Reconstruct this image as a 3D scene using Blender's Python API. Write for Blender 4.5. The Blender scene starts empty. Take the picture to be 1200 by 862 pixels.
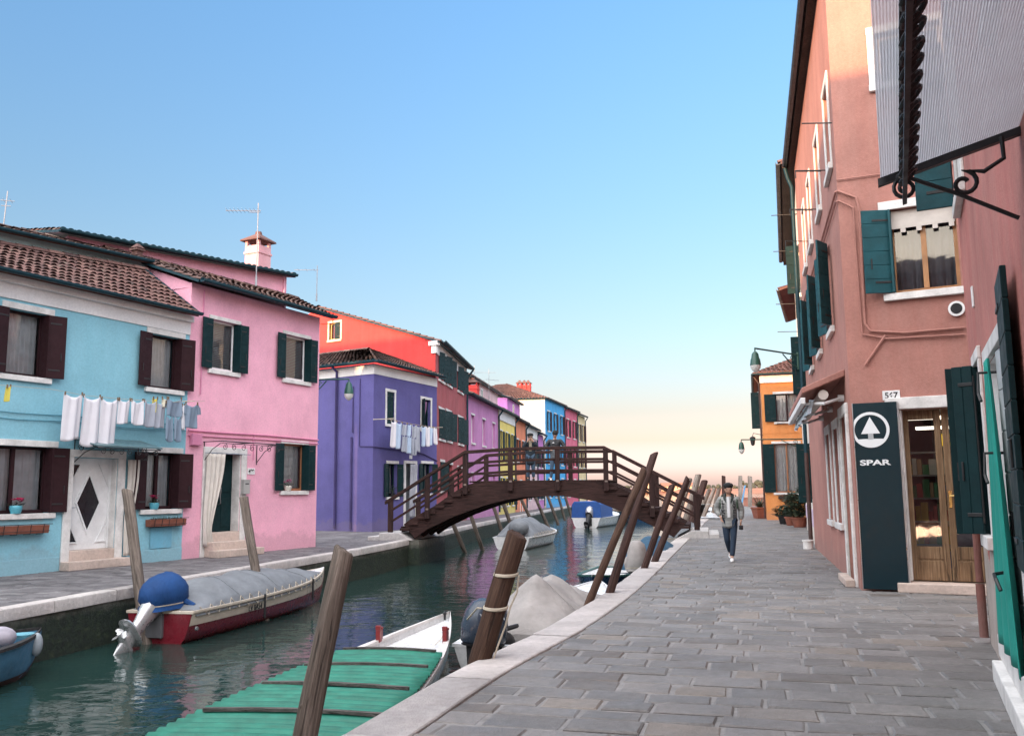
import bpy, bmesh, math, random
from mathutils import Vector, Matrix
random.seed(7)
scene = bpy.context.scene
col = scene.collection
R = math.radians

# ------------------------------------------------------------------ camera
FPX, CX, CY, CAMH = 1050.0, 600.0, 431.0, 1.6          # measured on the 1200 px wide photograph
PITCH, ROLL = math.atan(145 / FPX), R(-0.56)
cam_d = bpy.data.cameras.new('camera')
cam_d.sensor_width = 36.0
cam_d.lens = FPX / 1200 * 36
cam_d.clip_end = 20000
cam = bpy.data.objects.new('camera', cam_d)
col.objects.link(cam)
cam.matrix_world = (Matrix.Translation((0, 0, CAMH)) @ Matrix.Rotation(R(90) + PITCH, 4, 'X') @ Matrix.Rotation(ROLL, 4, 'Z'))
scene.camera = cam

# ------------------------------------------------------------------ light
SUN_EL = R(7.5)
SUN_AZ = math.atan2(-0.6, -0.8)                          # azimuth from +Y towards +X
sdir = Vector((math.sin(SUN_AZ) * math.cos(SUN_EL), math.cos(SUN_AZ) * math.cos(SUN_EL), math.sin(SUN_EL)))
w = bpy.data.worlds.new('World')
scene.world = w
w.use_nodes = True
nt = w.node_tree
bg = nt.nodes['Background']
sky = nt.nodes.new('ShaderNodeTexSky')
sky.sky_type = 'NISHITA'
sky.sun_disc = False
sky.sun_elevation = SUN_EL
sky.sun_rotation = SUN_AZ
sky.air_density = 1.0
sky.dust_density = 1.2
sky.ozone_density = 1.6
# sky tinted by elevation; a glow added behind and overhead lifts the shaded fronts
def wn(ty, **k):
    n = nt.nodes.new(ty)
    for a, v in k.items(): setattr(n, a, v)
    return n
wtc = wn('ShaderNodeTexCoord'); wsp = wn('ShaderNodeSeparateXYZ'); nt.links.new(wtc.outputs['Generated'], wsp.inputs[0])
wr = wn('ShaderNodeValToRGB'); els = wr.color_ramp.elements
stops = [(0.0, (1.25, 1.05, 1.9)), (.024, (1.15, 1.0, 1.8)), (.055, (.93, .68, .86)), (.087, (.82, .63, .70)), (.165, (.82, .77, .80)), (.31, (.82, .91, 1.0)), (.5, (.86, 1.10, 1.30)), (.8, (.85, 1.1, 1.3))]
while len(els) < len(stops): els.new(.5)
for e_, (p_, c_) in zip(els, stops): e_.position = p_; e_.color = (*[x / 2 for x in c_], 1)
nt.links.new(wsp.outputs[2], wr.inputs[0])
wm_ = wn('ShaderNodeVectorMath', operation='MULTIPLY'); nt.links.new(sky.outputs[0], wm_.inputs[0]); nt.links.new(wr.outputs[0], wm_.inputs[1])
ws_ = wn('ShaderNodeVectorMath', operation='SCALE'); ws_.inputs['Scale'].default_value = 2.0; nt.links.new(wm_.outputs[0], ws_.inputs[0])
GLOW, GDIR, GLO, GHI = (11.2, 10.6, 10.0), Vector((-.25, -.6, .76)).normalized(), .05, .8
wd = wn('ShaderNodeVectorMath', operation='DOT_PRODUCT'); nt.links.new(wtc.outputs['Generated'], wd.inputs[0]); wd.inputs[1].default_value = GDIR
wmr = wn('ShaderNodeMapRange', interpolation_type='SMOOTHSTEP'); wmr.inputs[1].default_value = GLO; wmr.inputs[2].default_value = GHI; nt.links.new(wd.outputs['Value'], wmr.inputs[0])
wg = wn('ShaderNodeVectorMath', operation='SCALE'); wg.inputs[0].default_value = GLOW; nt.links.new(wmr.outputs[0], wg.inputs['Scale'])
wa = wn('ShaderNodeVectorMath', operation='ADD'); nt.links.new(ws_.outputs[0], wa.inputs[0]); nt.links.new(wg.outputs[0], wa.inputs[1])
nt.links.new(wa.outputs[0], bg.inputs[0])
bg.inputs[1].default_value = 0.15
sun_d = bpy.data.lights.new('sun', 'SUN')
sun_d.energy = 4.0
sun_d.angle = R(0.5)
sun_d.color = (1.0, 0.56, 0.27)
sun = bpy.data.objects.new('sun', sun_d)
col.objects.link(sun)
sun.rotation_euler = sdir.to_track_quat('Z', 'Y').to_euler()
sun.location = (-20, -30, 40)
scene.view_settings.view_transform = 'Standard'
scene.view_settings.look = 'None'
scene.view_settings.exposure = 1.25
scene.view_settings.gamma = 1.0

# ------------------------------------------------------------------ pixel -> world (only used to survey the real place)
_Rw = cam.matrix_world.to_3x3()
def ray(px, py):
    return _Rw @ Vector(((px - CX) / FPX, -(py - CY) / FPX, -1.0))
def G(px, py, z=0.0):
    d = ray(px, py); t = (z - CAMH) / d.z
    return Vector((0, 0, CAMH)) + d * t
def at(px, py, Y):
    d = ray(px, py)
    return Vector((0, 0, CAMH)) + d * (Y / d.y)

class Wall:
    """vertical plane A->B; u along it, d into the building (left of A->B), z up"""
    def __init__(s, A, B, d=0.0):
        A = Vector((A[0], A[1], 0)); B = Vector((B[0], B[1], 0))
        s.L = (B - A).length
        s.e = (B - A) / s.L
        s.n = Vector((-s.e.y, s.e.x, 0))
        s.A = A + s.n * d
        s.B = B + s.n * d
    def pt(s, u, d, z):
        p = s.A + s.e * u + s.n * d
        return Vector((p.x, p.y, z))
    def V(s, px, py, d=0.0):
        r = ray(px, py); A = s.A + s.n * d
        t = (A.dot(s.n)) / (r.dot(s.n))
        q = Vector((0, 0, CAMH)) + r * t
        return (q - A).dot(s.e), q.z
    def rect(s, px0, py0, px1, py1, d=0.0):
        xm, ym = (px0 + px1) / 2, (py0 + py1) / 2
        return (s.V(px0, ym, d)[0], s.V(px1, ym, d)[0], s.V(xm, py1, d)[1], s.V(xm, py0, d)[1])   # u0,u1,z0,z1
    def fr(s, u=0, d=0, z=0):
        return Fr(s.pt(u, d, z), s.e, s.n)

class Fr:
    def __init__(s, o=(0, 0, 0), ex=(1, 0, 0), ey=None, ez=None):
        s.o = Vector(o); s.ex = Vector(ex).normalized()
        s.ez = Vector(ez).normalized() if ez is not None else Vector((0, 0, 1))
        s.ey = Vector(ey).normalized() if ey is not None else s.ez.cross(s.ex).normalized()
    def pt(s, x, y, z):
        return s.o + s.ex * x + s.ey * y + s.ez * z
    def at(s, x, y, z):
        return Fr(s.pt(x, y, z), s.ex, s.ey, s.ez)
    def mat(s):
        m = Matrix.Identity(4)
        for i, a in enumerate((s.ex, s.ey, s.ez)):
            for k in range(3): m[k][i] = a[k]
        m.translation = s.o
        return m
WF = Fr()
def heading(x, y, z, deg):
    a = R(deg)
    return Fr((x, y, z), (math.cos(a), math.sin(a), 0))

class MB:
    def __init__(s):
        s.v = []; s.f = []; s.m = []; s.t = []
    def face(s, pts, mi=0, tint=0.5):
        k = len(s.v); s.v += [Vector(p) for p in pts]
        s.f.append(tuple(range(k, k + len(pts)))); s.m.append(mi); s.t.append(tint)
        return s
    def box(s, fr, x0, x1, y0, y1, z0, z1, mi=0, tint=0.5):
        if x1 < x0: x0, x1 = x1, x0
        if y1 < y0: y0, y1 = y1, y0
        if z1 < z0: z0, z1 = z1, z0
        k = len(s.v)
        for z in (z0, z1):
            for (x, y) in ((x0, y0), (x1, y0), (x1, y1), (x0, y1)): s.v.append(fr.pt(x, y, z))
        for q in ((3, 2, 1, 0), (4, 5, 6, 7), (0, 1, 5, 4), (1, 2, 6, 5), (2, 3, 7, 6), (3, 0, 4, 7)):
            s.f.append(tuple(k + i for i in q)); s.m.append(mi); s.t.append(tint)
        return s
    def loft(s, rings, closed=True, caps=True, mi=0, tint=0.5):
        k = len(s.v); n = len(rings[0])
        for r in rings: s.v += [Vector(p) for p in r]
        for i in range(len(rings) - 1):
            for j in range(n if closed else n - 1):
                a = k + i * n + j; b = k + i * n + (j + 1) % n
                s.f.append((a, b, b + n, a + n)); s.m.append(mi); s.t.append(tint)
        if caps and closed:
            s.f.append(tuple(k + j for j in reversed(range(n)))); s.m.append(mi); s.t.append(tint)
            e = k + (len(rings) - 1) * n
            s.f.append(tuple(e + j for j in range(n))); s.m.append(mi); s.t.append(tint)
        return s
    def tube(s, pts, r, n=8, mi=0, tint=0.5, caps=True):
        pts = [Vector(p) for p in pts]
        if not isinstance(r, (list, tuple)): r = [r] * len(pts)
        rings = []
        t0 = (pts[1] - pts[0]).normalized()
        ref = Vector((0, 0, 1)) if abs(t0.z) < .9 else Vector((1, 0, 0))
        a = t0.cross(ref).normalized()
        for i, p in enumerate(pts):
            if i == 0: t = t0
            elif i == len(pts) - 1: t = (pts[i] - pts[i - 1]).normalized()
            else:
                t = ((pts[i] - pts[i - 1]).normalized() + (pts[i + 1] - pts[i]).normalized())
                t = t.normalized() if t.length > 1e-6 else (pts[i + 1] - pts[i]).normalized()
            a = (a - t * a.dot(t))
            a = a.normalized() if a.length > 1e-6 else t.orthogonal().normalized()
            b = t.cross(a)
            rings.append([p + (a * math.cos(2 * math.pi * j / n) + b * math.sin(2 * math.pi * j / n)) * r[i] for j in range(n)])
        return s.loft(rings, True, caps, mi, tint)
    def ball(s, c, rx, ry=None, rz=None, fr=WF, n=12, m=8, mi=0, tint=.5):
        ry = ry or rx; rz = rz or rx; c = Vector(c)
        rings = []
        for i in range(m + 1):
            th = math.pi * min(max(i / m, .02), .98)
            rings.append([c + fr.ex * (rx * math.sin(th) * math.cos(2 * math.pi * j / n)) + fr.ey * (ry * math.sin(th) * math.sin(2 * math.pi * j / n)) - fr.ez * (rz * math.cos(th)) for j in range(n)])
        return s.loft(rings, True, True, mi, tint)
    def build(s, name, mats, parent=None, frame=None, smooth=False, bevel=0.0, sharp=40, seg=2, solid=0.0):
        if not isinstance(mats, (list, tuple)): mats = [mats]
        me = bpy.data.meshes.new(name)
        if frame is not None and parent is None:
            vs = s.v; 
        else:
            o = wloc(parent) if parent else Vector((0, 0, 0))
            vs = [v - o for v in s.v]
        me.from_pydata([tuple(v) for v in vs], [], s.f)
        for m in mats: me.materials.append(m)
        me.polygons.foreach_set('material_index', s.m)
        at_ = me.attributes.new('tint', 'FLOAT', 'FACE')
        at_.data.foreach_set('value', s.t)
        ob = bpy.data.objects.new(name, me)
        col.objects.link(ob)
        if parent: ob.parent = parent
        elif frame is not None: ob.matrix_world = frame.mat(); LOC[ob.name] = frame.o.copy()
        if not parent and frame is None: LOC[ob.name] = Vector((0, 0, 0))
        if parent: LOC[ob.name] = wloc(parent)
        if smooth:
            bm = bmesh.new(); bm.from_mesh(me); bmesh.ops.remove_doubles(bm, verts=bm.verts, dist=1e-5); bm.to_mesh(me); bm.free()
            me.polygons.foreach_set('use_smooth', [True] * len(me.polygons))
            me.set_sharp_from_angle(angle=R(sharp))
        if solid:
            sm = ob.modifiers.new('solid', 'SOLIDIFY'); sm.thickness = solid
        if bevel:
            bv = ob.modifiers.new('bevel', 'BEVEL'); bv.width = bevel; bv.segments = seg; bv.limit_method = 'ANGLE'; bv.angle_limit = R(40)
        me.update()
        return ob
LOC = {}
def wloc(o): return LOC[o.name]
def thing(name, label, cat, loc, group=None):
    o = bpy.data.objects.new(name, None); col.objects.link(o)
    o.empty_display_size = .2
    o.location = Vector(loc); LOC[o.name] = Vector(loc)
    return tag(o, label, cat, group)
def tag(o, label, cat, group=None):
    o['label'] = label; o['category'] = cat
    if group: o['group'] = group
    return o
def struct(o):
    o['kind'] = 'structure'; return o
def recenter(o):
    """give a top-level mesh an origin at its own base"""
    me = o.data; xs = [v.co for v in me.vertices]
    c = Vector(((min(v.x for v in xs) + max(v.x for v in xs)) / 2, (min(v.y for v in xs) + max(v.y for v in xs)) / 2, min(v.z for v in xs)))
    me.transform(Matrix.Translation(-c)); o.location = c; LOC[o.name] = c
    return o
def text(s, o, ex, ez, h, m, parent, name='lettering', depth=.004, align='LEFT', bold=0.0, sx=1.0):
    cu = bpy.data.curves.new('txt', 'FONT'); cu.body = s; cu.size = h * 1.38; cu.extrude = depth / 2; cu.align_x = align; cu.offset = bold
    to = bpy.data.objects.new('txt', cu); col.objects.link(to)
    bpy.context.view_layer.update()
    me = bpy.data.meshes.new_from_object(to.evaluated_get(bpy.context.evaluated_depsgraph_get()))
    bpy.data.objects.remove(to)
    ex = Vector(ex).normalized(); ez = Vector(ez).normalized(); en = ex.cross(ez)
    b = wloc(parent)
    for v in me.vertices:
        v.co = Vector(o) + ex * v.co.x * sx + ez * v.co.y + en * v.co.z - b
    me.materials.clear(); me.materials.append(m)
    ob = bpy.data.objects.new(name, me); col.objects.link(ob); ob.parent = parent; LOC[ob.name] = b
    return ob

# ------------------------------------------------------------------ materials
def srgb(r, g, b):
    f = lambda c: (c / 255 / 12.92) if c / 255 <= .04045 else ((c / 255 + .055) / 1.055) ** 2.4
    return (f(r), f(g), f(b))
def newmat(name):
    m = bpy.data.materials.new(name); m.use_nodes = True
    t = m.node_tree; b = t.nodes['Principled BSDF']
    return m, t, b
def N(t, ty, **kw):
    n = t.nodes.new(ty)
    for k, v in kw.items():
        if k in n.inputs: n.inputs[k].default_value = v
        else: setattr(n, k, v)
    return n
def ramp(t, fac, stops):
    r = t.nodes.new('ShaderNodeValToRGB')
    while len(r.color_ramp.elements) < len(stops): r.color_ramp.elements.new(.5)
    for e, (p, c) in zip(r.color_ramp.elements, stops):
        e.position = p; e.color = (c[0], c[1], c[2], 1) if not isinstance(c, (int, float)) else (c, c, c, 1)
    t.links.new(fac, r.inputs[0])
    return r.outputs[0]
def mixc(t, fac, a, b, mode='MIX'):
    n = t.nodes.new('ShaderNodeMix'); n.data_type = 'RGBA'; n.blend_type = mode
    def put(sock, v):
        if hasattr(v, 'links') or hasattr(v, 'is_linked'): t.links.new(v, sock)
        elif isinstance(v, (int, float)): sock.default_value = v
        else: sock.default_value = (v[0], v[1], v[2], 1)
    put(n.inputs[0], fac); put(n.inputs[6], a); put(n.inputs[7], b)
    return n.outputs[2]
def coords(t, scale=(1, 1, 1), kind='Object'):
    tc = t.nodes.new('ShaderNodeTexCoord'); mp = t.nodes.new('ShaderNodeMapping')
    mp.inputs['Scale'].default_value = scale
    t.links.new(tc.outputs[kind], mp.inputs[0])
    return mp.outputs[0]
def noise(t, vec, scale, detail=4, rough=.55, dist=0.0):
    n = N(t, 'ShaderNodeTexNoise'); n.inputs['Scale'].default_value = scale; n.inputs['Detail'].default_value = detail
    n.inputs['Roughness'].default_value = rough; n.inputs['Distortion'].default_value = dist
    t.links.new(vec, n.inputs['Vector'])
    return n.outputs['Fac']
def bump(t, b, h, strength=.3, dist=.01):
    n = t.nodes.new('ShaderNodeBump'); n.inputs['Strength'].default_value = strength; n.inputs['Distance'].default_value = dist
    t.links.new(h, n.inputs['Height']); t.links.new(n.outputs[0], b.inputs['Normal'])
MC = {}
def mul(c, k): return tuple(min(1, x * k) for x in c)
def stucco(name, rgb, wear=.5, pale=None, bumps=.35):
    if name in MC: return MC[name]
    m, t, b = newmat(name)
    v = coords(t); vs = coords(t, (2.2, 2.2, .22))
    n1 = ramp(t, noise(t, v, .9, 6, .6), [(.32, .70), (.62, 1.06)])
    c = mixc(t, min(1, wear * 1.5), rgb, mixc(t, 1.0, rgb, n1, 'MULTIPLY'))
    st = ramp(t, noise(t, vs, 1.6, 5, .65), [(.38, .0), (.72, 1.0)])
    c = mixc(t, mixf(t, st, .5 * wear), c, pale or tuple(min(1, x * .62 + .28) for x in rgb))
    sp = ramp(t, noise(t, v, 2.6, 9, .72), [(.58, 0.0), (.68, 1.0)])
    c = mixc(t, mixf(t, sp, .42 * wear), c, mul(rgb, .6))
    gp = t.nodes.new('ShaderNodeNewGeometry'); sz = t.nodes.new('ShaderNodeSeparateXYZ'); t.links.new(gp.outputs['Position'], sz.inputs[0])
    dm_ = t.nodes.new('ShaderNodeMath'); dm_.operation = 'MULTIPLY_ADD'; dm_.inputs[1].default_value = -1.5; t.links.new(noise(t, v, 1.3, 7, .68), dm_.inputs[0]); t.links.new(sz.outputs[2], dm_.inputs[2])
    mr_ = t.nodes.new('ShaderNodeMapRange'); mr_.inputs[1].default_value = -.28; mr_.inputs[2].default_value = -.42; t.links.new(dm_.outputs[0], mr_.inputs[0])      # rising damp with a ragged tide mark
    c = mixc(t, mixf(t, mr_.outputs[0], .34), c, mixc(t, .5, mul(rgb, .62), (.30, .22, .20)))
    fine = ramp(t, noise(t, v, 22, 4, .6), [(.3, .9), (.7, 1.06)])
    c = mixc(t, 1.0, c, fine, 'MULTIPLY')
    t.links.new(c, b.inputs['Base Color'])
    b.inputs['Roughness'].default_value = .9
    h = t.nodes.new('ShaderNodeMath'); h.operation = 'ADD'
    t.links.new(noise(t, v, 9, 5, .6), h.inputs[0]); t.links.new(noise(t, v, 70, 3, .6), h.inputs[1])
    bump(t, b, h.outputs[0], bumps, .012)
    MC[name] = m
    return m
def mixf(t, a, k):
    n = t.nodes.new('ShaderNodeMath'); n.operation = 'MULTIPLY'; n.inputs[1].default_value = k
    t.links.new(a, n.inputs[0]); return n.outputs[0]
def paint(name, rgb, rough=.5, var=.25, bumps=.15, metal=0.0, spec=.5, scale=4.0):
    if name in MC: return MC[name]
    m, t, b = newmat(name)
    v = coords(t)
    n1 = ramp(t, noise(t, v, scale, 6, .6), [(.3, 1 - var), (.7, 1 + var * .3)])
    c = mixc(t, 1.0, rgb, n1, 'MULTIPLY')
    n2 = ramp(t, noise(t, v, scale * 9, 4, .6), [(.3, 1 - var * .5), (.7, 1.0)])
    c = mixc(t, 1.0, c, n2, 'MULTIPLY')
    t.links.new(c, b.inputs['Base Color'])
    rr = ramp(t, noise(t, v, scale * 2.3, 4), [(.3, max(0, rough - .12)), (.7, min(1, rough + .12))])
    t.links.new(rr, b.inputs['Roughness'])
    b.inputs['Metallic'].default_value = metal
    b.inputs['Specular IOR Level'].default_value = spec
    if bumps: bump(t, b, noise(t, v, scale * 12, 4), bumps, .004)
    MC[name] = m
    return m
def wood(name, c0, c1, scale=1.0, axis='Z', rough=.8, bumps=.6):
    if name in MC: return MC[name]
    m, t, b = newmat(name)
    sc = {'Z': (9, 9, .5), 'X': (.5, 9, 9)}[axis]
    v = coords(t, tuple(s * scale for s in sc)); v0 = coords(t)
    g = noise(t, v, 3.0, 7, .7, .6)
    c = ramp(t, g, [(.25, mul(c0, .45)), (.45, c0), (.7, c1)])
    big = ramp(t, noise(t, v0, 1.7, 4), [(.3, .7), (.7, 1.1)])
    c = mixc(t, 1.0, c, big, 'MULTIPLY')
    vf = coords(t, tuple(s * scale * 2.6 if s > 1 else s * scale * .8 for s in sc))
    g2 = noise(t, vf, 3.0, 6, .7, .3)
    c = mixc(t, 1.0, c, ramp(t, g2, [(.3, .55), (.62, 1.15)]), 'MULTIPLY')
    ck = ramp(t, noise(t, v, 2.2, 4, .6, .4), [(.605, 0.0), (.64, 1.0)])
    c = mixc(t, mixf(t, ck, .8), c, mul(c0, .22))
    t.links.new(c, b.inputs['Base Color'])
    b.inputs['Roughness'].default_value = rough
    b.inputs['Specular IOR Level'].default_value = .25
    hs_ = t.nodes.new('ShaderNodeMath'); hs_.operation = 'SUBTRACT'; ad_ = t.nodes.new('ShaderNodeMath'); ad_.operation = 'ADD'
    t.links.new(g, ad_.inputs[0]); t.links.new(g2, ad_.inputs[1]); t.links.new(ad_.outputs[0], hs_.inputs[0]); t.links.new(ck, hs_.inputs[1])
    bump(t, b, hs_.outputs[0], bumps, .014)
    MC[name] = m
    return m
def fabric(name, rgb, rough=.9, var=.12):
    if name in MC: return MC[name]
    m, t, b = newmat(name)
    v = coords(t)
    n1 = ramp(t, noise(t, v, 5, 5), [(.3, 1 - var), (.7, 1.0)])
    t.links.new(mixc(t, 1.0, rgb, n1, 'MULTIPLY'), b.inputs['Base Color'])
    b.inputs['Roughness'].default_value = rough
    bump(t, b, noise(t, v, 9, 5), .35, .02)
    MC[name] = m
    return m
def tarpmat(name, rgb):
    m, t, b = newmat(name); v = coords(t)
    c = mixc(t, 1.0, rgb, ramp(t, noise(t, v, 2.2, 6, .65), [(.3, .72), (.7, 1.12)]), 'MULTIPLY')
    st = ramp(t, noise(t, coords(t, (3, 3, .6)), 2.0, 6, .7), [(.55, 0.0), (.72, 1.0)])
    c = mixc(t, mixf(t, st, .35), c, mul(rgb, .55))
    t.links.new(c, b.inputs['Base Color']); b.inputs['Roughness'].default_value = .8; b.inputs['Specular IOR Level'].default_value = .3
    n1 = t.nodes.new('ShaderNodeTexNoise'); n1.inputs['Scale'].default_value = 2.4; n1.inputs['Detail'].default_value = 5; n1.inputs['Distortion'].default_value = 1.6; t.links.new(v, n1.inputs['Vector'])
    rd = ramp(t, n1.outputs['Fac'], [(.40, 0.0), (.5, 1.0), (.60, 0.0)])
    bump(t, b, rd, .16, .03); MC[name] = m
    return m
def tilemat(name, cols):
    if name in MC: return MC[name]
    m, t, b = newmat(name)
    a = t.nodes.new('ShaderNodeAttribute'); a.attribute_name = 'tint'
    n = len(cols)
    c = ramp(t, a.outputs['Fac'], [(i / (n - 1), k) for i, k in enumerate(cols)])
    v = coords(t)
    c = mixc(t, 1.0, c, ramp(t, noise(t, v, 2.2, 6, .65), [(.3, .6), (.7, 1.12)]), 'MULTIPLY')
    c = mixc(t, mixf(t, ramp(t, noise(t, v, 7.5, 6, .7), [(.56, 0.0), (.68, 1.0)]), .5), c, (.16, .15, .11))
    t.links.new(c, b.inputs['Base Color'])
    b.inputs['Roughness'].default_value = .85
    bump(t, b, noise(t, v, 30, 4), .4, .01)
    MC[name] = m
    return m
def stones(name, cols, rough=.7, bs=.5):
    if name in MC: return MC[name]
    m, t, b = newmat(name)
    a = t.nodes.new('ShaderNodeAttribute'); a.attribute_name = 'tint'
    n = len(cols)
    c = ramp(t, a.outputs['Fac'], [(i / (n - 1), k) for i, k in enumerate(cols)])
    v = coords(t)
    c = mixc(t, 1.0, c, ramp(t, noise(t, v, 1.1, 6, .65), [(.3, .74), (.7, 1.16)]), 'MULTIPLY')
    c = mixc(t, 1.0, c, ramp(t, noise(t, v, 14, 6, .7), [(.3, .8), (.7, 1.12)]), 'MULTIPLY')
    spots = ramp(t, noise(t, v, 5.5, 7, .7), [(.62, 0.0), (.7, 1.0)])
    c = mixc(t, mixf(t, spots, .35), c, mul(cols[0], .55))
    t.links.new(c, b.inputs['Base Color'])
    t.links.new(ramp(t, noise(t, v, 3, 5), [(.3, rough - .15), (.7, rough + .15)]), b.inputs['Roughness'])
    h = t.nodes.new('ShaderNodeMath'); h.operation = 'ADD'
    t.links.new(noise(t, v, 8, 6, .65), h.inputs[0]); t.links.new(noise(t, v, 55, 4, .6), h.inputs[1])
    bump(t, b, h.outputs[0], bs, .016)
    MC[name] = m
    return m
def glass(name='window_glass', tintc=(.9, .95, 1.0), alpha=.35):
    if name in MC: return MC[name]
    m, t, b = newmat(name)
    t.nodes.remove(b)
    out = t.nodes['Material Output']
    tr = N(t, 'ShaderNodeBsdfTransparent'); tr.inputs[0].default_value = (tintc[0] * .8, tintc[1] * .8, tintc[2] * .8, 1)
    gl = N(t, 'ShaderNodeBsdfGlossy'); gl.inputs['Roughness'].default_value = .03
    v = coords(t); 
    bp = t.nodes.new('ShaderNodeBump'); bp.inputs['Strength'].default_value = .08; bp.inputs['Distance'].default_value = .02
    t.links.new(noise(t, v, 2.5, 2), bp.inputs['Height']); t.links.new(bp.outputs[0], gl.inputs['Normal'])
    fr = N(t, 'ShaderNodeFresnel'); fr.inputs['IOR'].default_value = 1.45
    ad = t.nodes.new('ShaderNodeMath'); ad.operation = 'ADD'; ad.inputs[1].default_value = alpha * .1; ad.use_clamp = True
    t.links.new(fr.outputs[0], ad.inputs[0])
    mx = t.nodes.new('ShaderNodeMixShader')
    t.links.new(ad.outputs[0], mx.inputs[0]); t.links.new(tr.outputs[0], mx.inputs[1]); t.links.new(gl.outputs[0], mx.inputs[2])
    t.links.new(mx.outputs[0], out.inputs[0])
    MC[name] = m
    return m

STONE = paint('istrian_stone', (.74, .72, .70), .7, .28, .3)
WHITE = paint('white_paint', (.78, .78, .78), .55, .14, .1)
BROWN = paint('brown_shutter_paint', (.030, .010, .013), .6, .25, .15, spec=.2)
GREEN = paint('dark_green_paint', (.004, .026, .030), .6, .3, .2, spec=.2)
TEALG = paint('teal_green_paint', (.010, .075, .092), .55, .3, .2, spec=.25)
GUTTER = paint('teal_gutter_paint', (.010, .045, .062), .5, .25, .05, spec=.25)
IRON = paint('black_iron', (.018, .018, .02), .5, .3, .2)
STEEL = paint('grey_steel', (.45, .46, .48), .35, .15, .05, metal=.9)
CURT = fabric('lace_curtain', (.78, .76, .74), .95, .2)
GLASS = glass()
DARK = paint('dark_interior', (.02, .02, .022), .9, .1, 0)
TILE_RED = tilemat('roof_tiles_red', [(.07, .036, .035), (.115, .053, .047), (.15, .072, .062), (.21, .115, .095)])
TILE_GREY = tilemat('roof_tiles_weathered', [(.045, .03, .03), (.10, .055, .047), (.15, .075, .06), (.24, .16, .125)])
ROPE = fabric('rope_fibre', (.52, .45, .36), .9, .3)

# ------------------------------------------------------------------ building kit
def shell(root, foot, heights, mats, holes=None, name='wall', base=-.1, reveal=1, rd=.3):
    """closed wall mesh round a footprint (corners counter-clockwise seen from above); holes[edge] = [(u0,u1,z0,z1)]"""
    mb = MB(); n = len(foot); holes = holes or {}
    for i in range(n):
        W_ = Wall(foot[i], foot[(i + 1) % n]); h0, h1 = heights[i], heights[(i + 1) % n]; hm = min(h0, h1)
        hs = [h for h in holes.get(i, []) if h[1] > 0 and h[0] < W_.L]
        hs = [(max(a, .02), min(b, W_.L - .02), c, d) for a, b, c, d in hs]
        us = sorted({0.0, W_.L} | {x for h in hs for x in h[:2]}); zs = sorted({base, hm} | {x for h in hs for x in h[2:] if base < x < hm})
        for a, b in zip(us, us[1:]):
            for c, d in zip(zs, zs[1:]):
                um, zm = (a + b) / 2, (c + d) / 2
                if any(h[0] < um < h[1] and h[2] < zm < h[3] for h in hs): continue
                mb.face([W_.pt(a, 0, c), W_.pt(b, 0, c), W_.pt(b, 0, d), W_.pt(a, 0, d)], 0)
        for a, b, c, d in hs:
            for q in (((a, c), (a, d)), ((b, d), (b, c)), ((a, d), (b, d)), ((b, c), (a, c))):
                (p0, p1) = q
                mb.face([W_.pt(p0[0], 0, p0[1]), W_.pt(p1[0], 0, p1[1]), W_.pt(p1[0], rd, p1[1]), W_.pt(p0[0], rd, p0[1])], reveal)
        if h1 > hm: mb.face([W_.pt(0, 0, hm), W_.pt(W_.L, 0, hm), W_.pt(W_.L, 0, h1)], 0)
        if h0 > hm: mb.face([W_.pt(0, 0, hm), W_.pt(W_.L, 0, hm), W_.pt(0, 0, h0)], 0)
    mb.face([Vector((p[0], p[1], h - .02)) for p, h in zip(foot, heights)], 2)
    return mb.build(name, mats, root)

def plank(mb, fr, wdt, z0, z1, th=.036, mi=0, nb=5, vertical=False):
    """one shutter leaf: boards with grooves, in frame fr (x along leaf, y thickness)"""
    if vertical:
        k = max(2, int(wdt / .11)); g = .006
        for i in range(k): mb.box(fr, i * wdt / k + g / 2, (i + 1) * wdt / k - g / 2, -th / 2, th / 2, z0, z1, mi)
        mb.box(fr, .004, wdt - .004, -th / 2 + .006, th / 2 - .006, z0 + .01, z1 - .01, mi)
    else:
        g = .008; H_ = (z1 - z0) / nb
        for i in range(nb): mb.box(fr, 0, wdt, -th / 2, th / 2, z0 + i * H_ + g / 2, z0 + (i + 1) * H_ - g / 2, mi)
        mb.box(fr, .004, wdt - .004, -th / 2 + .007, th / 2 - .007, z0 + .01, z1 - .01, mi)
    for z in (z0 + .18, z1 - .18):
        for sd in (-1, 1):
            mb.box(fr, .0, min(.26, wdt * .7), sd * (th / 2 + .004) - .004, sd * (th / 2 + .004) + .004, z - .018, z + .018, 1)
    for sd in (-1, 1): mb.box(fr, wdt * .7, wdt * .7 + .02, sd * (th / 2 + .008) - .008, sd * (th / 2 + .008) + .008, (z0 + z1) / 2 - .3, (z0 + z1) / 2 - .12, 1)

def shutter(root, W_, side, u, z0, z1, wdt, ang, m, nb=5, d=-.05, vertical=False, label=None, lw=None):
    a = R(ang); s = 1 if side == 'L' else -1
    dr = W_.e * (s * math.cos(a)) - W_.n * math.sin(a)
    fr = Fr(W_.pt(u, d, 0), dr)
    mb = MB(); plank(mb, fr, wdt, z0, z1, nb=nb, vertical=vertical)
    mb.tube([fr.pt(0, 0, z0 + .1), fr.pt(0, 0, z1 - .1)], .014, 6, 1)
    o = mb.build('shutter', [m, IRON], root, bevel=.004, seg=1)
    if label: o['label'] = label
    return o

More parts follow.
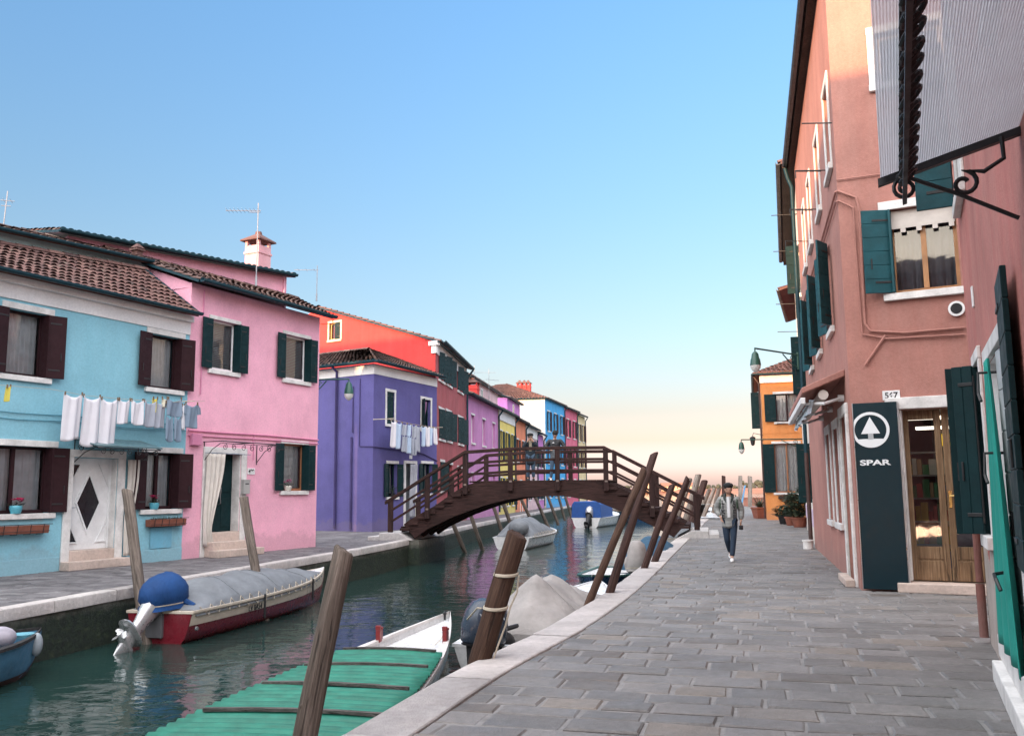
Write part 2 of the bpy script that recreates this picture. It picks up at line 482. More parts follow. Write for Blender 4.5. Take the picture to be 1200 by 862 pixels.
def curtain_sheet(mb, W_, u0, u1, z0, z1, d, amp=.025, waves=6, mi=0, gather=0.0):
    n = max(12, int(waves * 8)); rings = []
    for k, z in enumerate((z1, z1 * .6 + z0 * .4, z0)):
        row = []
        for i in range(n + 1):
            x = i / n; u = u0 + (u1 - u0) * x
            row.append(W_.pt(u + gather * (k / 2) * (.5 - x), d + amp * math.sin(x * waves * 2 * math.pi + .5 * math.sin(x * 9)) * (1 + .3 * k), z))
        rings.append(row)
    mb.loft(rings, closed=False, caps=False, mi=mi)

def window(root, W_, rc, fm, trim=('lintel', 'sill'), tw=.13, rec=.15, mull=1, curtain=True, sh=(), cm=None, sillm=None, trans=0, cw=7):
    """rc=(u0,u1,z0,z1). frame mesh is the part, pane/curtain/surround its sub-parts, shutters parts of the house"""
    u0, u1, z0, z1 = rc; fr = W_.fr(); f = MB(); bw = .06
    f.box(fr, u0 + .003, u0 + bw, rec, rec + .07, z0 + .003, z1 - .003); f.box(fr, u1 - bw, u1 - .003, rec, rec + .07, z0 + .003, z1 - .003)
    f.box(fr, u0 + bw, u1 - bw, rec + .002, rec + .068, z1 - bw, z1 - .003); f.box(fr, u0 + bw, u1 - bw, rec + .002, rec + .068, z0 + .003, z0 + bw + .02)
    for k in range(mull):
        uc = u0 + (u1 - u0) * (k + 1) / (mull + 1)
        f.box(fr, uc - .04, uc + .04, rec - .006, rec + .062, z0 + bw + .02, z1 - bw)
    for k in range(trans):
        zc = z0 + (z1 - z0) * (k + 1) / (trans + 1)
        f.box(fr, u0 + bw, u1 - bw, rec + .004, rec + .06, zc - .02, zc + .02)
    wo = f.build('window', fm, root)
    g = MB(); g.face([W_.pt(u0 + bw - .01, rec + .035, z0 + bw), W_.pt(u1 - bw + .01, rec + .035, z0 + bw), W_.pt(u1 - bw + .01, rec + .035, z1 - bw + .01), W_.pt(u0 + bw - .01, rec + .035, z1 - bw + .01)])
    g.build('pane', GLASS, wo)
    if curtain:
        c = MB(); um = (u0 + u1) / 2
        curtain_sheet(c, W_, u0 + .04, um + .02, z0 + .03, z1 - .05, rec + .13, waves=cw / 2)
        curtain_sheet(c, W_, um - .02, u1 - .04, z0 + .03, z1 - .05, rec + .15, waves=cw / 2)
        c.build('curtain', cm or CURT, wo, smooth=True, sharp=80)
    bb = lambda nm, *a: MB().box(fr, *a).build(nm, sillm or STONE, wo, bevel=.006, seg=1)
    if 'lintel' in trim: bb('lintel', u0 - tw, u1 + tw, -.035, -.001, z1 - .004, z1 + tw)
    if 'sill' in trim: bb('sill', u0 - tw, u1 + tw, -.075, -.001, z0 - .11, z0 + .004)
    if 'jamb' in trim:
        bb('jamb', u0 - tw + .004, u0 + .004, -.03, -.001, z0 + .006, z1 - .006); bb('jamb', u1 - .004, u1 + tw - .004, -.03, -.001, z0 + .006, z1 - .006)
    for q in sh:
        side, wdt, ang, m = q[:4]
        shutter(root, W_, side, u0 if side == 'L' else u1, z0 + .01, z1 - .01, wdt, ang, m, *q[4:])
    return wo

def tile_roof(root, e0, e1, r0, r1, m, pitch=.23, course=.36, ridge=True, name='roof', th=.07, under=None):
    e0, e1, r0, r1 = map(Vector, (e0, e1, r0, r1)); mb = MB()
    up = ((e1 - e0).cross(r0 - e0)).normalized()
    if up.z < 0: up = -up
    L = max((e1 - e0).length, (r1 - r0).length); S = max((r0 - e0).length, (r1 - e1).length)
    nc = max(2, round(L / pitch)); ns = max(2, round(S / course))
    P = lambda x, y: (e0 * (1 - x) + e1 * x) * (1 - y) + (r0 * (1 - x) + r1 * x) * y
    gx_ = 8; mb.loft([[P(a_ / gx_, b_ / gx_) - up * .006 for a_ in range(gx_ + 1)] for b_ in range(gx_ + 1)], closed=False, caps=False, tint=.1)
    lo = [p - up * th for p in (P(0, 0), P(1, 0), P(1, 1), P(0, 1))]
    mb.face(list(reversed(lo)), 1)
    top = [P(0, 0), P(1, 0), P(1, 1), P(0, 1)]
    for i in range(4): mb.face([lo[i], lo[(i + 1) % 4], top[(i + 1) % 4], top[i]], 1)
    for j in range(ns):
        for i in range(nc):
            x = (i + .5) / nc; y0 = (j - .08 - random.random() * .06) / ns; y1 = min(1.0, (j + 1.05) / ns)
            a, b = P(x + random.uniform(-.08, .08) / nc, y0), P(x, y1)
            ta = (P(min(1, x + .01), y0) - P(x - .01, y0)).normalized(); ld = (b - a).normalized(); nn = ta.cross(ld).normalized()
            if nn.z < 0: nn = -nn
            ra, rb = .44 * L / nc * 1.0, .36 * L / nc
            dz = .022 + random.random() * .014
            tint = min(1, max(0, random.gauss(.5, .2)))
            rings = []
            for (c, r_, lift) in ((a, ra, dz), (b, rb, -.012)):
                rings.append([c + ta * (r_ * math.cos(t_)) + nn * (r_ * .72 * math.sin(t_) + lift) for t_ in (math.pi * q / 6 for q in range(7))])
            mb.loft(rings, closed=False, caps=False, tint=tint)
            if j == 0:
                mb.face([rings[0][q] for q in range(7)], 1)
    if ridge:
        n = max(2, round((r1 - r0).length / .38)); tg = (r1 - r0).normalized(); sd = tg.cross(Vector((0, 0, 1))).normalized()
        for i in range(n):
            a = r0 + (r1 - r0) * (i / n); b = r0 + (r1 - r0) * ((i + 1.06) / n); tint = random.random()
            rings = [[c + sd * (r_ * math.cos(t_)) + Vector((0, 0, 1)) * (r_ * .8 * math.sin(t_) + .01) for t_ in (math.pi * q / 6 for q in range(7))] for c, r_ in ((a, .13), (b, .11))]
            mb.loft(rings, closed=False, caps=False, tint=tint)
    return mb.build(name, [m, under or m], root, smooth=True, sharp=50)

def gutter(root, a, b, m=None, r=.07, name='gutter'):
    a, b = Vector(a), Vector(b); tg = (b - a).normalized(); sd = tg.cross(Vector((0, 0, 1))).normalized(); mb = MB()
    sec = [(-r, .0), (-r * .92, -r * .6), (-r * .5, -r), (r * .5, -r), (r * .92, -r * .6), (r, 0), (r * .8, 0), (r * .7, -r * .5), (0, -r * .75), (-r * .7, -r * .5), (-r * .8, 0)]
    mb.loft([[p + sd * x + Vector((0, 0, z)) for x, z in sec] for p in (a, b)])
    return mb.build(name, m or GUTTER, root)
def pipe(root, pts, r=.04, m=None, name='downpipe', n=8):
    return MB().tube(pts, r, n).build(name, m or GUTTER, root, smooth=True, sharp=60)

def antenna(label, p, h, arms, lean=0.0, group='roof aerials'):
    mb = MB(); p = Vector(p)
    mb.tube([p, p + Vector((lean * h, 0, h))], .016, 6)
    for z, l0, l1, dr, k in arms:
        c = p + Vector((lean * z, 0, z)); d = Vector((math.cos(R(dr)), math.sin(R(dr)), 0)); q = Vector((-d.y, d.x, 0))
        mb.tube([c + d * l0, c + d * l1], .011, 6)
        for i in range(k):
            a = c + d * (l0 + (l1 - l0) * (i + .5) / k)
            mb.tube([a - q * .22, a + q * .22], .005, 5); 
    mb.tube([p + Vector((0, 0, -.02)), p + Vector((0, 0, .25))], .03, 6)
    o = mb.build('roof_aerial', paint('aerial_metal', (.32, .33, .36), .4, .15, 0, metal=.6))
    return recenter(tag(o, label, 'aerial', group))

def chimney_on(root, c, w_, d_, h, wm, e, capm=None, flare=.12):
    e = Vector((e[0], e[1], 0)).normalized(); fr = Fr(c, e)
    mb = MB(); mb.box(fr, -w_ / 2, w_ / 2, -d_ / 2, d_ / 2, 0, h)
    mb.box(fr, -w_ / 2 - .03, w_ / 2 + .03, -d_ / 2 - .03, d_ / 2 + .03, h - .28, h - .2)
    for sx in (-1, 1):
        for sy in (-1, 1): mb.box(fr, sx * (w_ / 2 - .1), sx * w_ / 2, sy * (d_ / 2 - .1), sy * d_ / 2, h, h + .16)
    ch = mb.build('chimney', wm, root, bevel=.01)
    t = MB(); x, y = w_ / 2 + flare, d_ / 2 + flare
    t.loft([[fr.pt(-x, -y, h + .16), fr.pt(x, -y, h + .16), fr.pt(x, y, h + .16), fr.pt(-x, y, h + .16)], [fr.pt(-x * .98, -y * .98, h + .21), fr.pt(x * .98, -y * .98, h + .21), fr.pt(x * .98, y * .98, h + .21), fr.pt(-x * .98, y * .98, h + .21)], [fr.pt(-.1, -.1, h + .42), fr.pt(.1, -.1, h + .42), fr.pt(.1, .1, h + .42), fr.pt(-.1, .1, h + .42)]])
    t.tube([fr.pt(0, 0, h + .4), fr.pt(0, 0, h + .52)], [.13, .1], 8)
    t.build('chimney_cap', capm or TILE_RED, ch)
    return ch

def box_part(name, fr, dims, m, root, bevel=.004):
    return MB().box(fr, *dims).build(name, m, root, bevel=bevel, seg=1)

def scroll_pts(c, ex, ez, r0, r1, turns, a0=0.0, n=22, sgn=1):
    out = []
    for i in range(n + 1):
        f = i / n; a = a0 + sgn * turns * 2 * math.pi * f; r_ = r0 + (r1 - r0) * f
        out.append(Vector(c) + Vector(ex) * (r_ * math.cos(a)) + Vector(ez) * (r_ * math.sin(a)))
    return out

# ------------------------------------------------------------------ paving kit
def interp(poly, v):
    if v <= poly[0][0]: 
        (a, b), (c, d) = poly[0], poly[1]
    elif v >= poly[-1][0]:
        (a, b), (c, d) = poly[-2], poly[-1]
    else:
        for (a, b), (c, d) in zip(poly, poly[1:]):
            if a <= v <= c: break
    return b + (d - b) * (v - a) / (c - a)
def paving(name, m, org, dv, left, right, v0, v1, ch, cw, z=0.0, seed=1, gap=.012, coarse=None, jit=.004, skew=.012):
    """courses of stone slabs across direction dv between two polylines given in world XY"""
    rnd = random.Random(seed)
    dv = Vector((dv[0], dv[1], 0)).normalized(); sx = Vector((dv.y, -dv.x, 0)); o = Vector((org[0], org[1], 0))
    loc = lambda p: ((Vector((p[0], p[1], 0)) - o).dot(dv), (Vector((p[0], p[1], 0)) - o).dot(sx))
    lp = sorted(loc(p) for p in left); rp = sorted(loc(p) for p in right)
    mb = MB(); v = v0
    W3 = lambda s_, v_, z_: o + dv * v_ + sx * s_ + Vector((0, 0, z_))
    while v < v1:
        k = coarse(v) if coarse else 1.0
        h = rnd.uniform(*ch) * k; va, vb = v + gap / 2, v + h - gap / 2
        la, lb = interp(lp, va), interp(lp, vb); ra, rb = interp(rp, va), interp(rp, vb)
        s0 = min(la, lb); s1 = max(ra, rb); s_ = s0 - rnd.random() * cw[1] * k * .8
        while s_ < s1:
            wd = rnd.uniform(*cw) * k; t_ = s_ + wd; sk = rnd.uniform(-skew, skew)
            a0, a1 = max(s_ + gap / 2, la), min(t_ - gap / 2, ra); b0, b1 = max(s_ + gap / 2 + sk, lb), min(t_ - gap / 2 + sk, rb)
            if a1 - a0 > .03 or b1 - b0 > .03:
                a1 = max(a1, a0 + .004); b1 = max(b1, b0 + .004)
                zz = z + rnd.uniform(-jit, jit); tx = rnd.uniform(-jit, jit); ty = rnd.uniform(-jit, jit) * .6; bv = .014
                tint = min(1, max(0, rnd.gauss(.5, .2)))
                if rnd.random() < .07: tint = rnd.choice((.02, .98))
                q = [(a0, va), (a1, va), (b1, vb), (b0, vb)]
                q = [(x + rnd.uniform(-.004, .004), y + rnd.uniform(-.004, .004)) for x, y in q]
                cx = sum(x for x, y in q) / 4; cy = sum(y for x, y in q) / 4
                inn = [(cx + (x - cx) * max(0, 1 - bv / max(.02, abs(x - cx))), cy + (y - cy) * max(0, 1 - bv / max(.02, abs(y - cy)))) for x, y in q]
                top = [W3(x, y, zz + tx * (1 if x > cx else -1) + ty * (1 if y > cy else -1)) for x, y in inn]
                mid = [W3(x, y, zz - .009) for x, y in q]; low = [W3(x, y, z - .05) for x, y in q]
                mb.face(top, 0, tint)
                for i in range(4):
                    j = (i + 1) % 4
                    mb.face([mid[i], mid[j], top[j], top[i]], 0, tint); mb.face([low[i], low[j], mid[j], mid[i]], 0, tint)
            s_ = t_
        v += h
    return struct(mb.build(name, m))

# ================================================================== SETTING
WZ = -0.85
# water ------------------------------------------------------------
def make_water():
    m, t, b = newmat('canal_water')
    b.inputs['Base Color'].default_value = (.012, .034, .030, 1)
    b.inputs['Roughness'].default_value = .035
    b.inputs['IOR'].default_value = 1.33
    b.inputs['Specular IOR Level'].default_value = .62
    v = coords(t, (1, 1, 1)); v2 = coords(t, (.8, 1.25, 1))
    n1 = noise(t, v, .75, 3, .5, .4); n2 = noise(t, v2, 3.1, 3, .5, .7); n3 = noise(t, v, 11, 2, .5)
    a = t.nodes.new('ShaderNodeMath'); a.operation = 'MULTIPLY_ADD'; a.inputs[1].default_value = .26
    t.links.new(n2, a.inputs[0]); t.links.new(n1, a.inputs[2])
    c = t.nodes.new('ShaderNodeMath'); c.operation = 'MULTIPLY_ADD'; c.inputs[1].default_value = .02
    t.links.new(n3, c.inputs[0]); t.links.new(a.outputs[0], c.inputs[2])
    bump(t, b, c.outputs[0], 1.0, .04)
    mb = MB(); Rr = 9000
    mb.face([(-Rr, -Rr, WZ), (Rr, -Rr, WZ), (Rr, Rr, WZ), (-Rr, Rr, WZ)])
    return struct(mb.build('water', m))
make_water()

RQ = [(-4.6, -6), (-2.95, 0), (-1.16, 6.25), (-.46, 8.64), (.36, 10.9), (1.58, 15.09), (3.68, 23.47), (5.79, 31.99), (13.5, 63), (22, 97), (23.2, 102)]
LQ = [(-11.5, -4), (-9.4, 4), (-7.35, 12.6), (-6.75, 15.6), (-5.75, 20.4), (-4.6, 25.5), (-3.75, 30), (-1.9, 45.7), (2.77, 76.7), (8.58, 116)]
def dense(poly, step):
    """Catmull-Rom through the surveyed quay points"""
    P_ = [Vector((p[0], p[1], 0)) for p in poly]; out = []
    for i in range(len(P_) - 1):
        a = P_[max(0, i - 1)]; b, c = P_[i], P_[i + 1]; d = P_[min(len(P_) - 1, i + 2)]
        L = (c - b).length; ta = (c - a) / max(1e-6, (c - a).length) * L * .9; tb = (d - b) / max(1e-6, (d - b).length) * L * .9
        n = max(1, int(L / step))
        for k in range(n):
            s = k / n
            out.append(b * (2 * s**3 - 3 * s**2 + 1) + ta * (s**3 - 2 * s**2 + s) + c * (-2 * s**3 + 3 * s**2) + tb * (s**3 - s**2))
    out.append(P_[-1]); return out
def offset(poly, d):
    out = []
    for i, p in enumerate(poly):
        t = (poly[min(i + 1, len(poly) - 1)] - poly[max(0, i - 1)]).normalized()
        out.append(p + Vector((t.y, -t.x, 0)) * d)
    return out
RQd, LQd = dense(RQ, .5), dense(LQ, .5)
RQi, LQi = offset(RQd, .46), offset(LQd, -.27)

STONE_W = stones('kerb_stone', [(.36, .33, .32), (.45, .41, .395), (.52, .475, .455), (.47, .44, .42)], .7, 1.0)
def kerb(outer, inner, name, top, lip, step, seed):
    rnd = random.Random(seed); mb = MB(); i = 0; n = len(outer)
    while i < n - 1:
        k = min(n - 1, i + rnd.randint(*step)); tint = rnd.random(); g = .006
        ring = []
        for j in range(i, k + 1):
            o, q = outer[j].copy(), inner[j].copy()
            if j == i: t = (outer[min(j + 1, n - 1)] - o).normalized(); o += t * g; q += t * g
            if j == k: t = (o - outer[j - 1]).normalized(); o -= t * g; q -= t * g
            d = (o - q).normalized(); zz = top + rnd.uniform(-.003, .003); wob = rnd.uniform(-.012, .008)
            o += d * wob
            ring.append([o + Vector((0, 0, -lip)), o + Vector((0, 0, zz - .03)), o - d * .012 + Vector((0, 0, zz - .008)), o - d * .035 + Vector((0, 0, zz)), q + d * .01 + Vector((0, 0, zz)), q + Vector((0, 0, zz - .01)), q + Vector((0, 0, -lip))])
        mb.loft(ring, True, True, 0, tint); i = k
    return struct(mb.build(name, STONE_W, smooth=True, sharp=30))
kerb(RQd, RQi, 'kerb', .018, .2, (3, 5), 3)
kerb(LQd, LQi, 'kerb', .02, .16, (2, 4), 5)

def quay_mat():
    m, t, b = newmat('quay_masonry')
    v = coords(t); g = t.nodes.new('ShaderNodeNewGeometry'); sp = t.nodes.new('ShaderNodeSeparateXYZ'); t.links.new(g.outputs['Position'], sp.inputs[0])
    ad = t.nodes.new('ShaderNodeMath'); ad.operation = 'MULTIPLY_ADD'; ad.inputs[1].default_value = .28
    t.links.new(noise(t, v, 3.0, 6, .7), ad.inputs[0]); t.links.new(sp.outputs[2], ad.inputs[2])     # tide line with a ragged edge
    alg = ramp(t, mixf(t, ad.outputs[0], 1.0), [(.0, 0.0), (1.0, 1.0)])
    mr = t.nodes.new('ShaderNodeMapRange'); mr.inputs[1].default_value = -.16; mr.inputs[2].default_value = .02; t.links.new(ad.outputs[0], mr.inputs[0])
    stone = ramp(t, noise(t, v, 5, 7, .7), [(.3, (.06, .058, .045)), (.5, (.12, .115, .095)), (.7, (.20, .19, .17))])
    weed = ramp(t, noise(t, v, 9, 7, .75), [(.35, (.004, .008, .007)), (.55, (.014, .026, .013)), (.72, (.045, .058, .022))])
    t.links.new(mixc(t, mr.outputs[0], weed, stone), b.inputs['Base Color']); b.inputs['Roughness'].default_value = .7
    bump(t, b, noise(t, v, 10, 8, .75), 1.0, .05)
    return m
QUAY = quay_mat()
def quay(outer, name, inset):
    o = offset(outer, inset); mb = MB(); zs = (-.14, -.3, -.5, -.75, -1.0, -2.4)
    rnd = random.Random(4)
    rows = [[p + Vector((0, 0, z)) + (Vector((rnd.uniform(-.02, .02), rnd.uniform(-.02, .02), 0))) for p in o] for z in zs]
    mb.loft(rows, closed=False, caps=False)
    return struct(mb.build(name, QUAY, smooth=True, sharp=80))
quay(RQd, 'quay_wall', .03)
quay(LQd, 'quay_wall', -.03)

MORTAR = paint('paving_mortar', (.25, .24, .235), .85, .35, .5)
def bank(edge, far, name, z):
    mb = MB(); n = len(edge)
    for i in range(n - 1):
        a, b = edge[i], edge[i + 1]
        mb.face([(a.x, a.y, z), (b.x, b.y, z), (b.x + far, b.y, z), (a.x + far, a.y, z)] if far > 0 else [(b.x, b.y, z), (a.x, a.y, z), (a.x + far, a.y, z), (b.x + far, b.y, z)])
    # seaward end wall
    e = edge[-1]; mb.face([(e.x, e.y, z), (e.x + far, e.y, z), (e.x + far, e.y, -2), (e.x, e.y, -2)])
    return struct(mb.build(name, MORTAR))
bank(offset(RQd, .06), 60, 'ground', -.011)
bank(offset(LQd, -.06), -60, 'ground', -.016)

PAVE = stones('trachite_slabs', [(.128, .110, .098), (.138, .131, .127), (.165, .156, .152), (.192, .180, .174), (.190, .164, .142)], .62, .5)
PAVE_L = stones('trachite_setts', [(.075, .068, .072), (.11, .102, .107), (.15, .14, .145), (.19, .18, .182)], .7, .5)
RW = [(-1.6, -6), (1.4, 0.5), (4.3, 6.9), (5.5, 9.3), (9.5, 12), (9.6, 23), (16.5, 44), (34, 97), (35, 103)]
paving('pavement', PAVE, (0, 0), (.272, .962), [tuple(p.xy) for p in RQi], RW, 2.2, 101, (.27, .38), (.38, .62), 0.0, 2, .030,
       coarse=lambda v: 1 if v < 45 else 1.8, jit=.006)
LF = [(-14, -4), (-12.5, 6), (-10.8, 18.2), (-8.6, 23), (-6.3, 27.5), (-9.4, 27.6), (-9.4, 39.8), (-6.1, 40), (-4, 43.1), (-3, 53), (3, 90), (10, 114)]
LF2 = [(-15, -6), (-12.2, 12), (-10.9, 18.2), (-8.9, 23), (-9.8, 26.5), (-9.8, 40), (-4.4, 44), (-3.2, 53), (2.6, 90), (8.2, 116)]
paving('pavement', PAVE_L, (-8, 12), (.26, .965), LF2, [tuple(p.xy) for p in LQi], -8, 105, (.16, .24), (.22, .46), 0.0, 9, .012,
       coarse=lambda v: 1 if v < 20 else (1.6 if v < 36 else 3), jit=.003)

# far shore of the lagoon -------------------------------------------
def far_shore():
    rnd = random.Random(12)
    m, t, b = newmat('far_salt_marsh'); v = coords(t, (.01, .01, .3))
    t.links.new(ramp(t, noise(t, v, 4, 6, .7), [(.3, (.12, .06, .045)), (.6, (.22, .11, .08)), (.75, (.13, .09, .055))]), b.inputs['Base Color']); b.inputs['Roughness'].default_value = .95
    mb = MB(); rows = [[], [], []]
    for i in range(160):
        x = -700 + i * 12; y = 640 + 25 * math.sin(i * .13) + rnd.uniform(-4, 4)
        h = 1.6 + 1.2 * rnd.random()
        rows[0].append((x, y, WZ - .2)); rows[1].append((x, y + 6, h)); rows[2].append((x, y + 160, h + .6))
    mb.loft(rows, closed=False, caps=False)
    struct(mb.build('far_shore', m, smooth=True))
    lm = paint('far_foliage', (.06, .062, .04), .9, .4, 0)
    tr = MB()
    for i in range(340):
        x = rnd.uniform(-500, 1000); y = rnd.uniform(665, 760)
        if rnd.random() < .35 and x < 150: continue
        h = rnd.uniform(2.5, 6.5) * (1.25 if x > 190 else .8)
        for k in range(5):
            c = Vector((x + rnd.gauss(0, h * .5), y + rnd.gauss(0, 2), 1.4 + h * rnd.uniform(.25, .8)))
            rr = h * rnd.uniform(.22, .42); rings = []
            for q in range(5):
                th = math.pi * (q + .15) / 4.3
                rings.append([c + Vector((rr * math.sin(th) * math.cos(j * 1.0472) * rnd.uniform(.7, 1.2), rr * math.sin(th) * math.sin(j * 1.0472) * rnd.uniform(.7, 1.2), -rr * .8 * math.cos(th))) for j in range(6)])
            tr.loft(rings)
    o = tr.build('far_trees', lm); o['kind'] = 'stuff'; tag(o, 'low line of trees along the far lagoon shore', 'trees')
    hw = stucco('far_house_wall', (.50, .34, .22), .4); hr = paint('far_house_roof', (.26, .12, .08), .9)
    for lab, x, y, L_, D_, h in (('small sunlit house among trees on the far lagoon shore', 99, 655, 9, 8, 4.5), ('long low pale shed on the far lagoon shore beside the sunlit house', 122, 660, 26, 9, 2.6),
                           ('grey roofed farmhouse far across the lagoon seen through the bridge railing', 62, 662, 14, 9, 3.2)):
        r_ = thing('far_house', lab, 'house', (x, y, 2.0), 'buildings on the far shore')
        fr = Fr((x, y, 2.0), (1, .1, 0))
        b_ = MB(); b_.box(fr, -L_ / 2, L_ / 2, 0, D_, -1, h); b_.build('wall', hw, r_)
        g = MB(); g.loft([[fr.pt(sx, -.5, h), fr.pt(sx, D_ / 2, h + D_ * .28), fr.pt(sx, D_ + .5, h), fr.pt(sx, D_ / 2, h - .1)] for sx in (-L_ / 2 - .4, L_ / 2 + .4)]); g.build('roof', hr, r_)
        for k in range(max(2, int(L_ / 4))):
            wn = MB(); x0 = -L_ / 2 + (k + .5) * L_ / max(2, int(L_ / 4)); wn.box(fr, x0 - .5, x0 + .5, -.06, .02, h * .35, h * .75); wn.build('window', DARK, r_)
far_shore()

# ================================================================== HOUSES, LEFT BANK
BLU = stucco('blue_stucco', (.235, .50, .60), .25, (.36, .58, .66))
PNK = stucco('pink_stucco', (.82, .40, .52), .32, (.80, .48, .56))
PUR = stucco('purple_stucco', (.10, .088, .265), .4, (.14, .13, .30))
RED = stucco('red_stucco', (.58, .045, .042), .4, (.56, .09, .08))
MAR = stucco('wine_red_stucco', (.36, .075, .085), .6, (.44, .18, .18))
FRZ = stucco('white_stucco', (.74, .72, .72), .25)
INR = paint('room_plaster', (.16, .14, .13), .9, .3, 0)
PA, PB, PC = (-10.45, 18.61), (-8.38, 22.99), (-6.06, 27.87)

# --- pale blue house ------------------------------------------------
WB = Wall(PA, PB)
U0 = -3.4
blue = thing('terraced_house', 'pale blue house with brown shutters, white diamond door and red tiled roof', 'house', WB.pt(U0, 0, 0))
h1 = WB.rect(-26, 364, 55, 441); h1 = (WB.V(6, 402)[0], *WB.rect(6, 364, 55, 441)[1:])
bW = [WB.rect(6, 364, 55, 441), WB.rect(175, 393, 211, 456), WB.rect(-22, 522, 59, 602), WB.rect(169, 530, 208, 596.5)]
bD = (WB.V(82, 600)[0], WB.V(128.5, 600)[0] + .16, -.05, WB.V(105, 536)[1])
BH = 6.22
f_ = [WB.pt(U0, 0, 0).xy, PB, WB.pt(WB.L, 7, 0).xy, WB.pt(U0, 7, 0).xy]
shift = lambda h: (h[0] - U0, h[1] - U0, h[2], h[3])
shell(blue, f_, [BH] * 4, [BLU, BLU, INR], {0: [shift(h) for h in bW] + [shift(bD)]}, rd=.32)
fr = WB.fr()
box_part('cornice', fr, (U0, WB.L - .005, -.03, -.002, 5.72, 6.12), FRZ, blue)
box_part('cornice_moulding', fr, (U0, WB.L - .005, -.14, -.031, 6.04, 6.2), FRZ, blue)
box_part('plinth', fr, (U0, bD[0] - .22, -.03, -.002, -.02, .3), BLU, blue)
box_part('plinth', fr, (bD[1] + .2, WB.L - .01, -.03, -.002, -.02, .3), BLU, blue)
for i, h in enumerate(bW):
    wd = (h[1] - h[0])
    sh = [('R', .36, 172, BROWN, 1, -.06)] if i == 2 else [('L', .42, 171, BROWN, 1, -.06), ('R', .36, 165, BROWN, 1, -.06)]
    window(blue, WB, h, BROWN, sh=sh, cw=9, rec=.17, mull=1 if wd > 1 else 0)
    # folded inner leaf lining the far reveal
    box_part('shutter', fr, (h[1] - .045, h[1] - .008, -.10, .16, h[2] + .02, h[3] - .02), BROWN, blue)
# door
dz0 = WB.V(105, 645)[1] + .03
rv = .2
dr = MB(); dr.box(fr, bD[0] + .003, bD[1] - .003, rv, rv + .06, dz0, bD[3] - .003)
door = dr.build('door', WHITE, blue)
a0, a1, b0, b1 = bD[0] + .1, bD[1] - .1, dz0 + .12, bD[3] - .1
box_part('door_frame', fr, (bD[0] + .003, bD[0] + .07, rv - .03, rv, dz0, bD[3] - .003), WHITE, door)
box_part('door_frame', fr, (bD[1] - .07, bD[1] - .003, rv - .03, rv, dz0, bD[3] - .003), WHITE, door)
cx, cz = (a0 + a1) / 2, (b0 + b1) / 2
def poly_panel(name, pts, d0, d1, m):
    mb = MB(); mb.loft([[WB.pt(u, d0, z) for u, z in pts], [WB.pt(u, d1, z) for u, z in pts]]); return mb.build(name, m, door, bevel=.004, seg=1)
DG = paint('dark_door_glass', (.012, .013, .018), .08, .1, .02)
dm = [(cx, cz - .62), (cx + .3, cz), (cx, cz + .62), (cx - .3, cz)]
poly_panel('door_glass', dm, rv - .012, rv - .002, DG)
def ring(pts, k, d0, d1):
    mb = MB(); c = (sum(p[0] for p in pts) / len(pts), sum(p[1] for p in pts) / len(pts)); n = len(pts)
    o = [(c[0] + (p[0] - c[0]) * k, c[1] + (p[1] - c[1]) * k) for p in pts]
    for i in range(n):
        j = (i + 1) % n
        mb.loft([[WB.pt(*q) for q in ((pts[i][0], d0, pts[i][1]), (o[i][0], d0, o[i][1]), (o[j][0], d0, o[j][1]), (pts[j][0], d0, pts[j][1]))], [WB.pt(*q) for q in ((pts[i][0], d1, pts[i][1]), (o[i][0], d1, o[i][1]), (o[j][0], d1, o[j][1]), (pts[j][0], d1, pts[j][1]))]])
    return mb.build('door_moulding', WHITE, door)
ring(dm, 1.14, rv - .03, rv - .003)
for sx in (-1, 1):
    for sz in (-1, 1):
        ex_ = a0 + .0 if sx < 0 else a1
        tri = [(ex_, cz + sz * .86), (ex_ - sx * .24, cz + sz * .86), (ex_, cz + sz * .42)]
        if sx * sz > 0: tri = tri[::-1]
        if sx < 0: poly_panel('door_glass', tri, rv - .012, rv - .002, DG)
        ring(tri, 1.22, rv - .028, rv - .003)
MB().tube([WB.pt(a0 + .02, rv - .02, cz - .1), WB.pt(a0 + .02, rv - .07, cz - .1), WB.pt(a0 + .12, rv - .07, cz - .1)], .012, 6).build('door_handle', STEEL, door)
tr = MB()
tr.box(fr, bD[0] - .2, bD[0] + .002, -.05, -.001, 0, bD[3] + .002); tr.box(fr, bD[1] - .002, bD[1] + .2, -.05, -.001, 0, bD[3] + .002); tr.box(fr, bD[0] - .2, bD[1] + .2, -.052, -.001, bD[3] + .004, bD[3] + .17)
tr.box(fr, bD[1] - .03, bD[1] - .002, .0, rv - .03, dz0, bD[3] - .004)
tr.build('door_surround', STONE, blue, bevel=.008, seg=1)
MARB = stones('worn_marble_step', [(.46, .35, .30), (.55, .44, .38), (.60, .50, .44)], .6, .6)
st = MB(); st.box(fr, bD[0] + .004, bD[1] - .004, -.04, rv + .1, .0, dz0 - .004); st.box(fr, bD[0] - .22, bD[1] + .22, -.34, -.054, .0, dz0 * .46)
st.build('door_step', MARB, blue, bevel=.015)
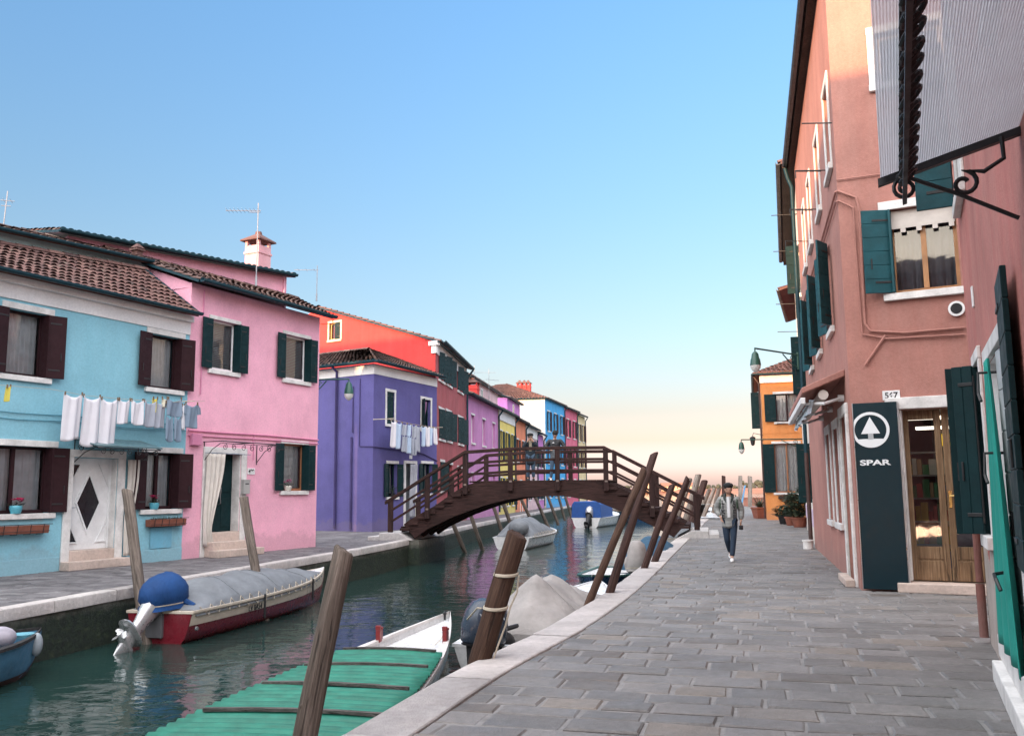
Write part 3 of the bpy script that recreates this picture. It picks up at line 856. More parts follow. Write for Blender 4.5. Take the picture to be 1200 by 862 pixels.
# canopy over the door with scrolled brackets
cz_ = bD[3] + .22; c0, c1 = WB.V(73, 528)[0] + .25, WB.V(168, 533)[0] - .12
cn = MB(); cn.loft([[WB.pt(c0, -.004, cz_ + .2), WB.pt(c1, -.004, cz_ + .2), WB.pt(c1, -.004, cz_ + .23), WB.pt(c0, -.004, cz_ + .23)], [WB.pt(c0, -.75, cz_), WB.pt(c1, -.75, cz_), WB.pt(c1, -.75, cz_ + .03), WB.pt(c0, -.75, cz_ + .03)]])
can = cn.build('door_canopy', paint('canopy_sheet', (.10, .17, .19), .4, .2, .05), blue)
ir = MB()
for u in (c0 + .05, c1 - .05):
    ir.tube([WB.pt(u, -.01, cz_ - .35), WB.pt(u, -.01, cz_ + .18), WB.pt(u, -.74, cz_ - .02)], .013, 6)
    ir.tube([WB.pt(u, -.02, cz_ - .33), WB.pt(u, -.35, cz_ - .12), WB.pt(u, -.66, cz_ - .02)], .011, 6)
    ir.tube(scroll_pts(WB.pt(u, -.22, cz_ - .02), WB.n, (0, 0, 1), .10, .02, 1.5), .009, 5)
ir.tube([WB.pt(c0 + .05, -.74, cz_ - .03), WB.pt(c1 - .05, -.74, cz_ - .03)], .013, 6)
k = 7
for i in range(k):
    u = c0 + .2 + (c1 - c0 - .4) * i / (k - 1)
    ir.tube(scroll_pts(WB.pt(u, -.74, cz_ - .10), WB.e, (0, 0, 1), .075, .015, 1.4, a0=math.pi / 2, sgn=1 if i % 2 else -1), .008, 5)
ir.build('canopy_bracket', IRON, can)
# little wall things
box_part('intercom', fr, (WB.V(67.5, 582)[0], WB.V(73.5, 582)[0], -.03, -.002, WB.V(70, 586)[1], WB.V(70, 577)[1]), paint('intercom_plastic', (.42, .45, .46), .4, .1), blue)
box_part('meter_hatch', fr, (WB.V(175, 630)[0], WB.V(200, 630)[0], -.035, -.031, .32, .82), stucco('blue_hatch', (.15, .43, .58), .3), blue)
cb = MB()
for z, sag in ((4.05 - .7, .03), (3.22, .04)):
    cb.tube([WB.pt(U0 + (WB.L - U0 - .02) * i / 14, -.025, z - sag * math.sin(i * 1.3) * .5) for i in range(15)], .010, 5)
cb.build('wall_cable', paint('blue_cable', (.07, .25, .33), .5), blue)
# front roof, gutter
tile_roof(blue, WB.pt(U0, -.32, 6.2), WB.pt(WB.L - .02, -.32, 6.24), WB.pt(U0, 2.5, 7.2), WB.pt(WB.L - .32, 1.35, 7.52), TILE_RED, .2, .33)
gutter(blue, WB.pt(U0, -.42, 6.22), WB.pt(WB.L - .03, -.42, 6.26))
fl = MB(); fl.loft([[WB.pt(WB.L - .05 - k * .3, -.34 + k * 1.7, 6.22 + k * 1.3 + q) for q in (0, .09)] + [WB.pt(WB.L - .13 - k * .3, -.34 + k * 1.7, 6.22 + k * 1.3 + q) for q in (.12, 0)] for k in (0, .5, 1)])
fl.build('verge_flashing', GUTTER, blue)
# --- taller rear house behind the blue one --------------------------
rA, rB = WB.pt(U0 - 1, 2.75, 0), WB.pt(WB.L - .15, 1.55, 0)
WR = Wall(rA.xy, rB.xy)
rear = thing('terraced_house', 'dark roofed house rising behind the pale blue front roof', 'house', rA)
shell(rear, [rA.xy, rB.xy, WR.pt(WR.L, 5, 0).xy, WR.pt(0, 5, 0).xy], [7.62, 7.80, 7.80, 7.62], [stucco('pale_teal_stucco', (.38, .55, .58), .4), BLU, INR])
tile_roof(rear, WR.pt(0, -.25, 7.62), WR.pt(WR.L, -.25, 7.80), WR.pt(0, 2.2, 8.38), WR.pt(WR.L, 1.5, 8.32), TILE_GREY, .22, .36)
gutter(rear, WR.pt(0, -.34, 7.64), WR.pt(WR.L, -.34, 7.82))
q = at(160.5, 306, WR.pt(WR.L, 0, 0).y + .15)
fr2 = Fr((q.x, q.y, 7.75), WB.e); fp = MB(); fp.box(fr2, -.1, .1, -.1, .1, 0, .42); fp.box(fr2, -.15, .15, -.15, .15, .42, .47); fp.loft([[fr2.pt(-.13, -.13, .5), fr2.pt(.13, -.13, .5), fr2.pt(.13, .13, .5), fr2.pt(-.13, .13, .5)], [fr2.pt(-.03, -.03, .62), fr2.pt(.03, -.03, .62), fr2.pt(.03, .03, .62), fr2.pt(-.03, .03, .62)]])
fp.build('flue', TILE_RED, rear)

# --- pink house -----------------------------------------------------
WP = Wall(PB, PC)
pink = thing('terraced_house', 'bright pink house with dark green shutters and curtained front door', 'house', WP.pt(0, 0, 0))
pW = [WP.rect(247, 376.5, 278, 435), WP.rect(333, 394, 361, 446), WP.rect(330.6, 520, 358, 575)]
pD = (WP.V(241, 580)[0], WP.V(278, 580)[0] + .1, -.05, WP.V(258, 531)[1])
PH = 7.12
f_ = [PB, PC, WP.pt(WP.L, 7, 0).xy, WP.pt(0, 7, 0).xy]
shell(pink, f_, [PH] * 4, [PNK, PNK, INR], {0: pW + [pD]}, rd=.32)
fr = WP.fr()
VEN = paint('venetian_blind', (.50, .48, .47), .6, .1)
for i, h in enumerate(pW):
    w0 = window(pink, WP, h, paint('window_timber', (.30, .13, .06), .5) if i == 2 else WHITE, trim=('lintel', 'sill'), tw=.10, rec=.12, mull=0, curtain=(i == 2),
           sh=[('L', .40, 174, GREEN, 5, -.055), ('R', .34, 172, GREEN, 5, -.055)])
    box_part('shutter', fr, (h[1] - .042, h[1] - .006, -.16, .12, h[2] + .02, h[3] - .02), GREEN, pink)
    if i < 2:
        s = MB()
        for k in range(26):
            z = h[2] + .1 + (h[3] - h[2] - .18) * k / 25
            s.face([WP.pt(h[0] + .07, .20, z), WP.pt(h[1] - .07, .20, z), WP.pt(h[1] - .07, .225, z + .035), WP.pt(h[0] + .07, .225, z + .035)])
        s.build('blind', VEN, w0)
dz0 = WP.V(258, 624)[1] + .02
dm_ = MB(); dm_.box(fr, pD[0] + .003, pD[1] - .003, .28, .34, dz0, pD[3] - .004); door = dm_.build('door', GREEN, pink)
box_part('door_glass', fr, (pD[0] + .25, pD[0] + .45, .268, .278, dz0 + .5, dz0 + 1.5), DG, door)
for z0_, z1_ in ((dz0 + .12, dz0 + .9), (dz0 + 1.05, pD[3] - .15)): box_part('door_panel', fr, (pD[1] - .42, pD[1] - .1, .262, .279, z0_, z1_), GREEN, door, .01)
MB().tube([WP.pt(pD[1] - .52, .27, dz0 + 1.2), WP.pt(pD[1] - .52, .19, dz0 + 1.17), WP.pt(pD[1] - .55, .19, dz0 + .95), WP.pt(pD[1] - .52, .19, dz0 + .76), WP.pt(pD[1] - .52, .27, dz0 + .72)], .016, 6).build('door_handle', STEEL, door, smooth=True)
tr = MB(); tr.box(fr, pD[0] - .16, pD[0] + .002, -.05, -.001, 0, pD[3]); tr.box(fr, pD[1] - .002, pD[1] + .2, -.05, -.001, 0, pD[3]); tr.box(fr, pD[0] - .16, pD[1] + .2, -.052, -.001, pD[3] + .003, pD[3] + .16)
tr.box(fr, pD[1] - .03, pD[1] - .002, .0, .28, dz0, pD[3] - .004)
tr.build('door_surround', STONE, pink, bevel=.008, seg=1)
st = MB(); st.box(fr, pD[0] + .004, pD[1] - .004, -.04, .4, 0, dz0 - .003); st.box(fr, pD[0] - .04, pD[1] + .12, -.36, -.054, 0, dz0 * .62); st.box(fr, pD[0] - .2, pD[1] + .28, -.68, -.361, 0, dz0 * .3)
st.build('door_step', MARB, pink, bevel=.018)
# door drape
def drape(name, W_, u0, u1, z0, z1, d, m, label, cat, tie=.45, waves=4, tail=.10, parent=None):
    mb = MB(); rows = []; K = 22; n = 40
    for k in range(K + 1):
        s = k / K; z = z1 + (z0 - z1) * s
        wdt = (u1 - u0) * (1 - .62 * min(1, s / .8) ** 1.3) + (tail if s > .86 else 0) * (s - .86) / .14
        row = []
        for i in range(n + 1):
            x = i / n
            row.append(W_.pt(u0 + wdt * x + .02 * math.sin(s * 7), d + (.03 + .025 * s) * math.sin(x * waves * 6.28 + s * 1.2) + .012 * math.sin(x * 31 + s * 5), z))
        rows.append(row)
    mb.loft(rows, closed=False, caps=False)
    o = mb.build(name, m, parent, smooth=True, sharp=80, solid=.006)
    return o
CREAM = fabric('cream_cotton', (.62, .57, .52), .95, .15)
drape('door_curtain', WP, pD[0] - .14, pD[0] + .52, .28, pD[3] - .02, -.13, CREAM, '', '', parent=pink)
MB().tube([WP.pt(pD[0] - .2, -.12, pD[3] - .01), WP.pt(pD[1] + .25, -.12, pD[3] - .01)], .01, 6).build('curtain_rail', STEEL, pink)
tag(recenter(drape('door_curtain', WB, bD[1] + .2, bD[1] + .52, .22, bD[3] - .02, -.12, CREAM, '', '', waves=3, tail=.0)), 'cream curtain gathered beside the white diamond door', 'curtain')
# iron frame over the pink door
ir = MB(); zc = pD[3] + .28; c0, c1 = pD[0] - .15, WP.V(309, 521)[0]
ir.tube([WP.pt(c0, -.62, zc), WP.pt(c1, -.62, zc)], .016, 6); ir.tube([WP.pt(c0, -.62, zc - .05), WP.pt(c1, -.62, zc - .05)], .009, 6)
for u in (c0, (c0 + c1) / 2, c1): ir.tube([WP.pt(u, -.004, zc), WP.pt(u, -.62, zc)], .013, 6)
for u in (c0 + .02, c1 - .3): ir.tube([WP.pt(u, -.02, zc - .55), WP.pt(u, -.02, zc)], .013, 6); ir.tube([WP.pt(u, -.02, zc - .5), WP.pt(u, -.3, zc - .2), WP.pt(u, -.58, zc - .05)], .01, 6)
for i in range(7):
    u = c0 + .14 + (c1 - c0 - .28) * i / 6
    ir.tube(scroll_pts(WP.pt(u, -.62, zc - .14), WP.e, (0, 0, 1), .09, .02, 1.4, a0=math.pi / 2, sgn=1 if i % 2 else -1), .009, 5)
ir.build('canopy_frame', IRON, pink)
# number plate 499, mailbox, junction box, cables
un, zn = WP.V(294, 552); pl = box_part('number_plate', fr, (un - .15, un + .15, -.018, -.002, zn - .085, zn + .085), WHITE, pink)
text('499', WP.pt(un, -.0185, zn - .05), WP.e, (0, 0, 1), .11, paint('plate_black', (.02, .02, .025), .5), pl, align='CENTER', bold=.004)
mbx = MB(); mbx.box(fr, pD[1] - .02, pD[1] + .22, -.16, -.055, dz0 + 1.0, dz0 + 1.36); mbx.box(fr, pD[1] - .03, pD[1] + .23, -.17, -.05, dz0 + 1.36, dz0 + 1.39); mbx.box(fr, pD[1] + .03, pD[1] + .17, -.166, -.155, dz0 + 1.26, dz0 + 1.29, 1)
mbx.build('mailbox', [paint('mailbox_metal', (.40, .39, .38), .4, .15), IRON], pink, bevel=.008, seg=1)
box_part('intercom', fr, (pD[1] + .04, pD[1] + .14, -.08, -.052, dz0 + .72, dz0 + .9), IRON, pink)
cb = MB(); zz = WP.V(300, 510)[1]
for dz_, r_ in ((0, .022), (-.12, .018)):
    cb.tube([WP.pt(.05, -.03, zz + dz_), WP.pt(1.2, -.03, zz + dz_), WP.pt(3.0, -.03, zz + dz_ + .02), WP.pt(WP.L, -.03, zz + dz_)], r_, 6)
cb.tube([WP.pt(.42, -.03, 7.0), WP.pt(.42, -.03, 4.2)], .016, 6); cb.tube([WP.pt(2.5, -.03, zz), WP.pt(2.5, -.03, zz - .7)], .014, 6)
cb.build('wall_conduit', stucco('pink_conduit', (.62, .22, .36), .3), pink)
box_part('junction_box', fr, (.12, .46, -.12, -.002, zz - .38, zz - .08), stucco('pink_conduit', (.62, .22, .36), .3), pink, .01)
# roofs: front slope and the raised rear block
tile_roof(pink, WP.pt(-.12, -.36, 7.14), WP.pt(WP.L + .2, -.36, 7.14), WP.pt(-.4, 2.9, WP.V(190, 311, 2.9)[1]), WP.pt(WP.L + .1, 1.0, WP.V(366, 356, 1.0)[1]), TILE_GREY, .2, .33, under=GUTTER)
gutter(pink, WP.pt(-.1, -.46, 7.16), WP.pt(WP.L + .22, -.46, 7.16), r=.085)
qA, qB = WP.pt(-1.2, 3.3, 0), WP.pt(WP.L - .15, 1.25, 0)
WQ = Wall(qA.xy, qB.xy)
shell(pink, [qA.xy, qB.xy, WQ.pt(WQ.L, 5, 0).xy, WQ.pt(0, 5, 0).xy], [8.52] * 4, [PNK, PNK, INR], name='rear_wall', base=6.0)
tile_roof(pink, WQ.pt(-.35, -.3, 8.56), WQ.pt(WQ.L + .15, -.3, 8.56), WQ.pt(-.35, 2.6, 9.12), WQ.pt(WQ.L + .15, 2.6, 9.12), TILE_GREY, .2, .34, name='rear_roof', under=GUTTER)
gutter(pink, WQ.pt(-.35, -.38, 8.58), WQ.pt(WQ.L + .15, -.38, 8.58))
gl_ = MB(); zl_ = WP.V(190, 311, 2.9)[1]
gl_.loft([[WP.pt(u, 0.0, 7.0), WP.pt(u, 0.0, 7.1), WP.pt(u - .12, 2.9, zl_ - .1), WP.pt(u - .12, 2.9, 7.0)] for u in (.0, .2)]); gl_.build('gable_infill', PNK, pink)
q = at(302, 308, 28.8); chimney_on(pink, (q.x, q.y, q.z - .5), .60, .58, 1.03, stucco('pink_chimney', (.72, .38, .42), .5), WP.e)
q = WP.pt(WP.L - .05, .35, 7.2); pipe(pink, [WQ.pt(WQ.L - .12, -.06, 8.5), WQ.pt(WQ.L - .12, -.06, 7.3)], .03, PNK, 'vent_pipe')
qa = at(300, 334, 25.6); antenna('tall aerial with a long boom standing in front of the pink chimney', qa, at(300, 238, 25.6).z - qa.z, [(2.25, -.95, .08, 2, 9), (2.2, -.25, .05, 2, 0)])
qa = at(371, 352, 31); antenna('slim aerial rising behind the right end of the pink roof', qa, at(371, 311, 31).z - qa.z, [(1.1, -.8, .05, 3, 3)])
qa = at(3, 274, 24); antenna('small aerial above the dark roof at the left edge', qa, at(3, 224, 24).z - qa.z, [(.95, -.15, .2, 20, 2), (.8, -.12, .12, 20, 0)], .05)

# --- purple house ---------------------------------------------------
UL, UC, UR = (-8.68, 39.78), (-5.92, 38.04), (-3.65, 43.14)
WL, WU = Wall(UL, UC), Wall(UC, UR)
# the left wall carries on behind the pink house
ULx = WL.pt(-6, 0, 0).xy
purple = thing('terraced_house', 'purple corner house with white band under its eaves and laundry line', 'house', (UC[0], UC[1], 0))
uW = [WU.rect(453, 459, 462, 497), WU.rect(494, 468, 504.5, 503), WU.rect(454, 543, 465, 582), WU.rect(494.5, 543, 506, 578)]
uD = (WU.V(474.5, 580)[0], WU.V(486, 580)[0], -.05, WU.V(480, 543)[1])
bk = WU.pt(WU.L, 9, 0)
PURD = stucco('deep_purple_stucco', (.055, .042, .145), .55, (.085, .072, .20))
shell(purple, [ULx, UC, UR, bk.xy], [7.1] * 4, [PUR, PUR, INR], {1: uW + [uD]})
frL, frU = WL.fr(), WU.fr()
box_part('cornice', frL, (-6, WL.L + .02, -.03, -.002, 6.66, 7.06), FRZ, purple); box_part('cornice', frU, (-.03, WU.L - .01, -.032, -.002, 6.66, 7.06), FRZ, purple)
for i, h in enumerate(uW):
    sh = [('R', .34, 4, GREEN, 5, .05), ('L', .34, 5, GREEN, 5, .05)] if i == 0 else [('L', .3, 125, GREEN, 5, -.03)] if i == 1 else [('L', .36, 172, GREEN, 5, -.03), ('R', .36, 165, GREEN, 5, -.03)]
    window(purple, WU, h, GREEN, trim=('lintel', 'sill', 'jamb') if i < 2 else ('lintel', 'sill'), tw=.12, sh=sh, mull=1 if i > 1 else 0, curtain=i > 1)
dd = MB(); dd.box(frU, uD[0] + .003, uD[1] - .003, .22, .27, .1, uD[3] - .003); door = dd.build('door', paint('grey_door', (.22, .24, .25), .5), purple)
for k in range(3): box_part('door_panel', frU, (uD[0] + .1, uD[1] - .1, .20, .219, .2 + k * .68, .75 + k * .68), paint('grey_door', (.22, .24, .25), .5), door)
tr = MB(); tr.box(frU, uD[0] - .13, uD[0] + .002, -.05, -.001, 0, uD[3]); tr.box(frU, uD[1] - .002, uD[1] + .13, -.05, -.001, 0, uD[3]); tr.box(frU, uD[0] - .13, uD[1] + .13, -.052, -.001, uD[3] + .003, uD[3] + .13); tr.build('door_surround', STONE, purple)
drape('door_curtain', WU, uD[0] + .3, uD[1] + .05, .5, uD[3] - .03, -.1, fabric('striped_grey_cotton', (.36, .37, .42), .95, .2), '', '', parent=purple, waves=3)
box_part('number_plate', frU, (uD[0] + .35, uD[0] + .6, -.02, -.002, uD[3] + .22, uD[3] + .38), WHITE, purple)
up = .5
tile_roof(purple, WL.pt(-6, -.35, 7.15), WL.pt(WL.L + .38, -.35, 7.15), WL.pt(-6, 2.6, 8.3), WL.pt(WL.L - 2.6, 2.6, 8.3), TILE_GREY, .24, .36, under=GUTTER)
tile_roof(purple, WU.pt(-.38, -.35, 7.15), WU.pt(WU.L + .05, -.35, 7.15), WL.pt(WL.L - 2.6, 2.6, 8.3), WU.pt(WU.L + .05, 2.4, 8.2), TILE_GREY, .24, .36, under=GUTTER, ridge=False)
gutter(purple, WL.pt(-6, -.44, 7.17), WL.pt(WL.L + .45, -.44, 7.17)); gutter(purple, WU.pt(-.45, -.44, 7.17), WU.pt(WU.L + .05, -.44, 7.17))
u = WL.V(394, 560)[0]; pipe(purple, [WL.pt(u, -.38, 7.1), WL.pt(u, -.08, 6.9), WL.pt(u, -.07, .1)], .055, PURD)
cb = MB(); u = WL.V(413, 560)[0]
cb.tube([WL.pt(u, -.04, 6.2), WL.pt(u, -.04, 4.2)], .025, 6); cb.tube([WL.pt(u - .05, -.04, 4.0), WL.pt(u - .05, -.04, .1)], .05, 6)
cb.tube([WL.pt(WL.L - .75, -.03, 6.5), WL.pt(WL.L - .75, -.03, 3.6), WL.pt(WL.L + .02, -.03, 3.55), WL.pt(WL.L + .03, -.03, 3.55)], .02, 6)
cb.tube([WU.pt(0, -.03, 3.55), WU.pt(2.5, -.03, 3.5), WU.pt(4.2, -.03, 3.4), WU.pt(WU.L, -.03, 3.1)], .025, 6)
cb.build('wall_conduit', PURD, purple)

# --- red house with the sunlit gable --------------------------------
RA, RB = (-3.72, 43.25), (-2.75, 53.2)
WRd = Wall(RA, RB)
ge = WL.e                                                # the gable is parallel to the purple left wall
RGx = Vector((RA[0], RA[1], 0)) - ge * 13
RH = 8.95
red = thing('terraced_house', 'tall red house with sunlit gable and white banded wine red front', 'house', (RA[0], RA[1], 0))
WG = Wall(RGx.xy, RA)
ur_ = WG.V(375, 363)[0]; zr = WG.V(375, 360)[1]
gh = WG.L - ur_
slope = (zr - RH) / max(.5, gh)
rw = []
for a, b, c, d in ((514, 414, 520, 446), (522.5, 419, 528.5, 451), (536, 431, 542, 459), (514.3, 480, 520.4, 514.5), (522.6, 482.5, 528.8, 516.5), (536.8, 489.5, 542.4, 520), (516, 541, 520.5, 575), (524, 544, 530, 600), (536, 548, 541, 575)):
    r_ = WRd.rect(a, b, c, d); rw.append(r_)
# wall shell: front wine red, gable scarlet
gmid = WG.pt(ur_, 0, 0)
mbw = MB()
back = WRd.pt(WRd.L, 12, 0)
wo = shell(red, [RA, RB, back.xy, RGx.xy], [RH, RH, RH, RH], [MAR, MAR, INR], {0: rw})
gw = MB()
zt = lambda u: zr - abs(u - ur_) * slope
uw0, uw1, wz0, wz1 = WG.rect(386, 378, 399, 398)
us = [0, ur_, uw0, uw1, WG.L]; us = sorted(us)
for a, b in zip(us, us[1:]):
    d = -.02
    if abs(a - uw0) < 1e-6:
        gw.face([WG.pt(a, d, 0), WG.pt(b, d, 0), WG.pt(b, d, wz0), WG.pt(a, d, wz0)]); gw.face([WG.pt(a, d, wz1), WG.pt(b, d, wz1), WG.pt(b, d, zt(b)), WG.pt(a, d, zt(a))])
    else: gw.face([WG.pt(a, d, 0), WG.pt(b, d, 0), WG.pt(b, d, zt(b)), WG.pt(a, d, zt(a))])
gw.face([WG.pt(0, .3, RH), WG.pt(WG.L, .3, RH), WG.pt(ur_, .3, zr)])
gw.build('gable_wall', RED, red)
w0 = window(red, WG, (uw0, uw1, wz0, wz1), paint('yellow_sash', (.62, .50, .22), .5), trim=('lintel', 'sill', 'jamb'), tw=.11, rec=.1, curtain=False, sillm=paint('cream_trim', (.70, .62, .42), .6))
shutter(red, WG, 'R', uw1, wz0, wz1, (uw1 - uw0) * .5, 8, GREEN, 5, .05)
depth = 10
Rd = WRd
rt = lambda u, d, z: WG.pt(u, d, z)
tile_roof(red, WG.pt(WG.L + .3, -.12, RH - .05), WRd.pt(WRd.L, -.35, RH - .05), WG.pt(ur_, -.12, zr), WRd.pt(WRd.L, gh, zr), TILE_RED, .3, .45, under=GUTTER)
gutter(red, WRd.pt(-.1, -.42, RH), WRd.pt(WRd.L + .05, -.42, RH), r=.1)
frR = WRd.fr()
box_part('cornice', frR, (.005, WRd.L - .01, -.05, -.002, RH - .62, RH - .02), FRZ, red)
cr = MB(); f9 = Fr(WG.pt(WG.L, -.02, RH), WG.e); cr.box(f9, -.22, .08, -.07, .1, -.62, -.24); cr.box(f9, -.34, .2, -.14, .1, -.24, -.02); cr.build('cornice_return', FRZ, red, bevel=.02)
REDG_ = [('L', .26, 168, GREEN, 5, -.04), ('R', .26, 100, paint('cream_trim', (.70, .62, .42), .6), 5, -.04)]
for i, h in enumerate(rw):
    window(red, WRd, h, GREEN, tw=.12, mull=0, curtain=False, sh=[('L', (h[1] - h[0]) * .48, 14, GREEN, 6, -.03), ('R', (h[1] - h[0]) * .48, 168, GREEN, 6, -.03)] if i < 7 else ())
pipe(red, [WRd.pt(WRd.L - .05, -.45, RH - .1), WRd.pt(WRd.L - .15, -.1, RH - .6), WRd.pt(WRd.L - .15, -.09, .2)], .06)
gx = MB(); gx.tube([WG.pt(ur_ + .1, -.06, zr - .9), WG.pt(ur_ + 1.0, -.06, zr - 1.0), WG.pt(ur_ + 1.0, -.06, zr - .4)], .02, 6); gx.build('wall_pipe', RED, red)

# ================================================================== FAR ROW, LEFT BANK
def far_house(label, A, B, h, wm, rows, fm, sm, roofm, depth=8, storey=None, frieze=0, band=None, roof=True, rise=1.5, arch=False, leftm=None, gut=GUTTER, sw=.5, trimmat=None, hl=None):
    W_ = Wall(A, B); fr = W_.fr()
    t = thing('terraced_house', label, 'house', (A[0], A[1], 0))
    holes = []
    for (z0, z1, n, wdt, kind) in rows:
        for i in range(n):
            uc = W_.L * (i + .5) / n
            holes.append((uc - wdt / 2, uc + wdt / 2, z0, z1, kind))
    shell(t, [A, B, W_.pt(W_.L, depth, 0).xy, W_.pt(0, depth, 0).xy], [h] * 4, [wm, wm, INR], {0: [x[:4] for x in holes]})
    for x in holes:
        if x[4] == 'd':
            d = MB(); d.box(fr, x[0] + .002, x[1] - .002, .2, .25, .1, x[3] - .002); d.box(fr, x[0] + .1, x[1] - .1, .18, .199, .3, 1.0); d.box(fr, x[0] + .1, x[1] - .1, .18, .199, 1.15, x[3] - .2); d.build('door', fm, t)
            s = MB(); s.box(fr, x[0] - .12, x[0] + .002, -.04, -.001, 0, x[3] + .1); s.box(fr, x[1] - .002, x[1] + .12, -.04, -.001, 0, x[3] + .1); s.box(fr, x[0] + .003, x[1] - .003, -.04, -.001, x[3] + .001, x[3] + .1); s.build('door_surround', trimmat or STONE, t)
        else:
            wd = x[1] - x[0]
            sh = [('L', wd * sw, 165, sm, 5, -.04), ('R', wd * sw, 158 if kind_b(x) else 172, sm, 5, -.04)] if sm else ()
            window(t, W_, x[:4], fm, tw=.11, mull=1, curtain=False, sh=sh, sillm=trimmat)
    if frieze: box_part('cornice', fr, (.01, W_.L - .01, -.08, -.002, h - frieze, h - .02), FRZ, t)
    if roof:
        tile_roof(t, W_.pt(-.03, -.3, h), W_.pt(W_.L + .03, -.3, h), W_.pt(-.03, depth * .45, h + rise), W_.pt(W_.L + .03, depth * .45, h + rise), roofm, .32, .5, under=GUTTER)
        gutter(t, W_.pt(-.03, -.38, h + .02), W_.pt(W_.L + .03, -.38, h + .02), gut, .09)
    pipe(t, [W_.pt(W_.L - .05, -.36, h - .1), W_.pt(W_.L - .1, -.09, h - .5), W_.pt(W_.L - .1, -.09, .2)], .06, gut)
    return t, W_
def kind_b(x): return int(x[0] * 7) % 2 == 0
def FL(y): return (-2.75 + .159 * (y - 53.2), y)
VIO = stucco('violet_stucco', (.50, .20, .43), .4); YEL = stucco('yellow_stucco', (.78, .62, .17), .3); ORA = stucco('salmon_stucco', (.72, .22, .11), .4)
PPK = stucco('pale_pink_stucco', (.68, .47, .50), .4); LIL = stucco('lilac_stucco', (.52, .18, .50), .4); BLF = stucco('strong_blue_stucco', (.045, .32, .64), .35)
RPK = stucco('raspberry_stucco', (.58, .11, .19), .4); CRM = stucco('cream_stucco', (.66, .52, .30), .4); WHT = stucco('warm_white_stucco', (.74, .68, .60), .35)
vio, WV = far_house('violet house with pale sashes next to the wine red house', FL(53.35), FL(64), 7.45, VIO, [(4.6, 6.3, 3, .95, 'w'), (1.0, 2.7, 3, .9, 'w')], WHITE, None, TILE_GREY)
yel, WY = far_house('yellow house with white eaves and tall green shutters behind the bridge', FL(64.05), FL(71.5), 7.5, YEL, [(3.9, 6.0, 3, .9, 'w'), (.6, 2.6, 3, .95, 'w')], WHITE, GREEN, TILE_GREY, frieze=.75)
oran, WO_ = far_house('salmon orange narrow house between the yellow and the pale pink house', FL(71.55), FL(77.5), 7.4, ORA, [(4.0, 5.8, 2, .95, 'w'), (.0, 2.5, 1, 1.0, 'd'), ], WHITE, BROWN, TILE_RED)
ppk, WPk = far_house('pale pink house with a white frieze and green shutters behind the bridge', FL(77.55), FL(84.8), 7.3, PPK, [(3.9, 5.7, 3, .95, 'w'), (.9, 2.6, 2, 1.0, 'w')], WHITE, GREEN, TILE_RED, frieze=.9)
lil, WLi = far_house('lilac house at the far end of the low row', FL(84.85), FL(89.6), 7.1, LIL, [(3.9, 5.6, 2, .95, 'w'), (.9, 2.6, 2, 1.0, 'w')], WHITE, GREEN, TILE_RED)
FB0, FB1, FB2, FB3 = (3.3, 90), (5.75, 99), (7.6, 105.5), (8.9, 110.2)
for i in range(0):
    pass
fbl, WF1 = far_house('strong blue three storey house with a cream side wall at the end of the row', FB0, FB1, 10.9, BLF, [(7.7, 9.7, 3, 1.0, 'w'), (4.4, 6.4, 3, 1.0, 'w'), (1, 2.9, 3, 1.0, 'w')], WHITE, BROWN, TILE_RED, depth=12, roof=False, rise=2.2)
tile_roof(fbl, WF1.pt(-.3, -.3, 10.9), WF1.pt(WF1.L, -.3, 10.9), WF1.pt(5, 5.4, 13.1), WF1.pt(WF1.L, 5.4, 13.1), TILE_RED, .32, .5, under=GUTTER)
sd = MB(); sd.face([WF1.pt(-.03, 12, 0), WF1.pt(-.03, .02, 0), WF1.pt(-.03, .02, 10.9), WF1.pt(-.03, 12, 10.9)]); sd.build('side_wall', WHT, fbl)
tile_roof(fbl, WF1.pt(-.3, 11.4, 10.9), WF1.pt(-.3, -.3, 10.9), WF1.pt(5, 6.2, 13.1), WF1.pt(5, 5.4, 13.1), TILE_RED, .32, .5, name='hip_roof', under=GUTTER, ridge=False)
far_house('raspberry pink three storey house beyond the strong blue one', FB1, FB2, 10.8, RPK, [(7.6, 9.6, 2, 1.1, 'w'), (4.4, 6.4, 2, 1.1, 'w'), (1, 2.9, 2, 1.0, 'w')], WHITE, BROWN, TILE_RED, depth=12, rise=2.2)
far_house('cream three storey house, last of the far row by the lagoon', FB2, FB3, 10.6, CRM, [(7.5, 9.5, 2, .9, 'w'), (4.4, 6.4, 2, .9, 'w'), (1, 2.9, 2, .9, 'w')], WHITE, BROWN, TILE_RED, depth=12, rise=2.2)
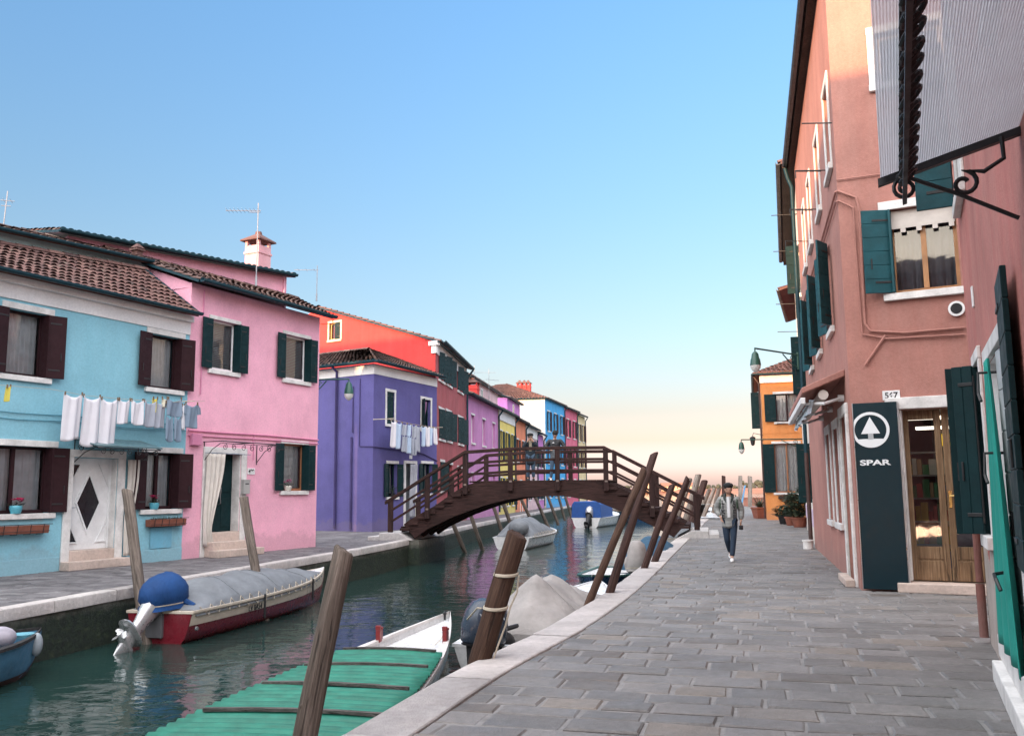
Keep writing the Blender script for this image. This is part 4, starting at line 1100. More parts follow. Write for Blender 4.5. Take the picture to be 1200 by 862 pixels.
# attic storeys set back behind the low row
def attic(parent, W_, u0, u1, d0, d1, z0, z1, wm, roofm, rise=1.1, win=True):
    a = Wall(W_.pt(u0, d0, 0).xy, W_.pt(u1, d0, 0).xy)
    shell(parent, [W_.pt(u0, d0, 0).xy, W_.pt(u1, d0, 0).xy, W_.pt(u1, d1, 0).xy, W_.pt(u0, d1, 0).xy], [z1] * 4, [wm, wm, INR], name='attic_wall', base=z0)
    tile_roof(parent, a.pt(-.3, -.3, z1), a.pt(a.L + .3, -.3, z1), a.pt(-.3, (d1 - d0) * .6, z1 + rise), a.pt(a.L + .3, (d1 - d0) * .6, z1 + rise), roofm, .32, .5, name='attic_roof', under=GUTTER)
    if win:
        b = Wall(W_.pt(u0, d1, 0).xy, W_.pt(u0, d0, 0).xy)
        for A_, L_ in ((a, a.L),):
            f = MB(); f.box(A_.fr(), L_ * .4 - .05, L_ * .4 + .75, -.03, -.002, z1 - 1.5, z1 - .3); o = f.build('window', WHITE, parent)
            g = MB(); g.box(A_.fr(), L_ * .4 + .05, L_ * .4 + .65, -.045, -.031, z1 - 1.4, z1 - .4); g.build('pane', DG, o)
attic(yel, WY, -4.5, 7.2, 1.3, 7, 6.5, 9.35, PPK, TILE_RED, 1.3)
attic(ppk, WPk, -.5, 6.8, 1.5, 7, 6.5, 9.7, LIL, TILE_RED, 1.2)
for (px, lab) in ((0, 0),):
    c = at(554.5, 456, 60); chimney_on(vio, (c.x, c.y, c.z - 1.5), .8, .7, 1.75, RED, WV.e)
for px in (609, 614.5, 619):
    c = at(px, 452, 97); chimney_on(fbl, (c.x, c.y, 10.9), .55, .55, c.z - 10.9 + .1, RED, WF1.e, flare=.08)
for px, top, lab in ((556, 428, 'crossed aerial above the violet roof, nearer of the two'), (573, 432, 'slender aerial above the violet roof, farther of the two')):
    q = at(px, 458, 62); antenna(lab, (q.x, q.y, q.z - .6), at(px, top, 62).z - q.z + .6, [(1.9, -.9, .5, 5, 5), (1.4, -.3, .9, 40, 3)])

# ================================================================== RIGHT BANK
TER = stucco('terracotta_stucco', (.39, .175, .142), .45, (.47, .29, .25), .5)
COR = stucco('coral_stucco', (.46, .155, .13), .6, (.50, .32, .27), .5)
BARE = stucco('bare_lime_plaster', (.42, .36, .32), .9, (.55, .50, .46), .6)
C0 = (5.53, 14.61); S0 = (8.29, 25.1)
WS = Wall(S0, C0)
WT = Wall(C0, (C0[0] + .88 * 7, C0[1] - .475 * 7))
shop = thing('shop_building', 'tall terracotta corner building with a wooden shop door and striped awning', 'building', (C0[0], C0[1], 0))
SH = 10.9
sv = lambda px0, py0, px1, py1: WS.rect(px0, py0, px1, py1)
sW = []
for uc in (WS.L - 2.35, WS.L - 5.2, WS.L - 7.9): sW.append((uc - .42, uc + .42, 4.6, 6.2))
sT = []
for uc in (WS.L - .95, WS.L - 3.4, WS.L - 6.0, WS.L - 8.2): sT.append((uc - .4, uc + .4, 7.25, 8.8))
sG = []
for uc in (WS.L - 2.75, WS.L - 4.6): sG.append((uc - .45, uc + .45, .95, 2.75))
sDr = (WS.L - 1.55, WS.L - .55, -.05, 2.85)
tW = [WT.rect(1043, 240, 1123, 341), (WT.V(1025, 50)[0], WT.V(1025, 50)[0] + 1.0, WT.V(1022, 108)[1] + .1, 9.2)]
tD = (WT.V(1061, 590)[0], WT.V(1061, 590)[0] + 1.16, -.05, WT.V(1090, 478)[1])
far_c = WT.pt(7, 0, 0)
shell(shop, [S0, C0, far_c.xy, WS.pt(0, 9, 0).xy], [SH] * 4, [TER, TER, INR], {0: sW + sT + sG + [sDr], 1: tW + [tD]})
frS, frT = WS.fr(), WT.fr()
WTIMB = wood('weathered_door_timber', (.20, .12, .065), (.33, .22, .13), 1.0, 'Z', .6, .4)
# side elevation: the first floor has green shutters standing off the wall
for h in sW: window(shop, WS, h, WHITE, tw=.12, mull=1, curtain=True, trim=('sill',), sh=[('L', .42, 162, TEALG, 5, -.05), ('R', .42, 150, TEALG, 5, -.05)])
for h in sT: window(shop, WS, h, WHITE, tw=.14, mull=1, curtain=False, trim=('lintel', 'sill', 'jamb'))
for h in sG: window(shop, WS, h, WHITE, tw=.17, mull=1, curtain=True, trim=('lintel', 'sill', 'jamb'), rec=.2)
dd = MB(); dd.box(frS, sDr[0] + .003, sDr[1] - .003, .22, .27, .12, sDr[3] - .003); dd.build('side_door', WTIMB, shop)
tr = MB(); tr.box(frS, sDr[0] - .17, sDr[0] + .002, -.05, -.001, 0, sDr[3]); tr.box(frS, sDr[1] - .002, sDr[1] + .17, -.05, -.001, 0, sDr[3]); tr.box(frS, sDr[0] - .17, sDr[1] + .17, -.052, -.001, sDr[3] + .002, sDr[3] + .18); tr.build('door_surround', STONE, shop, bevel=.01)
st = MB(); st.box(frS, sDr[0] - .17, sDr[1] + .17, -.2, -.054, 0, .12); st.build('door_step', MARB, shop, bevel=.012)
# front: big first floor window
FT = paint('honey_window_timber', (.42, .20, .08), .45, .3)
w1 = window(shop, WT, tW[0], FT, trim=('lintel', 'sill'), tw=.14, rec=.14, mull=1, curtain=True, cm=fabric('grey_net_curtain', (.22, .21, .23), .95, .3), sh=[('L', .42, 158, TEALG, 6, -.06)])
h = tW[0]
# scalloped blind in the head of the window
vb = MB(); n = 8; z1 = h[3] - .02
for i in range(n):
    a, b = h[0] + .02 + (h[1] - h[0] - .04) * i / n, h[0] + .02 + (h[1] - h[0] - .04) * (i + 1) / n
    vb.box(frT, a, b, .06, .075, z1 - .3, z1)
    if i % 2: vb.box(frT, a + .03, b - .01, .061, .074, z1 - .37, z1 - .3)
vb.build('roller_blind', CREAM, w1)
box_part('shutter', frT, (h[0] + .006, h[0] + .04, -.12, .13, h[2] + .02, h[3] - .02), TEALG, shop)
window(shop, WT, tW[1], WHITE, trim=('lintel', 'sill', 'jamb'), tw=.13, mull=1, curtain=False)
# front door: two glazed leaves
z0 = .17; zt = tD[3]
st = MB(); st.box(frT, tD[0] - .18, tD[1] + .3, -.16, .3, 0, z0 - .02); st.build('door_step', MARB, shop, bevel=.015)
tr = MB(); tr.box(frT, tD[0] - .2, tD[0] + .004, -.05, -.001, 0, zt); tr.box(frT, tD[1] - .004, tD[1] + .2, -.05, -.001, 0, zt); tr.box(frT, tD[0] - .2, tD[1] + .2, -.052, -.001, zt + .003, zt + .19); tr.box(frT, tD[0] + .002, tD[0] + .03, .002, .2, z0, zt - .004); tr.build('door_surround', STONE, shop, bevel=.01)
lw = (tD[1] - tD[0]) / 2
for k in range(2):
    a, b = tD[0] + lw * k + .006, tD[0] + lw * (k + 1) - .006; m = MB(); y0, y1 = .18, .235
    m.box(frT, a, a + .1, y0, y1, z0, zt - .01); m.box(frT, b - .1, b, y0, y1, z0, zt - .01)
    m.box(frT, a + .1, b - .1, y0 + .002, y1 - .002, z0, z0 + .3); m.box(frT, a + .1, b - .1, y0 + .002, y1 - .002, z0 + .33, z0 + .52); m.box(frT, a + .1, b - .1, y0 + .002, y1 - .002, zt - .16, zt - .01)
    m.box(frT, a + .09, b - .09, y0 + .015, y1 - .015, z0 + .29, z0 + .34)
    lf = m.build('door_leaf', WTIMB, shop, bevel=.006, seg=1)
    g = MB(); g.box(frT, a + .09, b - .09, .205, .211, z0 + .51, zt - .15); g.build('door_glass', GLASS, lf)
    if k == 1:
        BR = paint('brass', (.55, .38, .14), .3, .1, .02, metal=.9)
        q = MB(); q.box(frT, a + .03, a + .07, y0 - .012, y0, z0 + 1.12, z0 + 1.38); q.tube([WT.pt(a + .05, y0 - .01, z0 + 1.3), WT.pt(a + .05, y0 - .06, z0 + 1.3), WT.pt(a + .2, y0 - .06, z0 + 1.31)], .012, 6); q.build('door_handle', BR, lf)
        BURG = paint('burgundy_panel', (.10, .008, .016), .5, .1)
        box_part('burgundy_panel', frT, (a + .1, b - .1, .216, .224, z0 + .53, z0 + 1.15), BURG, lf)
# shop interior seen through the door: lit ceiling tubes, shelves of goods
def emit(name, c, s):
    m, t, b = newmat(name); b.inputs['Emission Color'].default_value = (*c, 1); b.inputs['Emission Strength'].default_value = s; b.inputs['Base Color'].default_value = (*c, 1); return m
TUBE = emit('shop_tube_light', (1, .82, .6), 3.0)
for k, (u, d, z) in enumerate(((tD[0] + .2, 1.2, 2.75), (tD[0] + .9, 1.5, 2.85), (tD[0] + .3, 2.4, 2.65), (tD[0] + 1.0, 2.8, 2.6))):
    tag(recenter(MB().box(frT, u - .25, u + .45, d, d + .12, z, z + .05).build('ceiling_light', TUBE)), 'lit ceiling tube inside the shop behind the wooden door', 'lamp', 'shop ceiling lights')
pl = paint('shop_floor', (.25, .23, .21), .6); box_part('shop_floor', frT, (.1, 5, .35, 6, .1, .16), pl, shop, 0); box_part('shop_ceiling', frT, (.1, 5, .35, 6, 3.05, 3.1), paint('shop_ceiling_paint', (.6, .58, .55), .7), shop, 0)
shf = thing('shop_shelf', 'tall shelf stacked with packets inside the shop behind the left door leaf', 'shelf', WT.pt(tD[0] + .5, 1.9, .16))
mb = MB(); sm_ = paint('shelf_metal', (.35, .35, .36), .5)
for z in (.2, .6, 1.0, 1.4, 1.8, 2.2): mb.box(frT, tD[0] - .4, tD[0] + .8, 1.9, 2.3, z, z + .03)
mb.box(frT, tD[0] - .42, tD[0] - .4, 1.9, 2.3, .16, 2.3); mb.box(frT, tD[0] + .8, tD[0] + .82, 1.9, 2.3, .16, 2.3); mb.build('rack', sm_, shf)
rnd = random.Random(3); gm = [paint('packet_%s' % n, c, .4, .1, 0) for n, c in (('red', (.4, .05, .04)), ('white', (.6, .6, .58)), ('green', (.08, .25, .12)), ('blue', (.06, .14, .35)), ('yellow', (.6, .42, .06)), ('tan', (.45, .30, .18)))]
gd = MB()
for z in (.23, .63, 1.03, 1.43, 1.83):
    u = tD[0] - .38
    while u < tD[0] + .72:
        w_ = rnd.uniform(.06, .13); gd.box(frT, u, u + w_ - .008, 1.93, 2.2, z + .001, z + rnd.uniform(.16, .32), rnd.randrange(6)); u += w_
o = gd.build('packets', gm, shf); o['kind'] = 'stuff'
# yellow arrow sign hanging behind the glass
ys = WT.rect(1101, 508, 1121, 522, .5)
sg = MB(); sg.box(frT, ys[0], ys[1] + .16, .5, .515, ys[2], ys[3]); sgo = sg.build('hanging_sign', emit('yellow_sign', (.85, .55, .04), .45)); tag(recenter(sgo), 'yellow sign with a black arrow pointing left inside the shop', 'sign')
sgo.location.z += 0
ar = MB(); uc, zc = (ys[0] + ys[1]) / 2 + .08, (ys[2] + ys[3]) / 2; hh = (ys[3] - ys[2])
ar.box(frT, uc - .05, uc + .12, .492, .498, zc - hh * .09, zc + hh * .09); ar.loft([[WT.pt(uc - .13, d, zc), WT.pt(uc - .02, d, zc + hh * .3), WT.pt(uc - .02, d, zc + hh * .14), WT.pt(uc - .07, d, zc), WT.pt(uc - .02, d, zc - hh * .14), WT.pt(uc - .02, d, zc - hh * .3)] for d in (.492, .498)])
ar.tube([WT.pt(ys[0] + .02, .507, ys[3]), WT.pt(ys[0] + .02, .507, 3.05)], .004, 5); ar.tube([WT.pt(ys[1] + .14, .507, ys[3]), WT.pt(ys[1] + .14, .507, 3.05)], .004, 5)
ar.build('arrow', IRON, sgo)
# number plate 567, round vent, conduits
un, zn = WT.V(1044.5, 463); pl = box_part('number_plate', frT, (un - .13, un + .13, -.02, -.003, zn - .075, zn + .075), WHITE, shop)
text('567', WT.pt(un, -.021, zn - .045), WT.e, (0, 0, 1), .095, paint('plate_black', (.02, .02, .025), .5), pl, align='CENTER', bold=.003)
un, zn = WT.V(1121, 362); v_ = MB(); v_.tube([WT.pt(un, -.06, zn), WT.pt(un, -.002, zn)], .12, 16); vo = v_.build('vent', WHITE, shop); MB().tube([WT.pt(un, -.066, zn), WT.pt(un, -.061, zn)], .085, 16).build('vent_opening', DARK, vo)
cd = MB(); ZU = WT.V(1000, 222)[1]; zl = 4.2
def wl(px, py): u, z = WT.V(px, py); return WT.pt(u, -.035, z)
cd.tube([WS.pt(0, -.03, ZU + .05), WS.pt(WS.L, -.03, ZU), WT.pt(.02, -.04, ZU), wl(1003, 232), wl(1008, 250), wl(1014, 380), wl(1020, 388), wl(1060, 390), wl(1130, 384)], .021, 6)
cd.tube([WS.pt(0, -.03, ZU - .12), WS.pt(WS.L, -.03, ZU - .17), WT.pt(.02, -.04, ZU - .17), wl(1000, 244), wl(1011, 392), wl(1040, 397), wl(1130, 392)], .015, 6)
cd.tube([wl(1038, 393), wl(1014, 428)], .022, 6); cd.tube([WT.pt(0, -.03, ZU + .2), WT.pt(2.4, -.03, ZU + .12)], .012, 5)
cd.build('wall_conduit', TER, shop)
# eaves and roof
ev = MB(); ev.box(frS, -.2, WS.L + .2, -.17, -.002, SH - .02, SH + .1); ev.box(frT, -.1, 7, -.17, -.002, SH - .023, SH + .098)
ev.build('eaves', wood('eaves_timber', (.05, .035, .03), (.10, .07, .055)), shop)
tile_roof(shop, WS.pt(-.2, -.19, SH + .12), WS.pt(WS.L + .15, -.19, SH + .12), WS.pt(-.2, 4, SH + 1.6), WS.pt(WS.L - 2, 4, SH + 1.6), TILE_RED, .3, .45)
gutter(shop, WS.pt(-.2, -.26, SH + .1), WS.pt(WS.L + .15, -.26, SH + .1), paint('dark_gutter', (.03, .035, .04), .4), .08)
pipe(shop, [WS.pt(-.06, -.26, SH), WS.pt(-.06, -.2, SH - .3), WS.pt(-.02, -.1, SH - .6), WS.pt(-.02, -.1, 2.6)], .055); pipe(shop, [WS.pt(-.02, -.1, 2.6), WS.pt(-.02, -.1, .05)], .06, paint('rusty_pipe', (.07, .035, .03), .6, .4))
ip = MB()
for uc in (WS.L - .95, WS.L - 3.4, WS.L - 6.0):
    ip.tube([WS.pt(uc - .75, -.004, 7.55), WS.pt(uc - .75, -.55, 7.6), WS.pt(uc - .75, -.55, 7.45)], .012, 5)
    ip.tube([WS.pt(uc + .8, -.004, 7.85), WS.pt(uc + .8, -.5, 7.9)], .012, 5)
q0, q1 = wl(1000, 65), wl(1000, 82)
ip.build('laundry_bracket', IRON, shop)
# awning with its little hood above the side windows
AW0, AW1 = WS.L - 5.9, WS.L - .55
aw = thing('awning', 'retracted awning under a pink hood on the side of the terracotta building', 'awning', WS.pt((AW0 + AW1) / 2, 0, 3.1))
b_ = MB(); b_.loft([[WS.pt(u, -.003, 3.62), WS.pt(u, -.003, 3.5), WS.pt(u, -.72, 3.22), WS.pt(u, -.72, 3.32)] for u in (AW0, AW1)]); b_.build('hood', TER, aw, bevel=.015)
b_ = MB(); b_.tube([WS.pt(AW0 + .1, -.36, 3.2), WS.pt(AW1 - .1, -.36, 3.2)], .085, 12); b_.build('roller', CREAM, aw, smooth=True)
b_ = MB(); b_.box(frS, AW0 + .05, AW1 - .05, -.74, -.66, 3.05, 3.16); b_.build('front_bar', WHITE, aw, bevel=.01)
for u in (AW0 + .35, (AW0 + AW1) / 2, AW1 - .4):
    b_ = MB(); b_.tube([WS.pt(u, -.05, 3.16), WS.pt(u + .4, -.36, 3.04), WS.pt(u, -.68, 3.08)], .028, 6); b_.tube([WS.pt(u, -.002, 3.16), WS.pt(u, -.1, 3.16)], .06, 8); b_.build('folding_arm', WHITE, aw)
fl = MB(); n = 70
fl.loft([[WS.pt(AW0 + .1 + (AW1 - AW0 - .2) * i / n, -.55 + .03 * math.sin(i * 1.1) - .03 * k, 3.14 - .12 * k + .02 * math.sin(i * .7)) for i in range(n + 1)] for k in range(3)], closed=False, caps=False)
fl.build('valance', paint('clear_plastic', (.42, .44, .46), .2, .2), aw, smooth=True)
# shop sign panel
zt_, u0s = WT.V(1030, 472)[1], .05
u1s = WT.V(1059, 580)[0]
sgn = thing('shop_sign', 'tall dark teal sign panel with a white ringed tree mark and SPAR lettering', 'sign', WT.pt((u0s + u1s) / 2, -.1, .03))
SGM = paint('sign_teal', (.004, .020, .028), .4, .12, .02, spec=.25)
b_ = MB(); b_.box(frT, u0s, u1s, -.14, -.055, .035, zt_); b_.build('panel', SGM, sgn, bevel=.006)
b_ = MB(); b_.box(frT, u0s - .012, u0s - .001, -.145, -.05, .03, zt_ + .004); b_.box(frT, u1s + .001, u1s + .012, -.145, -.05, .03, zt_ + .004); b_.build('edge_trim', STEEL, sgn)
SGW = paint('sign_white', (.74, .76, .77), .4, .06, 0)
uc, zc = WT.V(1019, 504); uc = WT.V(1020, 504, -.142)[0]; rr = .285
rg = MB(); n = 40; dI, dO = -.146, -.1405
for i in range(n):
    a, b = 2 * math.pi * i / n, 2 * math.pi * (i + 1) / n
    q = [(uc + r_ * math.cos(t_), zc + r_ * math.sin(t_)) for r_, t_ in ((rr, a), (rr, b), (rr * .84, b), (rr * .84, a))]
    q = [(max(p[0], u0s + .004), p[1]) for p in q]
    rg.loft([[WT.pt(p[0], d, p[1]) for p in q] for d in (dI, dO)])
tri = [(uc, zc + rr * .72), (uc + rr * .5, zc - rr * .22), (uc + rr * .14, zc - rr * .22), (uc + rr * .14, zc - rr * .5), (uc + rr * .62, zc - rr * .62), (uc, zc - rr * .9), (uc - rr * .62, zc - rr * .62), (uc - rr * .14, zc - rr * .5), (uc - rr * .14, zc - rr * .22), (uc - rr * .5, zc - rr * .22)]
for poly in (tri[:2] + [tri[9]], [tri[2], tri[3], tri[7], tri[8]][::1], [(uc + rr * .14, zc - rr * .2), (uc + rr * .14, zc - rr * .55), (uc - rr * .14, zc - rr * .55), (uc - rr * .14, zc - rr * .2)], [(uc + rr * .14, zc - rr * .5), (uc + rr * .66, zc - rr * .52), (uc + rr * .4, zc - rr * .78), (uc, zc - rr * .9), (uc - rr * .4, zc - rr * .78), (uc - rr * .66, zc - rr * .52), (uc - rr * .14, zc - rr * .5)]):
    rg.loft([[WT.pt(max(p[0], u0s + .004), d, p[1]) for p in poly] for d in (dI - .0005, dO)])
rg.build('ringed_tree_mark', SGW, sgn)
ul, zl_ = WT.V(1006, 545, -.142); ur2 = WT.V(1046, 545, -.142)[0]
text('SPAR', WT.pt(u0s + .06, -.1405, zl_), WT.e, (0, 0, 1), .085, SGW, sgn, depth=.006, bold=.004, sx=1.95 * (ur2 - u0s) / .62)

# --- houses beyond the shop -----------------------------------------
T0, T1 = (11.75, 36.4), (8.36, 25.2)
T2 = (14.3, 43.6)
lilm = stucco('pale_lilac_stucco', (.56, .44, .56), .4); 
h2 = thing('terraced_house', 'white and lilac house with sunlit eaves squeezed beyond the terracotta building', 'house', (T1[0], T1[1], 0))
W2 = Wall(T0, T1); fr2_ = W2.fr(); H2 = 11.1
hol = [(W2.L - 1.3, W2.L - .5, 1.2, 2.9), (W2.L - 4.2, W2.L - 3.4, 1.2, 2.9), (W2.L - 1.3, W2.L - .5, 4.3, 6.0), (W2.L - 4.2, W2.L - 3.4, 4.3, 6.0), (W2.L - 2.0, W2.L - 1.2, 7.4, 8.9), (W2.L - 6.4, W2.L - 5.6, 7.4, 8.9)]
shell(h2, [T0, T1, W2.pt(W2.L, 8, 0).xy, W2.pt(0, 8, 0).xy], [H2] * 4, [WHT, WHT, INR], {0: hol})
box_part('lilac_band', fr2_, (.01, W2.L - .01, -.02, -.001, .5, 1.0), lilm, h2, 0)
for i, h in enumerate(hol):
    window(h2, W2, h, WHITE, tw=.12, mull=1, curtain=False, sh=[('R', .36, 95, GREEN, 5, -.03)] if i % 2 == 0 else [('R', .36, 170, GREEN, 5, -.03)])
tile_roof(h2, W2.pt(-.2, -.42, H2), W2.pt(W2.L + .1, -.42, H2), W2.pt(-.2, 4, H2 + 1.5), W2.pt(W2.L + .1, 4, H2 + 1.5), TILE_RED, .3, .45)
ev = MB(); ev.box(fr2_, -.2, W2.L + .1, -.38, -.002, H2 - .2, H2 - .11)
ev.build('eaves', MC['eaves_timber'], h2)
gutter(h2, W2.pt(-.2, -.48, H2), W2.pt(W2.L + .1, -.48, H2), MC['dark_gutter'], .08)
ir = MB()
for u, z in ((W2.L - .3, 9.6), (W2.L - 3, 9.2), (W2.L - 2.2, 7.3), (W2.L - 6.8, 7.2)):
    ir.tube([W2.pt(u, 0, z), W2.pt(u, -.75, z + .03)], .014, 5)
ir.build('laundry_bracket', IRON, h2)
h3 = thing('terraced_house', 'wine red house with a sunlit top next to the orange house', 'house', (T0[0], T0[1], 0))
W3_ = Wall(T2, (T0[0] + .03, T0[1] + .1)); fr3 = W3_.fr(); H3 = 9.9
hol = [(W3_.L - 1.6, W3_.L - .8, 1.2, 2.9), (W3_.L - 1.6, W3_.L - .8, 4.3, 6.0), (W3_.L - 4.6, W3_.L - 3.8, 4.3, 6.0), (W3_.L - 4.6, W3_.L - 3.8, 1.2, 2.9)]
shell(h3, [T2, (T0[0] + .03, T0[1] + .1), W3_.pt(W3_.L, 8, 0).xy, W3_.pt(0, 8, 0).xy], [H3] * 4, [MAR, MAR, INR], {0: hol})
for h in hol: window(h3, W3_, h, WHITE, tw=.12, mull=1, curtain=False, sh=[('R', .42, 165, GREEN, 5, -.03)])
tile_roof(h3, W3_.pt(-.1, -.6, H3), W3_.pt(W3_.L, -.6, H3), W3_.pt(-.1, 4, H3 + 1.4), W3_.pt(W3_.L, 4, H3 + 1.4), TILE_RED, .3, .45)
gutter(h3, W3_.pt(-.1, -.66, H3), W3_.pt(W3_.L, -.66, H3), MC['dark_gutter'], .08)
# --- orange house closing the view ----------------------------------
OA, OB = (13.4, 48.0), (18.2, 46.55)
ORG = stucco('orange_stucco', (.66, .25, .075), .35, (.75, .42, .2))
WOr = Wall(OA, OB); frO = WOr.fr(); OH = 7.75
OL = (15.8, 57)
org = thing('house', 'orange house with tiled roof and green shutters closing the quay', 'house', (OA[0], OA[1], 0))
oW = [WOr.rect(909, 461, 936, 494), WOr.rect(908, 516, 937, 577)]
oW = [(a, a + 1.15, c, d) for a, b, c, d in oW]; oW[1] = (oW[1][0], oW[1][0] + 1.25, 1.42, 4.0)
shell(org, [OL, OA, OB, (OB[0] + 2.6, OB[1] + 8.6)], [OH] * 4, [ORG, ORG, INR], {1: oW})
for i, h in enumerate(oW): window(org, WOr, h, paint('window_timber', (.30, .13, .06), .5) if i else BROWN, tw=.12, mull=1, curtain=True, sh=[('L', .58, 170, GREEN, 5, -.05)] + ([('R', .5, 100, GREEN, 5, -.05)] if not i else []))
box_part('cornice', frO, (-.05, WOr.L, -.12, -.002, OH - .5, OH - .03), FRZ, org, .02)
box_part('string_course', frO, (.01, WOr.L - .01, -.02, -.002, 4.55, 4.6), ORG, org, 0)
WOl = Wall(OL, OA)
tile_roof(org, WOr.pt(-.35, -.35, OH), WOr.pt(WOr.L, -.35, OH), WOr.pt(2.6, 3.4, OH + 1.5), WOr.pt(WOr.L, 3.4, OH + 1.5), TILE_RED, .25, .38)
tile_roof(org, WOl.pt(-.2, -.35, OH), WOl.pt(WOl.L + .35, -.35, OH), WOl.pt(-.2, 3.2, OH + 1.5), WOr.pt(2.6, 3.4, OH + 1.5), TILE_RED, .25, .38, ridge=False)
gutter(org, WOr.pt(-.45, -.42, OH), WOr.pt(WOr.L, -.42, OH)); gutter(org, WOl.pt(-.2, -.42, OH), WOl.pt(WOl.L + .4, -.42, OH))
pipe(org, [WOl.pt(WOl.L - .15, -.4, OH), WOl.pt(WOl.L - .12, -.09, OH - .5), WOl.pt(WOl.L - .12, -.09, .1)], .05, MC['rusty_pipe'])
shutter(org, WOl, 'R', WOl.L - 1.2, 4.9, 6.9, .5, 88, GREEN, 5)
sh_ = MB(); sh_.box(WOl.fr(), WOl.L - 1.9, WOl.L - 1.2, -.01, .0, 4.9, 6.9); sh_.build('window', DG, org)
cn = MB(); u0, z0 = WOr.V(914, 522)[0], WOr.V(925, 518)[1]
k = 9; cn.loft([[WOr.pt(u, -.9 * (1 - math.cos(t_)) , z0 - .02 + .45 * math.sin(t_)) for t_ in (math.pi / 2 * q / k for q in range(k + 1))] for u in (WOr.L - 1.9, WOr.L - .3)], closed=False, caps=False)
ir = MB(); ir.tube([WOr.pt(.75, -.02, 5.0), WOr.pt(.75, -.45, 5.05), WOr.pt(2.1, -.45, 5.05), WOr.pt(2.1, -.02, 5.0)], .012, 5)
for t_ in range(3): ir.tube([WOr.pt(.75, -.15 * t_ - .1, 5.03), WOr.pt(2.1, -.15 * t_ - .1, 5.03)], .006, 5)
ir.build('drying_rail', IRON, org)
ln = MB(); q = WOl.pt(WOl.L - .5, 0, 4.5); ln.tube([q, q - WOl.n * .5 + Vector((0, 0, .12)), q - WOl.n * .55 + Vector((0, 0, -.05))], .02, 6); ln.tube([q - WOl.n * .55 + Vector((0, 0, -.05)), q - WOl.n * .55 + Vector((0, 0, -.12)), q - WOl.n * .55 + Vector((0, 0, -.5)), q - WOl.n * .55 + Vector((0, 0, -.56))], [.05, .16, .1, .03], 6)
ln.build('wall_lantern', IRON, org)

# --- coral house right beside the camera -----------------------------
N1, N0 = (4.95, 9.6), (3.78, 6.94)
dN = (Vector(N0) - Vector(N1)).normalized(); Nend = Vector(N1) + dN * 13
WN = Wall(N1, Nend); frN = WN.fr()
NH = 8.2
near = thing('terraced_house', 'coral house at the right edge with green shutters and a teal door curtain', 'house', (N1[0], N1[1], 0))
nW = [(.87, 1.5, 1.15, 2.78), (.5, 1.3, 4.55, 6.4), (4.6, 5.6, 4.55, 6.4)]
nD = (2.35, 3.95, -.05, 2.62)
n2 = WN.pt(0, .9, 0); 
shell(near, [N1, Nend, WN.pt(13, 7, 0).xy, WN.pt(0, 7, 0).xy], [NH] * 4, [COR, WHITE, INR], {0: nW + [nD]})
pt_ = MB(); n = 16
rnd = random.Random(5)
up_ = [(i * 1.95 / n + .005, max(.5, .95 + .12 * math.sin(i * .9) + rnd.uniform(-.05, .05))) for i in range(n + 1)]
for (a, za), (b, zb) in zip(up_, up_[1:]): pt_.loft([[WN.pt(a, -.012, 0), WN.pt(b, -.012, 0), WN.pt(b, -.012, zb), WN.pt(a, -.012, za)], [WN.pt(a, -.001, 0), WN.pt(b, -.001, 0), WN.pt(b, -.001, zb), WN.pt(a, -.001, za)]])
pt_.build('bare_plaster', BARE, near)
for i, h in enumerate(nW):
    window(near, WN, h, WHITE, tw=.11, mull=1, curtain=False, trim=('lintel', 'sill', 'jamb'), rec=.18)
shutter(near, WN, 'L', nW[0][0] - .02, nW[0][2], nW[0][3], .235, 92, GREEN, 4, -.05, True)
shutter(near, WN, 'L', nW[0][0] + .22, nW[0][2] + .01, nW[0][3] - .01, .2, 118, GREEN, 4, -.05, True)
box_part('shutter', frN, (nW[0][0] + .0, nW[0][0] + .035, -.05, .17, nW[0][2], nW[0][3]), GREEN, near)
shutter(near, WN, 'L', nW[1][0] - .02, nW[1][2], nW[1][3], .36, 95, TEALG, 6, -.06)
# door with teal curtain, pale inner leaf and green louvred outer leaf
dd = MB(); dd.box(frN, nD[0] + .003, nD[1] - .003, .2, .25, .3, nD[3] - .003); dd.build('door', WHITE, near)
shutter(near, WN, 'R', nD[1] - .03, .5, nD[3] - .02, .62, 4, paint('pale_grey_leaf', (.52, .54, .56), .5), 7, .03)
shutter(near, WN, 'R', nD[1] + .06, 1.08, 2.95, .66, 178, GREEN, 9, -.045)
tr = MB(); tr.box(frN, nD[0] - .12, nD[0] + .002, -.04, -.001, 0, nD[3]); tr.box(frN, nD[1] - .002, nD[1] + .12, -.04, -.001, 0, nD[3]); tr.box(frN, nD[0] - .12, nD[1] + .12, -.042, -.001, nD[3] + .003, nD[3] + .12)
tr.build('door_surround', STONE, near, bevel=.006)
st = MB(); st.box(frN, nD[0] - .3, nD[1] + .6, -.14, -.044, 0, .17); st.box(frN, nD[0] - .5, nD[1] + .8, -.07, -.046, .171, .36); st.build('door_step', STONE, near, bevel=.012)
TEALC = fabric('teal_cotton', (.008, .26, .21), .9, .12)
mb = MB(); rows = []
for k in range(25):
    s = k / 24; z = 2.56 - s * 2.18
    a = nD[0] + .6 - .72 * s ** .8 + .02 * math.sin(s * 5); wdt = .3 + 1.55 * s ** .9
    rows.append([WN.pt(a + wdt * i / 30, -.075 + (.03) * math.sin(i / 30 * 23 + s) * (.35 + s * .65) , z) for i in range(31)])
mb.loft(rows, closed=False, caps=False); mb.build('door_curtain', TEALC, near, smooth=True, sharp=80, solid=.005)
